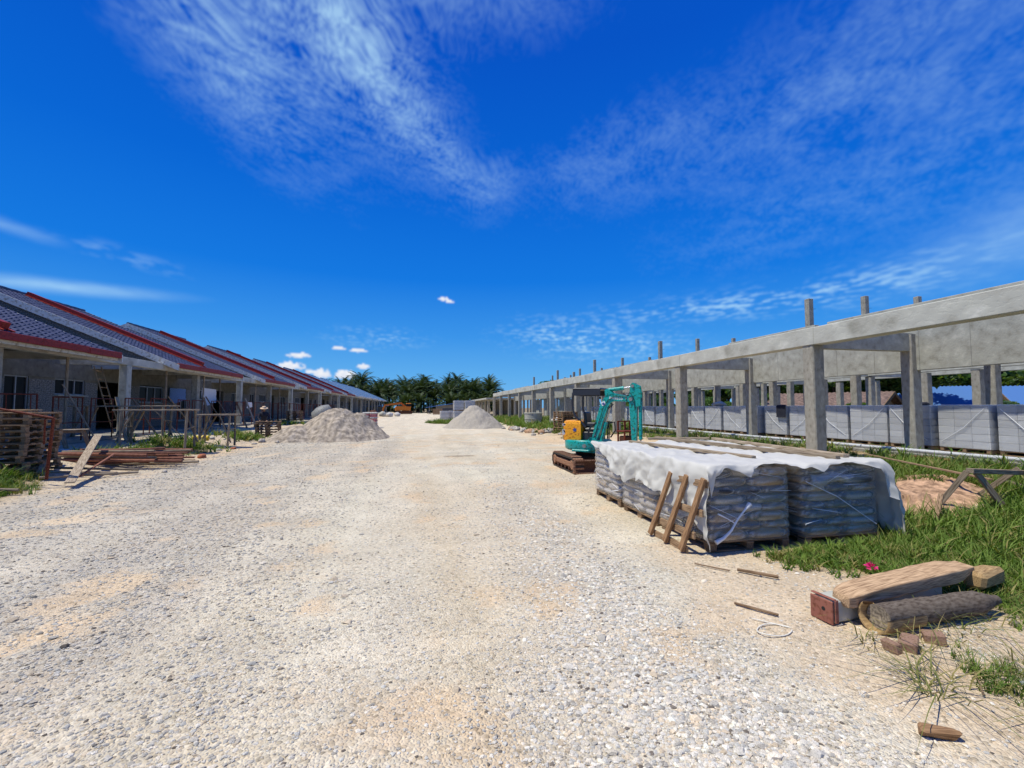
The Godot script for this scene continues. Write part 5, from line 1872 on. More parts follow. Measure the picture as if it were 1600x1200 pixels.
	cn.box(Vector3(-0.31, 2.17, -0.04), Vector3(0.03, 0.16, 0.8))
	var can: MeshInstance3D = up.call("canopy", cn, M.black_paint)
	for s in [-1.0, 1.0]:
		var ps := MB.new()
		var z: float = s * 0.39 - 0.04
		ps.tube([Vector3(-0.20, 2.24, z), Vector3(-0.31, 2.16, z), Vector3(-0.335, 1.95, z), Vector3(-0.33, 1.7, z), Vector3(-0.26, 1.5, z), Vector3(-0.12, 1.38, z * 0.9), Vector3(0.02, 1.2, z * 0.85)], [0.034], 9)
		part(can, "canopy_post", ps.mesh(), M.black_paint)
	# boom foot bracket and swing post, set to the right of the seat
	var lat := 0.30
	var U2 := U * Transform3D(Basis(), Vector3(-0.27, 0, 0))
	up = func(called: String, b: MB, m: Material) -> MeshInstance3D: return part(o, called, b.mesh(), m, U2)
	var br := MB.new()
	br.prism(PackedVector2Array([Vector2(0.28, 0.50), Vector2(0.74, 0.50), Vector2(0.78, 0.62), Vector2(0.62, 0.92), Vector2(0.46, 0.92), Vector2(0.36, 0.74)]), 0.26, Transform3D(Basis(), Vector3(0, 0, lat)))
	br.cbox(Vector3(0.40, 0.72, lat + 0.22), Vector3(0.36, 0.12, 0.14), 0.02)
	br.cbox(Vector3(0.30, 0.57, lat + 0.30), Vector3(0.5, 0.06, 0.22), 0.015)
	up.call("boom_bracket", br, M.teal_paint)
	var pins := MB.new()
	pins.rod(Vector3(0.58, 0.80, lat - 0.16), Vector3(0.58, 0.80, lat + 0.16), 0.05, 14)
	pins.rod(Vector3(0.40, 0.70, lat + 0.2), Vector3(0.40, 0.70, lat + 0.36), 0.055, 14)
	up.call("pivot_pin", pins, M.grey_metal)
	var bp := [Vector2(0.56, 0.78), Vector2(0.66, 1.10), Vector2(0.78, 1.50), Vector2(0.88, 1.80), Vector2(1.0, 1.985), Vector2(1.16, 2.03), Vector2(1.40, 2.0), Vector2(1.62, 1.965)]
	var bw := [0.12, 0.18, 0.205, 0.22, 0.23, 0.215, 0.17, 0.14]
	var bo := profile(offset_strip(bp, bw), 0.17, lat)
	var boom: MeshInstance3D = up.call("boom", bo, M.teal_paint)
	var bt := MB.new()
	for s in [-1.0, 1.0]:
		bt.prism(PackedVector2Array([Vector2(0.92, 2.02), Vector2(0.90, 2.22), Vector2(0.97, 2.27), Vector2(1.05, 2.22), Vector2(1.18, 2.10)]), 0.03, Transform3D(Basis(), Vector3(0, 0, lat + s * 0.07)))
	part(boom, "cylinder_bracket", bt.mesh(), M.teal_paint)
	var tm := TextMesh.new()
	var sf := SystemFont.new()
	sf.font_names = PackedStringArray(["Droid Sans"])
	sf.font_weight = 700
	tm.font = sf
	tm.text = "KOBELCO"
	tm.font_size = 16
	tm.pixel_size = 0.0052
	tm.depth = 0.004
	part(boom, "lettering", tm, M.white_print, Transform3D(Basis(Vector3.BACK, -0.12), Vector3(1.22, 1.995, lat + 0.088)))
	var hz := MB.new()
	hz.box(Vector3(0.865, 1.86, lat + 0.088), Vector3(0.11, 0.11, 0.006), Basis(Vector3.BACK, 0.3))
	part(boom, "warning_label", hz.mesh(), M.white_print)
	var hz2 := MB.new()
	hz2.box(Vector3(0.87, 1.85, lat + 0.093), Vector3(0.06, 0.07, 0.006), Basis(Vector3.BACK, 0.9))
	part(boom, "warning_mark", hz2.mesh(), M.blue_print)
	var cy := func(a: Vector3, b: Vector3, split: float, r: float) -> void:
		var body := MB.new()
		body.tube([a, a.lerp(b, 0.03), a.lerp(b, split - 0.02), a.lerp(b, split)], [r * 0.9, r, r, r * 0.85], 14)
		var c: MeshInstance3D = up.call("cylinder", body, M.teal_paint)
		var rd := MB.new()
		rd.rod(a.lerp(b, split), b, r * 0.5, 12)
		part(c, "piston_rod", rd.mesh(), M.chrome)
	cy.call(Vector3(0.98, 2.23, lat), Vector3(1.66, 2.30, lat), 0.64, 0.052)
	cy.call(Vector3(0.72, 0.66, lat), Vector3(1.02, 1.78, lat), 0.62, 0.055)
	var hs := MB.new()
	for s in [-1.0, 1.0]:
		hs.tube([Vector3(0.50, 0.84, lat + s * 0.05 + 0.14), Vector3(0.44, 1.02, lat + s * 0.04 + 0.16), Vector3(0.50, 1.20, lat + s * 0.04 + 0.14), Vector3(0.66, 1.34, lat + s * 0.03 + 0.11)], [0.014], 7)
		hs.tube([Vector3(0.96, 1.90, lat + s * 0.05), Vector3(1.1, 1.84, lat + s * 0.05), Vector3(1.0, 1.72, lat + s * 0.05)], [0.014], 7)
	hs.tube([Vector3(0.80, 1.3, -0.2), Vector3(0.98, 1.34, -0.2), Vector3(1.0, 1.1, -0.2), Vector3(0.86, 0.9, -0.2)], [0.02], 8)
	up.call("hydraulic_hose", hs, M.black_paint)
	# dipper arm hanging straight down, with its bucket on the ground
	var ar := profile([Vector2(1.61, 2.36), Vector2(1.66, 2.41), Vector2(1.73, 2.40), Vector2(1.77, 2.10), Vector2(1.765, 1.4), Vector2(1.735, 0.72), Vector2(1.635, 0.70), Vector2(1.60, 1.3), Vector2(1.57, 1.80), Vector2(1.565, 2.05)], 0.14, lat)
	var arm: MeshInstance3D = up.call("dipper_arm", ar, M.teal_paint)
	var ap := MB.new()
	ap.rod(Vector3(1.62, 1.97, lat - 0.11), Vector3(1.62, 1.97, lat + 0.11), 0.05, 14)
	ap.rod(Vector3(1.67, 2.32, lat - 0.1), Vector3(1.67, 2.32, lat + 0.1), 0.04, 14)
	part(arm, "pivot_pin", ap.mesh(), M.grey_metal)
	for s in [-1.0, 1.0]:
		var ck := MB.new()
		ck.prism(PackedVector2Array([Vector2(1.74, 2.38), Vector2(1.85, 2.32), Vector2(1.88, 2.1), Vector2(1.87, 1.80), Vector2(1.77, 1.76)]), 0.03, Transform3D(Basis(), Vector3(0, 0, lat + s * 0.075)))
		part(arm, "cheek_plate", ck.mesh(), M.teal_paint)
	cy.call(Vector3(1.855, 1.9, lat), Vector3(1.84, 0.62, lat), 0.78, 0.046)
	var bk := MB.new()
	var outl := []
	for i in 9:
		var a := lerpf(1.2, 5.0, i / 8.0)
		outl.append(Vector2(1.58 + 0.27 * cos(a), 0.33 + 0.29 * sin(a)))
	var inl := []
	for q in outl:
		inl.push_front(Vector2(1.58, 0.33) + (q - Vector2(1.58, 0.33)) * 0.92)
	bk.prism(PackedVector2Array(outl + inl), 0.46, Transform3D(Basis(), Vector3(0, 0, lat)))
	for s in [-1.0, 1.0]:
		bk.prism(PackedVector2Array(outl), 0.02, Transform3D(Basis(), Vector3(0, 0, lat + s * 0.23)))
	bk.prism(PackedVector2Array([Vector2(1.62, 0.78), Vector2(1.86, 0.72), Vector2(1.80, 0.56), Vector2(1.64, 0.56)]), 0.2, Transform3D(Basis(), Vector3(0, 0, lat)))
	up.call("bucket", bk, M.dark_rust)
	# small fittings: bolts, grease lines, handrail and lamp
	var bo2 := MB.new()
	for q in [Vector3(0.62, 0.98, lat + 0.09), Vector3(0.74, 1.36, lat + 0.09), Vector3(1.12, 2.02, lat + 0.09), Vector3(1.50, 1.99, lat + 0.09), Vector3(1.68, 1.2, lat + 0.075), Vector3(1.69, 0.8, lat + 0.075)]:
		bo2.rod(q, q + Vector3(0, 0, 0.018), 0.022, 10)
	up.call("bolt", bo2, M.grey_metal)
	var gl := MB.new()
	gl.tube([Vector3(0.60, 0.92, lat + 0.1), Vector3(0.74, 1.36, lat + 0.11), Vector3(0.86, 1.72, lat + 0.11), Vector3(0.98, 1.93, lat + 0.1), Vector3(1.2, 2.06, lat + 0.1), Vector3(1.52, 2.05, lat + 0.1)], [0.009], 6)
	gl.tube([Vector3(1.52, 2.05, lat + 0.08), Vector3(1.60, 2.16, lat + 0.11), Vector3(1.70, 2.0, lat + 0.1), Vector3(1.73, 1.7, lat + 0.09)], [0.01], 6)
	up.call("grease_line", gl, M.black_paint)
	var hr := MB.new()
	hr.tube([Vector3(0.42, 0.84, -0.5), Vector3(0.42, 1.35, -0.5), Vector3(0.2, 1.42, -0.5), Vector3(0.1, 0.95, -0.5)], [0.014], 7)
	part(o, "handrail", hr.mesh(), M.black_paint, U)
	var wl2 := MB.new()
	wl2.cbox(Vector3(0.90, 1.62, lat - 0.13), Vector3(0.08, 0.08, 0.08), 0.015)
	up.call("work_lamp", wl2, M.grey_metal)

# rusty scaffold frame in its own xy plane: two legs, top and middle rails, two short inner braces
func scaffold(label: String, at: Vector3, turn: float, w := 1.2, h := 1.55, tilt := 0.0) -> Node3D:
	var o := thing("scaffold_frame", label, "scaffold frame", at, turn, "rusty scaffold frames along the left houses")
	o.rotation.z = tilt
	for s in [-1.0, 1.0]:
		pole(o, "leg", Vector3(s * w / 2, 0, 0), Vector3(s * w / 2, h, 0), 0.023, M.rust_steel)
		pole(o, "brace", Vector3(s * (w / 2 - 0.22), h - 0.52, 0), Vector3(s * (w / 2 - 0.22), h - 0.02, 0), 0.014, M.rust_steel)
		pole(o, "brace", Vector3(s * w / 2, h - 0.52, 0), Vector3(s * (w / 2 - 0.22), h - 0.52, 0), 0.014, M.rust_steel)
	pole(o, "rail", Vector3(-w / 2, h, 0), Vector3(w / 2, h, 0), 0.023, M.rust_steel)
	pole(o, "rail", Vector3(-w / 2, h * 0.42, 0), Vector3(w / 2, h * 0.42, 0), 0.018, M.rust_steel)
	return o

func trestle_table(label: String, c: Vector3, turn: float, l: float, w: float, h: float) -> void:
	var o := thing("trestle_table", label, "table", c, turn, "rough timber trestle tables")
	var n := 4
	for i in n:
		var z := (i - (n - 1) / 2.0) * w / n
		plank(o, "top_plank", Vector3(-l / 2 - rng.randf_range(-0.08, 0.12), h - 0.02, z), Vector3(l / 2 + rng.randf_range(-0.08, 0.12), h - 0.02 + rng.randf_range(-0.01, 0.015), z + rng.randf_range(-0.02, 0.02)), 0.05, w / n - 0.012, M["old_wood_2"])
	var pairs := maxi(2, int(l / 1.1))
	for k in pairs:
		var x := lerpf(-l / 2 + 0.2, l / 2 - 0.2, k / float(pairs - 1))
		for s in [-1.0, 1.0]:
			var z: float = s * (w / 2 - 0.05)
			var lean := rng.randf_range(-0.08, 0.08)
			pole(o, "leg", Vector3(x + lean, 0, z * 1.15), Vector3(x, h - 0.04, z), rng.randf_range(0.042, 0.055), M["old_wood_%d" % (rng.randi() % 4)])
			if k < pairs - 1 or rng.randf() < 0.6:
				var dx := (0.5 if k < pairs - 1 else -0.5)
				pole(o, "brace", Vector3(x + lean - 0.12 * signf(dx), rng.randf_range(0.0, 0.25), z * 1.12), Vector3(x + dx * 0.75, h - 0.06, z), 0.032, M["old_wood_%d" % (rng.randi() % 4)])
		pole(o, "crosspiece", Vector3(x, h * 0.55, -w / 2), Vector3(x, h * 0.55 + rng.randf_range(-0.1, 0.1), w / 2), 0.022, M["old_wood_1"])

func heap(called: String, label: String, c: Vector3, rx: float, rz: float, h: float, m: Material, sd: int, extra := []) -> void:
	var f := noise(0.9, sd, 5)
	var b := MB.new()
	var n := 110
	var p := PackedVector3Array()
	for j in n:
		for i in n:
			var u := lerpf(-1.25, 1.25, i / float(n - 1))
			var v := lerpf(1.25, -1.25, j / float(n - 1))
			var x := u * rx
			var z := v * rz
			var d := Vector2(u, v).length() + 0.10 * f.get_noise_2d(x * 0.7, z * 0.7)
			var y := h * (1.0 - d) if d > 0.16 else h * (0.84 + (0.0256 - d * d) * 1.5)
			for e in extra:
				var d2: float = Vector2((x - e[0]) / e[2], (z - e[1]) / e[2]).length() + 0.12 * f.get_noise_2d(x, z + 9.0)
				y = maxf(y, e[3] * (1.0 - d2) if d2 > 0.22 else e[3] * (0.78 + (0.0484 - d2 * d2) * 1.2))
			y += 0.06 * f.get_noise_2d(x * 2.5, z * 2.5) * smoothstep(-0.1, 0.4, y) + 0.035 * f.get_noise_2d(x * 9.0, z * 9.0) * smoothstep(-0.05, 0.2, y)
			p.append(Vector3(x, maxf(y - 0.04, -0.25) + (gh(c.x + x, c.z + z) - gh(c.x, c.z)) * (1.0 if y < 0.2 else 0.0), z))
	b.grid(p, n, n)
	top(called, b.mesh(), m, label, "heap", Vector3(c.x, gh(c.x, c.z), c.z))

func rock_mesh(sd: int) -> ArrayMesh:
	var f := noise(1.1, sd, 3)
	var b := MB.new()
	var p := PackedVector3Array()
	var nu := 14
	for j in 9:
		var ph := -PI / 2 + PI * j / 8
		for i in nu:
			var th := -TAU * i / nu
			var d := Vector3(cos(ph) * cos(th), sin(ph), cos(ph) * sin(th))
			p.append(d * (0.8 + 0.45 * f.get_noise_3dv(d * 1.2)))
	b.grid(p, nu, 9, true)
	return b.mesh()

func cloth(a: Vector3, b_: Vector3, drop: float, sd: int, out: Vector3) -> ArrayMesh:
	var f := noise(2.0, sd, 3)
	var b := MB.new()
	var g := PackedVector3Array()
	for j in 11:
		for i in 13:
			var u := i / 12.0
			var t := j / 10.0
			g.append(a.lerp(b_, u) - Vector3.UP * (drop * t * (1.0 + 0.12 * sin(u * 5.0))) + out * (0.05 * f.get_noise_2d(u * 4.0, t) + 0.02 * sin(u * 14.0) * t))
	b.grid(g, 13, 11)
	return b.mesh()

# ---- a person's body as one surface: tapered capsules joined with a smooth minimum, meshed as surface nets
func body_mesh(bones: Array, cell: float, k: float) -> ArrayMesh:
	var lo := Vector3.INF
	var hi := -Vector3.INF
	for q in bones:
		for e in [0, 2]:
			lo = lo.min(q[e] - Vector3.ONE * (q[e + 1] + cell * 3))
			hi = hi.max(q[e] + Vector3.ONE * (q[e + 1] + cell * 3))
	var nx := int((hi.x - lo.x) / cell) + 1
	var ny := int((hi.y - lo.y) / cell) + 1
	var nz := int((hi.z - lo.z) / cell) + 1
	var field := PackedFloat32Array()
	field.resize(nx * ny * nz)
	field.fill(1.0)
	for q in bones:
		var a: Vector3 = q[0]
		var d: Vector3 = q[2] - q[0]
		var dd := maxf(d.length_squared(), 1e-6)
		var rm := maxf(q[1], q[3]) + k + cell * 2
		var l: Vector3 = (a.min(q[2]) - Vector3.ONE * rm - lo) / cell
		var u: Vector3 = (a.max(q[2]) + Vector3.ONE * rm - lo) / cell
		for z in range(maxi(0, int(l.z)), mini(nz, int(u.z) + 2)):
			for y in range(maxi(0, int(l.y)), mini(ny, int(u.y) + 2)):
				for x in range(maxi(0, int(l.x)), mini(nx, int(u.x) + 2)):
					var p := lo + Vector3(x, y, z) * cell
					var t := clampf((p - a).dot(d) / dd, 0.0, 1.0)
					var s := (p - a - d * t).length() - lerpf(q[1], q[3], t)
					var i := (z * ny + y) * nx + x
					var o := field[i]
					var h := clampf(0.5 + 0.5 * (o - s) / k, 0.0, 1.0)
					field[i] = lerpf(o, s, h) - k * h * (1.0 - h)
	var b := MB.new()
	var ids := {}
	var pts := PackedVector3Array()
	for z in nz - 1:
		for y in ny - 1:
			for x in nx - 1:
				var c := Vector3.ZERO
				var m := 0
				var i0 := (z * ny + y) * nx + x
				var v := [field[i0], field[i0 + 1], field[i0 + nx], field[i0 + nx + 1], field[i0 + nx * ny], field[i0 + nx * ny + 1], field[i0 + nx * ny + nx], field[i0 + nx * ny + nx + 1]]
				for e in [[0, 1], [2, 3], [4, 5], [6, 7], [0, 2], [1, 3], [4, 6], [5, 7], [0, 4], [1, 5], [2, 6], [3, 7]]:
					if (v[e[0]] < 0) != (v[e[1]] < 0):
						var t: float = v[e[0]] / (v[e[0]] - v[e[1]])
						c += Vector3(e[0] & 1, (e[0] >> 1) & 1, e[0] >> 2).lerp(Vector3(e[1] & 1, (e[1] >> 1) & 1, e[1] >> 2), t)
						m += 1
				if m:
					ids[i0] = pts.size()
					pts.append(lo + (Vector3(x, y, z) + c / m) * cell)
	var nrm := PackedVector3Array()
	nrm.resize(pts.size())
	var st := [1, nx, nx * ny]
	for i in ids:
		for ax in 3:
			var e: int = i + st[ax]
			if (field[i] < 0) == (field[e] < 0):
				continue
			var u: int = st[(ax + 1) % 3]
			var w: int = st[(ax + 2) % 3]
			if not (ids.has(i - u) and ids.has(i - w) and ids.has(i - u - w)):
				continue
			var q := [ids[i], ids[i - u], ids[i - u - w], ids[i - w]]
			if field[i] > 0:
				q.reverse()
			var nn := (pts[q[2]] - pts[q[0]]).cross(pts[q[3]] - pts[q[1]])
			for e2 in q:
				nrm[e2] += nn
			b.ix.append_array(PackedInt32Array([q[0], q[2], q[1], q[0], q[3], q[2]]))
	for i in pts.size():
		b.vert(pts[i], nrm[i].normalized())
	return b.mesh()

func worker(at: Vector3, turn: float) -> void:
	var o := thing("person", "worker in dark blue clothes and a pale hat, bending behind a pallet stack", "person", at, turn)
	var V := func(x: float, y: float, z: float) -> Vector3: return Vector3(x, y, z)
	# faces +z, leaning forward over the pallets with both arms down
	var hip := V.call(0, 0.86, -0.05)
	var chest := V.call(0, 1.17, 0.10)
	var neck := V.call(0, 1.36, 0.19)
	var bones := [[hip, 0.15, chest, 0.17], [chest + V.call(-0.15, 0.08, 0.03), 0.08, chest + V.call(0.15, 0.08, 0.03), 0.08], [chest, 0.13, neck, 0.06]]
	var cloth_b := []
	for s in [-1.0, 1.0]:
		bones.append([hip + V.call(s * 0.09, -0.02, 0), 0.1, V.call(s * 0.12, 0.47, 0.04), 0.068])
		bones.append([V.call(s * 0.12, 0.47, 0.04), 0.066, V.call(s * 0.13, 0.09, -0.06), 0.045])
		bones.append([V.call(s * 0.13, 0.06, -0.06), 0.045, V.call(s * 0.15, 0.04, 0.12), 0.038])
		bones.append([chest + V.call(s * 0.19, 0.08, 0.03), 0.062, V.call(s * 0.27, 0.98, 0.22), 0.046])
		bones.append([V.call(s * 0.27, 0.98, 0.22), 0.045, V.call(s * 0.18, 0.86, 0.42), 0.033])
	part(o, "body", body_mesh(bones, 0.022, 0.05), M.navy_cloth)
	var head := [[V.call(0, 1.40, 0.20), 0.055, V.call(0, 1.46, 0.22), 0.07], [V.call(0, 1.53, 0.24), 0.098, V.call(0, 1.49, 0.27), 0.078], [V.call(0, 1.505, 0.345), 0.014, V.call(0, 1.485, 0.355), 0.016], [V.call(-0.092, 1.51, 0.235), 0.022, V.call(-0.092, 1.49, 0.235), 0.018], [V.call(0.092, 1.51, 0.235), 0.022, V.call(0.092, 1.49, 0.235), 0.018]]
	var hd := part(o, "head", body_mesh(head, 0.012, 0.025), M.skin)
	var ey := MB.new()
	for s in [-0.036, 0.036]:
		ey.rod(V.call(s, 1.525, 0.315), V.call(s, 1.524, 0.332), 0.012, 8)
	ey.bar(V.call(-0.026, 1.448, 0.325), V.call(0.026, 1.448, 0.325), 0.012, 0.008)
	part(hd, "eyes_and_mouth", ey.mesh(), M.black_print)
	var ht := MB.new()
	ht.lathe([Vector2(0.21, 0.0), Vector2(0.205, 0.012), Vector2(0.115, 0.02), Vector2(0.11, 0.08), Vector2(0.085, 0.115), Vector2(0.0, 0.125)], 20)
	part(o, "hat", ht.mesh(), M.straw, Transform3D(Basis(Vector3.RIGHT, 0.25), V.call(0, 1.56, 0.235)))
	for s in [-1.0, 1.0]:
		var w: Vector3 = V.call(s * 0.18, 0.86, 0.42)
		var hb := [[w, 0.028, w + V.call(-s * 0.01, -0.05, 0.06), 0.034]]
		for f in 4:
			var r: Vector3 = w + V.call(s * (0.022 - f * 0.017) - s * 0.01, -0.06, 0.085)
			hb.append([r, 0.010, r + V.call(0, -0.02, 0.04 + 0.006 * (1 if f in [1, 2] else 0)), 0.009])
			hb.append([r + V.call(0, -0.02, 0.04), 0.009, r + V.call(0, -0.045, 0.052), 0.008])
		hb.append([w + V.call(-s * 0.035, -0.03, 0.04), 0.011, w + V.call(-s * 0.06, -0.05, 0.075), 0.009])
		part(o, "hand", body_mesh(hb, 0.006, 0.008), M.skin)

func left_things() -> void:
	rng.seed = 808
	# near pallet stack at the left edge
	pallet_stack(10, Vector3(-9.5, gh(-9.5, -12.6) - 0.02, -12.6), PI / 2 + 0.1, 0.035, "tall pallet stack at the left edge")
	var y0 := gh(-9.5, -12.6) + 1.40
	for i in 3:
		var t := top("timber", plank_mesh(1.15 - 0.1 * i, 0.045, 0.1), M.new_wood if i < 2 else M.old_wood_2, "fresh yellow board on the pallet stack, %s" % ["by the road side", "in the middle", "on the house side"][i], "timber", Vector3.ZERO, 0.0, "boards on the left pallet stack")
		t.transform = along(Vector3(-10.1, y0 + 0.045, -12.3 - i * 0.28), Vector3(-9.02 - 0.1 * i, y0 + 0.045, -12.2 - i * 0.28))
	# bent scaffold frame in front of it
	var sf := thing("scaffold_frame", "rusty red scaffold frame leaning by the left pallet stack", "scaffold frame", Vector3(-8.3, gh(-8.3, -11.8), -11.8), 0.0, "rusty scaffold frames along the left houses")
	var B := Vector3(-8.3, gh(-8.3, -11.8), -11.8)
	for q in [["leg", Vector3(-8.28, 0.16, -11.75), Vector3(-8.0, 1.52, -11.45), 0.03], ["leg", Vector3(-9.62, 0.3, -11.72), Vector3(-9.30, 1.80, -11.35), 0.03], ["rail", Vector3(-9.30, 1.80, -11.35), Vector3(-8.0, 1.52, -11.45), 0.026], ["brace", Vector3(-8.22, 0.95, -11.55), Vector3(-8.14, 1.5, -11.43), 0.018]]:
		pole(sf, q[0], q[1] - B, q[2] - B, q[3], M.rust_steel)
	# loose boards leaning by the pole pile
	var lean := [[Vector3(-7.5, 0.14, -11.25), Vector3(-9.1, 0.98, -14.6), 0.03, 0.17, M.old_wood_2, "grey weathered board leaning on the red pole pile"], [Vector3(-8.75, 0.24, -12.2), Vector3(-9.7, 0.82, -13.9), 0.04, 0.1, M.pallet_wood_2, "tan board leaning beside the slatted bench"], [Vector3(-7.95, 0.14, -12.2), Vector3(-8.1, 0.52, -13.6), 0.03, 0.05, M.red_pole_2, "thin reddish batten leaning on the pole pile"]]
	for q in lean:
		var o := top("timber", plank_mesh(q[0].distance_to(q[1]), q[2], q[3]), q[4], q[5], "timber", Vector3.ZERO, 0.0, "boards leaning by the left verge")
		o.transform = along(q[0], q[1])
	# slatted bench
	var bo := Vector3(-10.4, gh(-10.4, -15.1), -15.1)
	var bn := thing("slatted_bench", "low slatted wooden bench with splayed legs by the pole pile", "bench", bo, 0.5)
	for i in 4:
		plank(bn, "slat", Vector3(-0.62, 0.72, (i - 1.5) * 0.11), Vector3(0.62, 0.72, (i - 1.5) * 0.11), 0.025, 0.09, M["old_wood_%d" % (2 if i % 2 else 0)])
	for s in [-1.0, 1.0]:
		for e in [-1.0, 1.0]:
			plank(bn, "leg", Vector3(s * 0.72 if s > 0 else -1.25, 0, e * 0.2), Vector3(s * 0.5, 0.7, e * 0.16), 0.07, 0.05, M.pallet_wood_0)
		plank(bn, "rail", Vector3(-0.55, 0.66, s * 0.16), Vector3(0.55, 0.66, s * 0.16), 0.06, 0.03, M.pallet_wood_1)
	# pile of reddish poles
	var ends := ["top", "upper", "middle", "lower", "bottom"]
	var k := 0
	for l in 5:
		for i in 6:
			var z := -14.4 + rng.randf_range(-0.5, 0.5) - i * 0.16
			var y := gh(-8.6, z) + 0.06 + l * 0.085
			var x0 := rng.randf_range(-10.4, -9.8)
			var len := rng.randf_range(2.2, 3.3)
			var m: Material = M["red_pole_%d" % (rng.randi() % 4)] if rng.randf() < 0.78 else M["old_wood_%d" % (rng.randi() % 4)]
			var a := Vector3(x0, y + rng.randf_range(-0.02, 0.03), z)
			var e := a + Vector3(len, rng.randf_range(-0.10, 0.06), rng.randf_range(-0.7, 0.4))
			e.y = maxf(e.y, gh(e.x, e.z) + 0.04)
			var o := top("wooden_pole", pole_mesh(snappedf(a.distance_to(e), 0.02), [0.034, 0.042, 0.028][k % 3]), m, "reddish round pole in the %s layer of the pole pile, %s from the road" % [ends[4 - l], ordinal(i)], "pole", Vector3.ZERO, 0.0, "poles in the reddish pole pile")
			o.transform = along(a, e)
			k += 1
	for q in [[Vector3(-8.9, 0.2, -12.7), Vector3(-7.6, 0.12, -12.9)], [Vector3(-9.2, 0.26, -13.1), Vector3(-7.4, 0.12, -13.4)], [Vector3(-8.6, 0.16, -12.0), Vector3(-7.3, 0.08, -13.2)], [Vector3(-8.0, 0.1, -10.7), Vector3(-10.2, 0.3, -10.4)]]:
		var o := top("wooden_pole", pole_mesh(snappedf(q[0].distance_to(q[1]), 0.02), 0.03), M["old_wood_%d" % (k % 4)], "loose grey stick on the ground before the pole pile, %s of four" % ordinal(k - 30), "pole", Vector3.ZERO, 0.0, "loose sticks before the pole pile")
		o.transform = along(q[0], q[1])
		k += 1
	trestle_table("long rough trestle table nearest the road on the left", Vector3(-9.75, gh(-9.7, -18.6), -18.75), 0.02, 2.5, 0.75, 1.42)
	trestle_table("long rough trestle table just behind the nearest one", Vector3(-11.9, gh(-11.9, -20.4), -20.5), 0.03, 3.4, 0.75, 1.42)
	trestle_table("short square trestle table beside the long ones", Vector3(-8.75, gh(-8.7, -21.0), -21.1), 0.1, 1.5, 0.85, 1.38)
	# ladder
	var lo := Vector3(-13.9, 0.6, -22.4)
	var la := thing("ladder", "brown wooden ladder standing under the first porch", "ladder", lo)
	for s in [-1.0, 1.0]:
		plank(la, "stile", Vector3(0.5, 0, s * 0.24 - 0.25), Vector3(-0.1, 2.95, s * 0.22 + 0.2), 0.04, 0.07, M.old_wood_1)
	for i in 8:
		var t := (i + 0.7) / 8.3
		pole(la, "rung", Vector3(0.5 - 0.6 * t, 2.95 * t, -0.49 + 0.45 * t), Vector3(0.5 - 0.6 * t, 2.95 * t, -0.01 + 0.43 * t), 0.018, M.pallet_wood_1)
	# timber props under the porch beam
	for i in 7:
		var pz: float = [-19.2, -25.6, -29.3, -31.7, -37.6, -40.6, -43.5][i]
		var o2 := top("timber_prop", pole_mesh(3.02, 0.045, 9), M["old_wood_%d" % (i % 4)], "%s thin timber prop under the porch beam from the left edge" % ordinal(i), "prop", Vector3.ZERO, 0.0, "timber props under the porch beam")
		o2.transform = along(Vector3(-13.05, 0.62, pz), Vector3(-13.02 + 0.05 * (i % 3 - 1), 3.62, pz + 0.12 * (i % 2)))
	# boards leaning on the fence and scraps on the verge
	for i in 11:
		var bz: float = -17.2 - i * 1.65 + rng.randf_range(-0.4, 0.4)
		var bl := rng.randf_range(1.6, 2.6)
		var o3 := top("timber", plank_mesh(snappedf(bl, 0.1), 0.035, 0.12), M["old_wood_%d" % (i % 4)] if i % 3 else M["pallet_wood_%d" % (i % 4)], "%s weathered board leaning on the porch fence from the left" % ordinal(i), "timber", Vector3.ZERO, 0.0, "boards leaning on the porch fence")
		var foot := Vector3(-11.6 + rng.randf_range(-0.3, 0.3), 0.0, bz)
		foot.y = gh(foot.x, foot.z) + 0.02
		var head := Vector3(-12.4, foot.y + sqrt(maxf(0.2, snappedf(bl, 0.1) * snappedf(bl, 0.1) - 1.6)), bz + rng.randf_range(-0.9, 0.9))
		o3.transform = along(foot, foot + (head - foot).normalized() * snappedf(bl, 0.1))
	var scrap := rock_mesh(96)
	for i in 22:
		var sx := rng.randf_range(-11.2, -7.6)
		var sz := rng.randf_range(-25.0, -15.0)
		var ss := rng.randf_range(0.04, 0.13)
		var o4 := top("rubble_lump", scrap, [M.rubble, M.red_brick, M.sack_white, M.concrete_pale][i % 4], "%s scrap of rubble from the road on the left verge" % ordinal(i), "rubble", Vector3(sx, gh(sx, sz) + ss * 0.2, sz), i * 1.3, "scraps of rubble on the left verge")
		o4.scale = Vector3(ss * 1.5, ss * 0.6, ss)
	# row of scaffold frames standing as a fence
	var n := 0
	var z := -16.4
	while z > -66.0:
		scaffold("rusty scaffold frame in the porch fence, %s from the left edge" % ordinal(n), Vector3(-12.45 + rng.randf_range(-0.12, 0.12), 0.55, z), PI / 2 + rng.randf_range(-0.1, 0.1), 1.25, 1.58 + rng.randf_range(-0.05, 0.05), rng.randf_range(-0.02, 0.02))
		z -= rng.randf_range(1.5, 2.1)
		n += 1
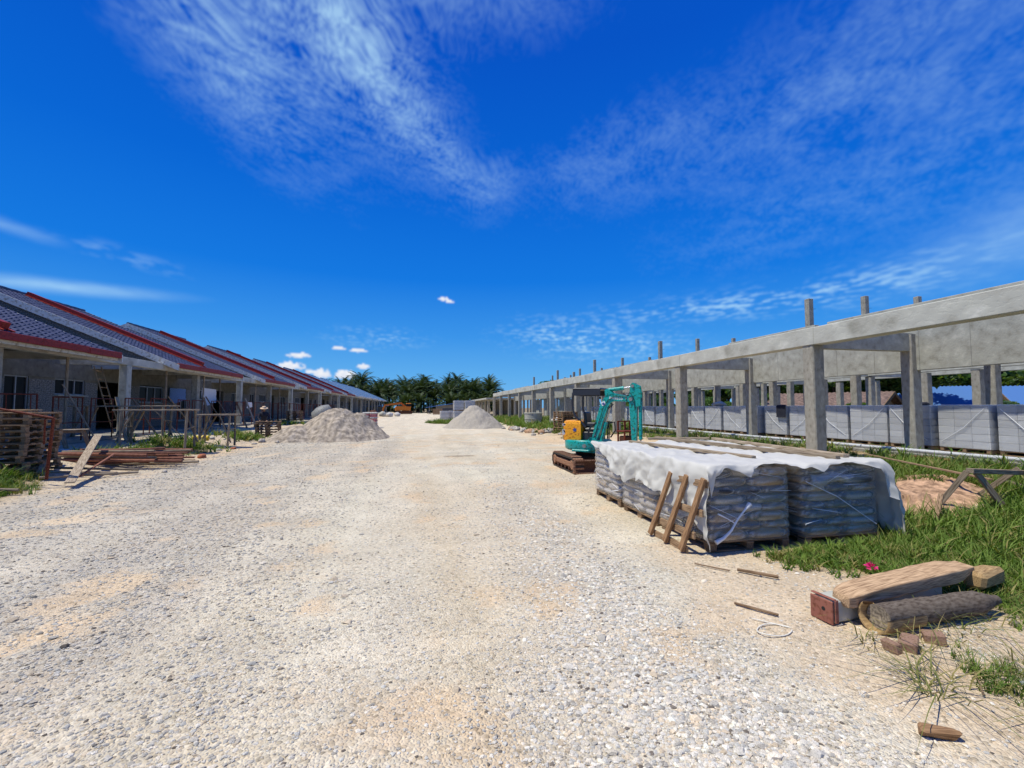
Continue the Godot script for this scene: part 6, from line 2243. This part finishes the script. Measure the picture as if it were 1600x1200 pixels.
	# sheets and washing hung on the fence and wall
	var hung := [[Vector3(-15.9, 3.0, -31.6), Vector3(-15.9, 2.98, -33.5), 0.85, M.blue_cloth, "blue and white banner hung on the second house wall"], [Vector3(-13.2, 2.95, -29.6), Vector3(-13.1, 2.9, -31.2), 0.95, M.white_cloth, "pale grey sheet hanging under the second porch"], [Vector3(-12.4, 2.12, -30.4), Vector3(-12.4, 2.12, -31.5), 0.75, M.navy_cloth, "dark clothes hung on the porch fence, left piece"], [Vector3(-12.4, 2.12, -31.7), Vector3(-12.4, 2.12, -32.4), 0.6, M.navy_cloth, "dark trousers hung on the porch fence, right piece"], [Vector3(-12.38, 2.14, -34.2), Vector3(-12.38, 2.14, -35.1), 0.4, M.white_cloth, "white cloth hung on the porch fence by the column"]]
	for i in hung.size():
		var q = hung[i]
		var o := top("hung_cloth", cloth(q[0], q[1], q[2], 40 + i, Vector3.RIGHT), q[3], q[4], "cloth")
	pallet_stack(7, Vector3(-8.4, gh(-8.4, -26.2) - 0.02, -26.2), 0.2, 0.04, "pallet stack beside the sand heap")
	worker(Vector3(-9.3, gh(-9.3, -28.3) - 0.03, -28.3), 0.25)
	pallet_stack(6, Vector3(-11.2, 0.62, -41.5), 0.1, 0.04, "far pallet stack in front of the fence")
	# sand heap
	heap("sand_heap", "large grey brown sand heap on the left side of the road", Vector3(-4.95, 0, -26.8), 2.9, 2.9, 1.98, M.pile_sand, 61, [[-1.8, 1.2, 1.9, 0.95], [1.1, -0.3, 1.8, 1.75], [0.2, 1.0, 1.8, 1.5]])
	# mixer drum behind the heap
	var mx := thing("mixer_drum", "grey metal mixer drum behind the sand heap", "mixer", Vector3(-8.3, 0.05, -38.5), 0.3)
	var md := MB.new()
	md.lathe([Vector2(0.3, -0.75), Vector2(0.62, -0.55), Vector2(0.7, 0.0), Vector2(0.62, 0.4), Vector2(0.36, 0.85), Vector2(0.33, 0.84)], 22)
	part(mx, "drum", md.mesh(), M.grey_metal, Transform3D(Basis(Vector3.BACK, -0.9), Vector3(0, 1.15, 0)))
	var ms := MB.new()
	for s in [-1.0, 1.0]:
		ms.bar(Vector3(-0.5, 0, s * 0.6), Vector3(0, 1.1, s * 0.72), 0.08, 0.08)
		ms.bar(Vector3(0.5, 0, s * 0.6), Vector3(0, 1.1, s * 0.72), 0.08, 0.08)
	part(mx, "stand", ms.mesh(), M.rust_steel)
	# pinkish cement bags
	var sm := sack_mesh(790, 0.62, 0.15, 0.42)
	var c := Vector3(-4.75, gh(-4.75, -40.3), -40.3)
	pallet("pallet under the pink sack stack", c, 0.0, 1.2, 1.1, 0.13)
	var ps := thing("sack_stack", "stack of pink and white cement sacks behind the sand heap", "sacks", c + Vector3(0, 0.13, 0), 0.0)
	for l in 9:
		for a in 2:
			for e in 3:
				part(ps, "sack", sm, M.sack_pink if l < 8 and (l + a) % 3 else M.sack_white, Transform3D(Basis(Vector3.UP, rng.randf_range(-0.04, 0.04)), Vector3((a - 0.5) * 0.6, 0.07 + l * 0.135, (e - 1) * 0.4)))
	# litter on the verge
	for q in [[Vector3(-9.9, 0.42, -21.8), M.yellow_plastic, "yellow plastic can lying under the trestle tables, left one"], [Vector3(-9.5, 0.42, -21.7), M.yellow_plastic, "yellow plastic can lying under the trestle tables, right one"]]:
		var jb := MB.new()
		jb.lathe([Vector2(0.0, -0.16), Vector2(0.11, -0.155), Vector2(0.12, 0.08), Vector2(0.05, 0.13), Vector2(0.045, 0.17), Vector2(0.0, 0.172)], 14)
		var o := top("plastic_can", jb.mesh(), q[1], q[2], "can", Vector3.ZERO, 0.0, "yellow cans under the tables")
		o.transform = Transform3D(Basis(Vector3.BACK, 1.5), q[0])
	var rk := rock_mesh(95)
	var chunks := [[-7.6, -17.2, 0.16, "red_brick", "orange clay lump on the left verge"], [-7.2, -23.8, 0.12, "rubble", "pale stone at the foot of the sand heap"], [-8.0, -24.1, 0.2, "rubble", "large pale stone beside the pallet stack"], [-6.9, -13.6, 0.07, "rubble", "small grey stone on the road's left edge"]]
	for q in chunks:
		var o := top("rock", rk, M[q[3]], q[4], "rock", Vector3(q[0], gh(q[0], q[1]) + q[2] * 0.3, q[1]), q[0])
		o.scale = Vector3(q[2] * 1.3, q[2] * 0.7, q[2])

func right_things() -> void:
	rng.seed = 909
	# ---- logs in the near right corner
	var g0 := gh(3.5, -3.3)
	# concrete pile end with a rusty steel plate
	var po := Vector3(3.82, g0, -3.22)
	var pe := thing("concrete_pile", "broken square concrete pile with a red steel end plate", "pile", po, deg_to_rad(6.0))
	var cc := column_mesh(1.3, 0.175, 505)
	part(pe, "shaft", cc, M.concrete_pale, Transform3D(Basis(Vector3.BACK, -PI / 2), Vector3(-0.612, 0.10, 0)))
	var plm := MB.new()
	plm.cbox(Vector3(-0.62, 0.095, 0), Vector3(0.018, 0.18, 0.19), 0.004)
	plm.cbox(Vector3(-0.60, 0.2, 0), Vector3(0.03, 0.01, 0.2), 0.003)
	plm.cbox(Vector3(-0.595, 0.11, 0.104), Vector3(0.035, 0.18, 0.01), 0.003)
	var pl := part(pe, "end_plate", plm.mesh(), M.red_plate)
	var hole := MB.new()
	hole.rod(Vector3(-0.632, 0.11, 0.02), Vector3(-0.629, 0.11, 0.02), 0.015, 12)
	part(pl, "bolt_hole", hole.mesh(), M.black_print)
	# slab of split trunk lying on it
	var f := noise(2.4, 61, 4)
	var b := MB.new()
	var p := PackedVector3Array()
	var n := 22
	var rows := 40
	for j in rows + 1:
		var t := j / float(rows)
		var x := lerpf(-0.86, 0.82, t)
		var w := 0.104 * (1.0 - 0.35 * pow(1.0 - minf(t / 0.1, 1.0), 2.0)) * (1.0 - 0.3 * smoothstep(0.86, 1.0, t))
		var h := 0.062 * (1.0 - 0.25 * pow(1.0 - minf(t / 0.12, 1.0), 2.0)) * (1.0 - 0.45 * smoothstep(0.8, 1.0, t))
		for i in n:
			var a := -TAU * i / n
			var cz := cos(a)
			var sy := sin(a)
			var q := Vector2(signf(cz) * pow(absf(cz), 0.25) * w, signf(sy) * pow(absf(sy), 0.25) * h)
			var d := 1.0 + 0.13 * f.get_noise_3d(x * 0.9, q.x * 3.0, q.y * 3.0) + 0.04 * f.get_noise_3d(x * 2.0, q.x * 22.0, q.y * 22.0)
			if t < 0.36 and q.x > 0.02:
				d *= 1.0 - 0.4 * exp(-pow((q.y + 0.01) / 0.05, 2.0)) * smoothstep(0.36, 0.2, t) * smoothstep(0.0, 0.1, t)
			p.append(Vector3(x, q.y * d + 0.012 * sin(t * 5.0), q.x * d))
	b.grid(p, n, rows + 1, true)
	for e in 2:
		var i0 := 0 if e == 0 else rows * n
		var c := Vector3.ZERO
		for i in n:
			c += p[i0 + i] / n
		c.x += -0.02 if e == 0 else 0.02
		for i in n:
			if e == 0:
				b.tri(c, p[i0 + (i + 1) % n], p[i0 + i])
			else:
				b.tri(c, p[i0 + i], p[i0 + (i + 1) % n])
	var so := top("split_log", b.mesh(), M.slab_wood, "pale brown split log lying on the concrete pile", "log", Vector3.ZERO, 0.0, "logs on the near right")
	so.transform = Transform3D(Basis.from_euler(Vector3(0.1, deg_to_rad(9.0), 0.04)), Vector3(4.17, g0 + 0.225, -3.22))
	# darker bark covered log with a pale torn sapwood collar
	var lg := thing("bark_log", "dark grey bark covered log with a torn yellow wooden collar", "log", Vector3(4.08, g0 + 0.112, -2.95), deg_to_rad(3.0), "logs on the near right")
	var lb := MB.new()
	var lp := PackedVector3Array()
	var n2 := 24
	var rows2 := 44
	for j in rows2 + 1:
		var t := j / float(rows2)
		var x := lerpf(-0.6, 0.7, t)
		var rr := 0.092 * (1.0 - 0.6 * smoothstep(0.78, 1.0, t))
		for i in n2:
			var a := -TAU * i / n2
			var d := 1.0 + 0.10 * f.get_noise_3d(x * 4.0, cos(a) * 1.5, sin(a) * 1.5) + 0.05 * f.get_noise_3d(x * 14.0, cos(a) * 4.0, sin(a) * 4.0)
			lp.append(Vector3(x, sin(a) * rr * d, cos(a) * rr * d))
	lb.grid(lp, n2, rows2 + 1, true)
	part(lg, "bark", lb.mesh(), M.bark_log)
	var eg := MB.new()
	for i in n2:
		eg.tri(Vector3(-0.585, 0, 0), lp[(i + 1) % n2], lp[i])
		eg.tri(Vector3(0.71, 0, 0), lp[rows2 * n2 + i], lp[rows2 * n2 + (i + 1) % n2])
	part(lg, "cut_end", eg.mesh(), M.end_grain)
	var cl := MB.new()
	var cp := PackedVector3Array()
	var m := 20
	for j in m + 1:
		var a := lerpf(2.3, 6.45, j / float(m))
		var w := 0.085 + 0.02 * f.get_noise_1d(j * 1.7) + 0.30 * smoothstep(5.2, 5.45, a)
		for e in [[-0.645, 0.124], [-0.665, 0.112], [-0.645, 0.098], [-0.64 + w, 0.094], [-0.64 + w, 0.11], [-0.62, 0.124]]:
			cp.append(Vector3(e[0], sin(a) * e[1], cos(a) * e[1]))
	cl.grid(cp, 6, m + 1, true)
	part(lg, "torn_collar", cl.mesh(), M.yellow_wood)
	# block of squared wood at the far end
	var wb := MB.new()
	wb.cbox(Vector3.ZERO, Vector3(0.42, 0.15, 0.17), 0.03, Basis(), 0.012, rng)
	var w0 := top("wood_block", wb.mesh(), M.yellow_wood, "squared yellowish timber end behind the split log", "timber")
	w0.transform = Transform3D(Basis(Vector3.UP, 0.25), Vector3(5.14, g0 + 0.16, -3.3))
	# half bricks
	for q in [[3.42, -2.66, 0.55, 0.17, "broken brown brick in front of the bark log, larger one"], [3.7, -2.7, -0.7, 0.11, "broken brown brick in front of the bark log, smaller one"], [3.27, -2.66, 0.2, 0.06, "chip of brick beside the larger broken brick"]]:
		var bb := MB.new()
		bb.cbox(Vector3.ZERO, Vector3(q[3], 0.075, 0.1), 0.006, Basis(), 0.008, rng)
		var o := top("broken_brick", bb.mesh(), M.brick_clay, q[4], "brick", Vector3(q[0], gh(q[0], q[1]) + 0.033, q[1]), q[2], "broken bricks by the logs")
		o.rotation.z = 0.06
	var wc := MB.new()
	wc.cbox(Vector3.ZERO, Vector3(0.17, 0.05, 0.06), 0.012, Basis(), 0.014, rng)
	var w1 := top("wood_chip", wc.mesh(), M.frame_wood, "reddish brown wood chip on bare earth at the lower right", "wood chip", Vector3(2.74, gh(2.74, -2.0) + 0.022, -2.0), -0.35)
	# loop of pale strapping and sticks
	var lp2 := []
	for i in 25:
		var a := TAU * i / 24.0 * 0.93 + 0.6
		lp2.append(Vector3(cos(a) * 0.15, 0.006 + 0.004 * sin(a * 3.0), sin(a) * 0.085))
	lp2.append(Vector3(-0.02, 0.008, -0.2))
	var sb := MB.new()
	sb.tube(lp2, [0.005], 6)
	top("strap_loop", sb.mesh(), M.strap, "pale plastic strap lying in a loop on the ground", "strap", Vector3(2.72, gh(2.72, -3.12) + 0.005, -3.12), 0.1)
	var sticks := [[Vector3(2.75, 0.02, -3.62), Vector3(2.92, 0.02, -3.3), 0.011, "thin brown stick beside the strap loop"], [Vector3(3.3, 0.03, -4.28), Vector3(3.55, 0.03, -4.0), 0.016, "short flat brown stick before the sack stacks"], [Vector3(3.0, 0.02, -4.6), Vector3(3.22, 0.02, -4.3), 0.008, "dark twig on the gravel before the sacks"], [Vector3(3.3, 0.02, -2.15), Vector3(3.62, 0.02, -2.42), 0.006, "dry stalk across the bare earth near the grass tuft"]]
	for q in sticks:
		var o := top("stick", pole_mesh(snappedf(q[0].distance_to(q[1]), 0.01), q[2], 6), M.twig if q[2] < 0.01 else M.pallet_wood_1, q[3], "stick")
		o.transform = along(q[0] + Vector3(0, gh(q[0].x, q[0].z), 0), q[1] + Vector3(0, gh(q[1].x, q[1].z), 0))
	# crumpled pink wrapper
	var pk := MB.new()
	for i in 26:
		var a := Vector3(rng.randfn(), absf(rng.randfn()), rng.randfn()).normalized() * 0.05
		var e := Vector3(rng.randfn(), rng.randfn(), rng.randfn()).normalized() * 0.035
		pk.tri(a * 0.3, a + e, a - e.cross(Vector3.UP))
	top("pink_wrapper", pk.mesh(), M.pink_paper, "crumpled pink wrapper in the grass above the logs", "litter", Vector3(4.38, gh(4.38, -3.72) + 0.13, -3.72))
	var bt := MB.new()
	bt.lathe([Vector2(0.0, 0.0), Vector2(0.03, 0.002), Vector2(0.032, 0.12), Vector2(0.012, 0.16), Vector2(0.012, 0.18), Vector2(0.0, 0.182)], 12)
	var bo := top("plastic_bottle", bt.mesh(), M.film_milky, "clear plastic bottle in the grass tuft at the right edge", "bottle")
	bo.transform = Transform3D(Basis(Vector3.BACK, 1.45), Vector3(3.75, gh(3.75, -2.15) + 0.05, -2.13))
	# ---- trestle in the tall grass
	var tp := Vector3(8.55, gh(8.55, -5.3), -5.3)
	var tr := thing("sawhorse", "grey wooden sawhorse standing in tall grass at the right edge", "sawhorse", tp, 0.1)
	plank(tr, "beam", Vector3(-0.72, 0.60, 0.1), Vector3(1.1, 0.47, -0.05), 0.07, 0.09, M.old_wood_1)
	for q in [[-0.5, 0.12, 0.2], [-0.5, -0.2, -0.15], [0.72, 0.2, 0.2], [0.72, -0.3, -0.1]]:
		plank(tr, "leg", Vector3(q[0] + (0.35 if q[1] > 0 and q[0] < 0 else -0.12), 0.0, q[1] * 1.8), Vector3(q[0], 0.56, q[2] * 0.3), 0.075, 0.045, M.old_wood_1)
	# long thin batten resting from the slab down to the sawhorse
	for q in [[Vector3(10.55, 0.62, -9.0), Vector3(8.75, 0.62, -5.45), 0.03, 0.05, M.pallet_wood_2, "long pale batten resting on the sawhorse"], [Vector3(11.6, 0.47, -8.4), Vector3(9.6, 0.42, -5.2), 0.05, 0.1, M.old_wood_1, "grey board lying in the grass behind the long batten"], [Vector3(7.0, 0.2, -5.0), Vector3(7.75, 0.42, -5.45), 0.04, 0.06, M.pallet_wood_0, "short broken stick at the foot of the orange mound"]]:
		var o := top("timber", plank_mesh(q[0].distance_to(q[1]), q[2], q[3]), q[4], q[5], "timber", Vector3.ZERO, 0.0, "boards in the grass on the right")
		o.transform = along(q[0], q[1])
	heap("earth_mound", "bare orange earth mound between the grass and the sack stacks", Vector3(8.35, 0, -6.35), 1.55, 1.05, 0.22, M.soil, 67, [[-0.6, 0.3, 1.0, 0.28], [0.9, -0.3, 0.9, 0.3]])
	for i in 4:
		var bm := MB.new()
		bm.cbox(Vector3.ZERO, Vector3(0.22, 0.075, 0.105), 0.006)
		top("brick", bm.mesh(), M.red_brick, "orange brick by the second row column, %s from the left" % ordinal(i), "brick", Vector3(12.55 - 0.02 * i, 0.47, -9.35 + i * 0.26), PI / 2 + 0.1 * i, "orange bricks at the slab edge")
	# ---- farther along the right side
	pallet_stack(9, Vector3(8.75, gh(8.75, -27.0) - 0.02, -27.0), 0.35, 0.05, "pallet stack behind the excavator")
	var tub := thing("concrete_ring", "round grey concrete ring standing beyond the excavator", "concrete ring", Vector3(9.0, gh(9.0, -36.6), -36.6))
	var tb := MB.new()
	tb.lathe([Vector2(0.70, 0.0), Vector2(0.74, 0.5), Vector2(0.76, 0.98), Vector2(0.80, 1.0), Vector2(0.80, 1.06), Vector2(0.68, 1.06), Vector2(0.66, 0.1)], 30)
	part(tub, "wall", tb.mesh(), M.concrete_pale)
	var rb := MB.new()
	rb.lathe([Vector2(0.745, 0.5), Vector2(0.765, 0.51), Vector2(0.768, 0.55), Vector2(0.748, 0.56)], 30)
	part(tub, "rib", rb.mesh(), M.concrete_rough)
	heap("aggregate_heap", "conical pale grey aggregate heap on the right side of the road", Vector3(4.2, 0, -38.6), 2.75, 2.6, 2.25, M.pile_grey, 62)
	# rubble bank beside the road
	var rk := [rock_mesh(121), rock_mesh(122), rock_mesh(123)]
	for i in 34:
		var t := rng.randf()
		var x := lerpf(6.7, 8.0, t) + rng.randfn() * 0.5
		var z := lerpf(-34.5, -24.5, t) + rng.randfn() * 0.8
		var s := rng.randf_range(0.1, 0.34)
		var o := top("rubble_lump", rk[i % 3], M.rubble if rng.randf() < 0.65 else M.soil, "%s rubble lump along the bank beyond the excavator" % (ordinal(i % 30) if i < 30 else ["outermost", "loose", "lowest", "rear"][i - 30]), "rubble", Vector3(x, gh(x, z) + s * 0.25, z), rng.randf() * 6.0, "rubble lumps along the right of the road")
		o.scale = Vector3(s * 1.3, s * 0.8, s)
	var bag := top("rubble_bag", rock_mesh(140), M.sack_white, "white bag lying beside the concrete ring", "bag", Vector3(10.6, 0.65, -35.2), 0.5)
	bag.scale = Vector3(0.55, 0.4, 0.5)
	# rusty frame by the first row column behind the digger
	var ro := Vector3(8.25, gh(8.25, -17.2), -17.2)
	var rc := thing("rusty_machine_frame", "rusty red steel machine frame behind the excavator arm", "steel frame", ro, 0.2)
	for x in [-0.3, 0.3]:
		for z in [-0.22, 0.22]:
			var bq := MB.new()
			bq.bar(Vector3(x, 0, z), Vector3(x, 1.0 if z < 0 else 0.62, z), 0.055, 0.055)
			part(rc, "leg", bq.mesh(), M.rust_steel)
	var rr := MB.new()
	rr.cbox(Vector3(0, 0.6, 0), Vector3(0.72, 0.06, 0.52), 0.01)
	part(rc, "seat_plate", rr.mesh(), M.rust_steel)
	var re := MB.new()
	re.cbox(Vector3(0, 0.22, 0), Vector3(0.55, 0.36, 0.42), 0.04)
	part(rc, "engine_block", re.mesh(), M.dark_rust)
	var rt := MB.new()
	rt.bar(Vector3(-0.33, 1.0, -0.22), Vector3(0.33, 1.0, -0.22), 0.05, 0.05)
	rt.bar(Vector3(0.05, 0.62, -0.22), Vector3(0.05, 1.0, -0.22), 0.09, 0.04)
	part(rc, "back_rail", rt.mesh(), M.rust_steel)
	# white sacks thrown on top of the stacks
	var sw := rock_mesh(150)
	for q in [[14.4, 1.92, -19.7, 0.34, "white torn sack lying on top of the block stacks"], [15.0, 1.86, -10.9, 0.16, "small dark bundle lying on the block stacks at right"]]:
		var o := top("torn_sack", sw, M.sack_white if q[3] > 0.2 else M.navy_cloth, q[4], "sack", Vector3(q[0], q[1], q[2]), 0.4)
		o.scale = Vector3(q[3], q[3] * 0.4, q[3] * 1.3)

func far_things() -> void:
	rng.seed = 1010
	# grey wrapped stacks by the far heap
	var n := 0
	for q in [[4.2, -58.0, 2], [5.6, -57.6, 2], [2.6, -62.0, 1], [3.9, -62.5, 1]]:
		for k in q[2]:
			var o := thing("block_stack", "film wrapped grey block stack beyond the aggregate heap, %s from the left%s" % [ordinal([2, 3, 0, 1][n]), ", upper one" if k else ""], "block stack", Vector3(q[0], gh(q[0], q[1]) + k * 1.35, q[1]), 0.05, "wrapped block stacks beyond the aggregate heap")
			var pb := MB.new()
			pb.cbox(Vector3(0, 0.06, 0), Vector3(1.2, 0.12, 1.2), 0.01)
			part(o, "pallet_base", pb.mesh(), M.pallet_wood_0)
			for c in 6:
				var cb := MB.new()
				cb.cbox(Vector3(0, 0.12 + 0.1 + c * 0.2, 0), Vector3(1.25, 0.195, 1.25), 0.01)
				part(o, "course", cb.mesh(), M["block_%d" % (c % 3)])
			part(o, "stretch_film", film_mesh(1.26, 1.2, 1.26, 6, 780 + n, 0.004), M.film_milky, Transform3D(Basis(), Vector3(0, 0.12, 0)))
		n += 1
	# orange digger far down the road
	var ex := thing("orange_excavator", "orange tracked digger parked at the far end of the road", "excavator", Vector3(-5.3, 0.1, -112.0), 0.15)
	for s in [-1.0, 1.0]:
		var t := MB.new()
		t.prism(PackedVector2Array([Vector2(-1.8, 0.1), Vector2(1.8, 0.1), Vector2(2.1, 0.45), Vector2(1.8, 0.85), Vector2(-1.8, 0.85), Vector2(-2.1, 0.45)]), 0.5, Transform3D(Basis(), Vector3(0, 0, s * 1.0)))
		part(ex, "track", t.mesh(), M.dark_rust)
	var eb := MB.new()
	eb.prism(PackedVector2Array([Vector2(-2.0, 0.95), Vector2(1.6, 0.95), Vector2(1.6, 1.7), Vector2(0.4, 2.0), Vector2(-1.8, 2.0), Vector2(-2.0, 1.7)]), 2.2)
	part(ex, "house", eb.mesh(), M.orange_paint)
	var ecb := MB.new()
	ecb.cbox(Vector3(1.1, 2.2, 0.5), Vector3(1.2, 1.1, 1.0), 0.08)
	part(ex, "cab", ecb.mesh(), M.orange_paint)
	var eg := MB.new()
	eg.cbox(Vector3(1.1, 2.25, 0.5), Vector3(1.22, 0.7, 1.02), 0.06)
	part(ex, "cab_window", eg.mesh(), M.dark_glass_and_shade)
	var em := MB.new()
	em.prism(PackedVector2Array(offset_strip([Vector2(0.8, 1.6), Vector2(-0.6, 2.75), Vector2(-3.2, 2.45), Vector2(-4.6, 2.2)], [0.35, 0.5, 0.45, 0.3])), 0.4, Transform3D(Basis(), Vector3(0, 0, -0.4)))
	part(ex, "boom", em.mesh(), M.orange_paint)
	var ea := MB.new()
	ea.prism(PackedVector2Array(offset_strip([Vector2(-4.3, 2.45), Vector2(-4.8, 1.4), Vector2(-4.9, 0.4)], [0.35, 0.35, 0.5])), 0.36, Transform3D(Basis(), Vector3(0, 0, -0.4)))
	part(ex, "dipper_arm", ea.mesh(), M.orange_paint)
	# white bags, rusty drums and cement rings heaped by the left row
	var rk := rock_mesh(171)
	var bits := [[-6.8, -88.0, 0.8, "sack_white", "white bulk bag by the far left houses"], [-8.2, -90.0, 0.9, "concrete_pale", "grey bulk bag by the far left houses"], [-5.6, -92.0, 0.75, "sack_white", "white bulk bag nearest the orange digger"], [-9.4, -84.0, 1.0, "dark_rust", "rusty brown heap of scrap by the far left houses"], [-7.6, -66.0, 0.9, "dark_rust", "brown heap of brush beyond the pink sacks"], [-8.6, -72.0, 0.8, "rust_steel", "red covered heap beyond the mixer drum"]]
	for q in bits:
		var o := top("bulk_bag", rk, M[q[3]], q[4], "bag", Vector3(q[0], gh(q[0], q[1]) + q[2] * 0.45, q[1]), q[0] * 2.0)
		o.scale = Vector3(q[2], q[2] * 0.8, q[2])
	# motorcycle with a tray at the end of the road
	var mo := thing("motorcycle", "dark motorcycle standing at the end of the road", "motorcycle", Vector3(0.9, 0.1, -122.0), 1.0)
	for x in [-0.6, 0.6]:
		var wl := MB.new()
		var ring := []
		for i in 17:
			var a := TAU * i / 16
			ring.append(Vector3(x + cos(a) * 0.27, 0.3 + sin(a) * 0.27, 0))
		wl.tube(ring, [0.05], 7, false)
		part(mo, "wheel", wl.mesh(), M.rubber)
	var mb := MB.new()
	mb.prism(PackedVector2Array([Vector2(-0.75, 0.75), Vector2(-0.2, 0.85), Vector2(0.15, 0.8), Vector2(0.45, 1.05), Vector2(0.6, 0.7), Vector2(0.1, 0.35), Vector2(-0.4, 0.4)]), 0.26)
	part(mo, "body", mb.mesh(), M.black_paint)
	var mh := MB.new()
	mh.rod(Vector3(0.45, 1.1, -0.35), Vector3(0.45, 1.1, 0.35), 0.02, 6)
	mh.rod(Vector3(0.6, 0.3, 0), Vector3(0.42, 1.1, 0), 0.03, 6)
	part(mo, "handlebar", mh.mesh(), M.black_paint)
	for q in [[3.0, -108.0, 1.4, "brown stack of boards at the end of the road", "pallet_wood_0"], [5.0, -100.0, 1.6, "purple grey covered stack left of the wrapped stacks", "sack_navy"]]:
		var o := thing("board_stack", q[3], "boards", Vector3(q[0], 0.1, q[1]))
		for i in 6:
			plank(o, "board_layer", Vector3(-1.3, 0.12 + i * q[2] / 6.0, 0), Vector3(1.3, 0.12 + i * q[2] / 6.0, 0), q[2] / 6.0 - 0.03, 1.2, M[q[4]])

func stage(s: String) -> void:
	print("%6.1f s  %s" % [(Time.get_ticks_msec() - t0) / 1000.0, s])

var t0 := 0

func _ready() -> void:
	t0 = Time.get_ticks_msec()
	air()
	stage("sky")
	materials()
	ground()
	stage("ground")
	left_houses()
	right_frame()
	stage("buildings")
	background()
	stage("background")
	sack_stacks()
	excavator()
	block_stacks()
	left_things()
	right_things()
	far_things()
	stage("things")
	grass()
	stones()
	stage("done")
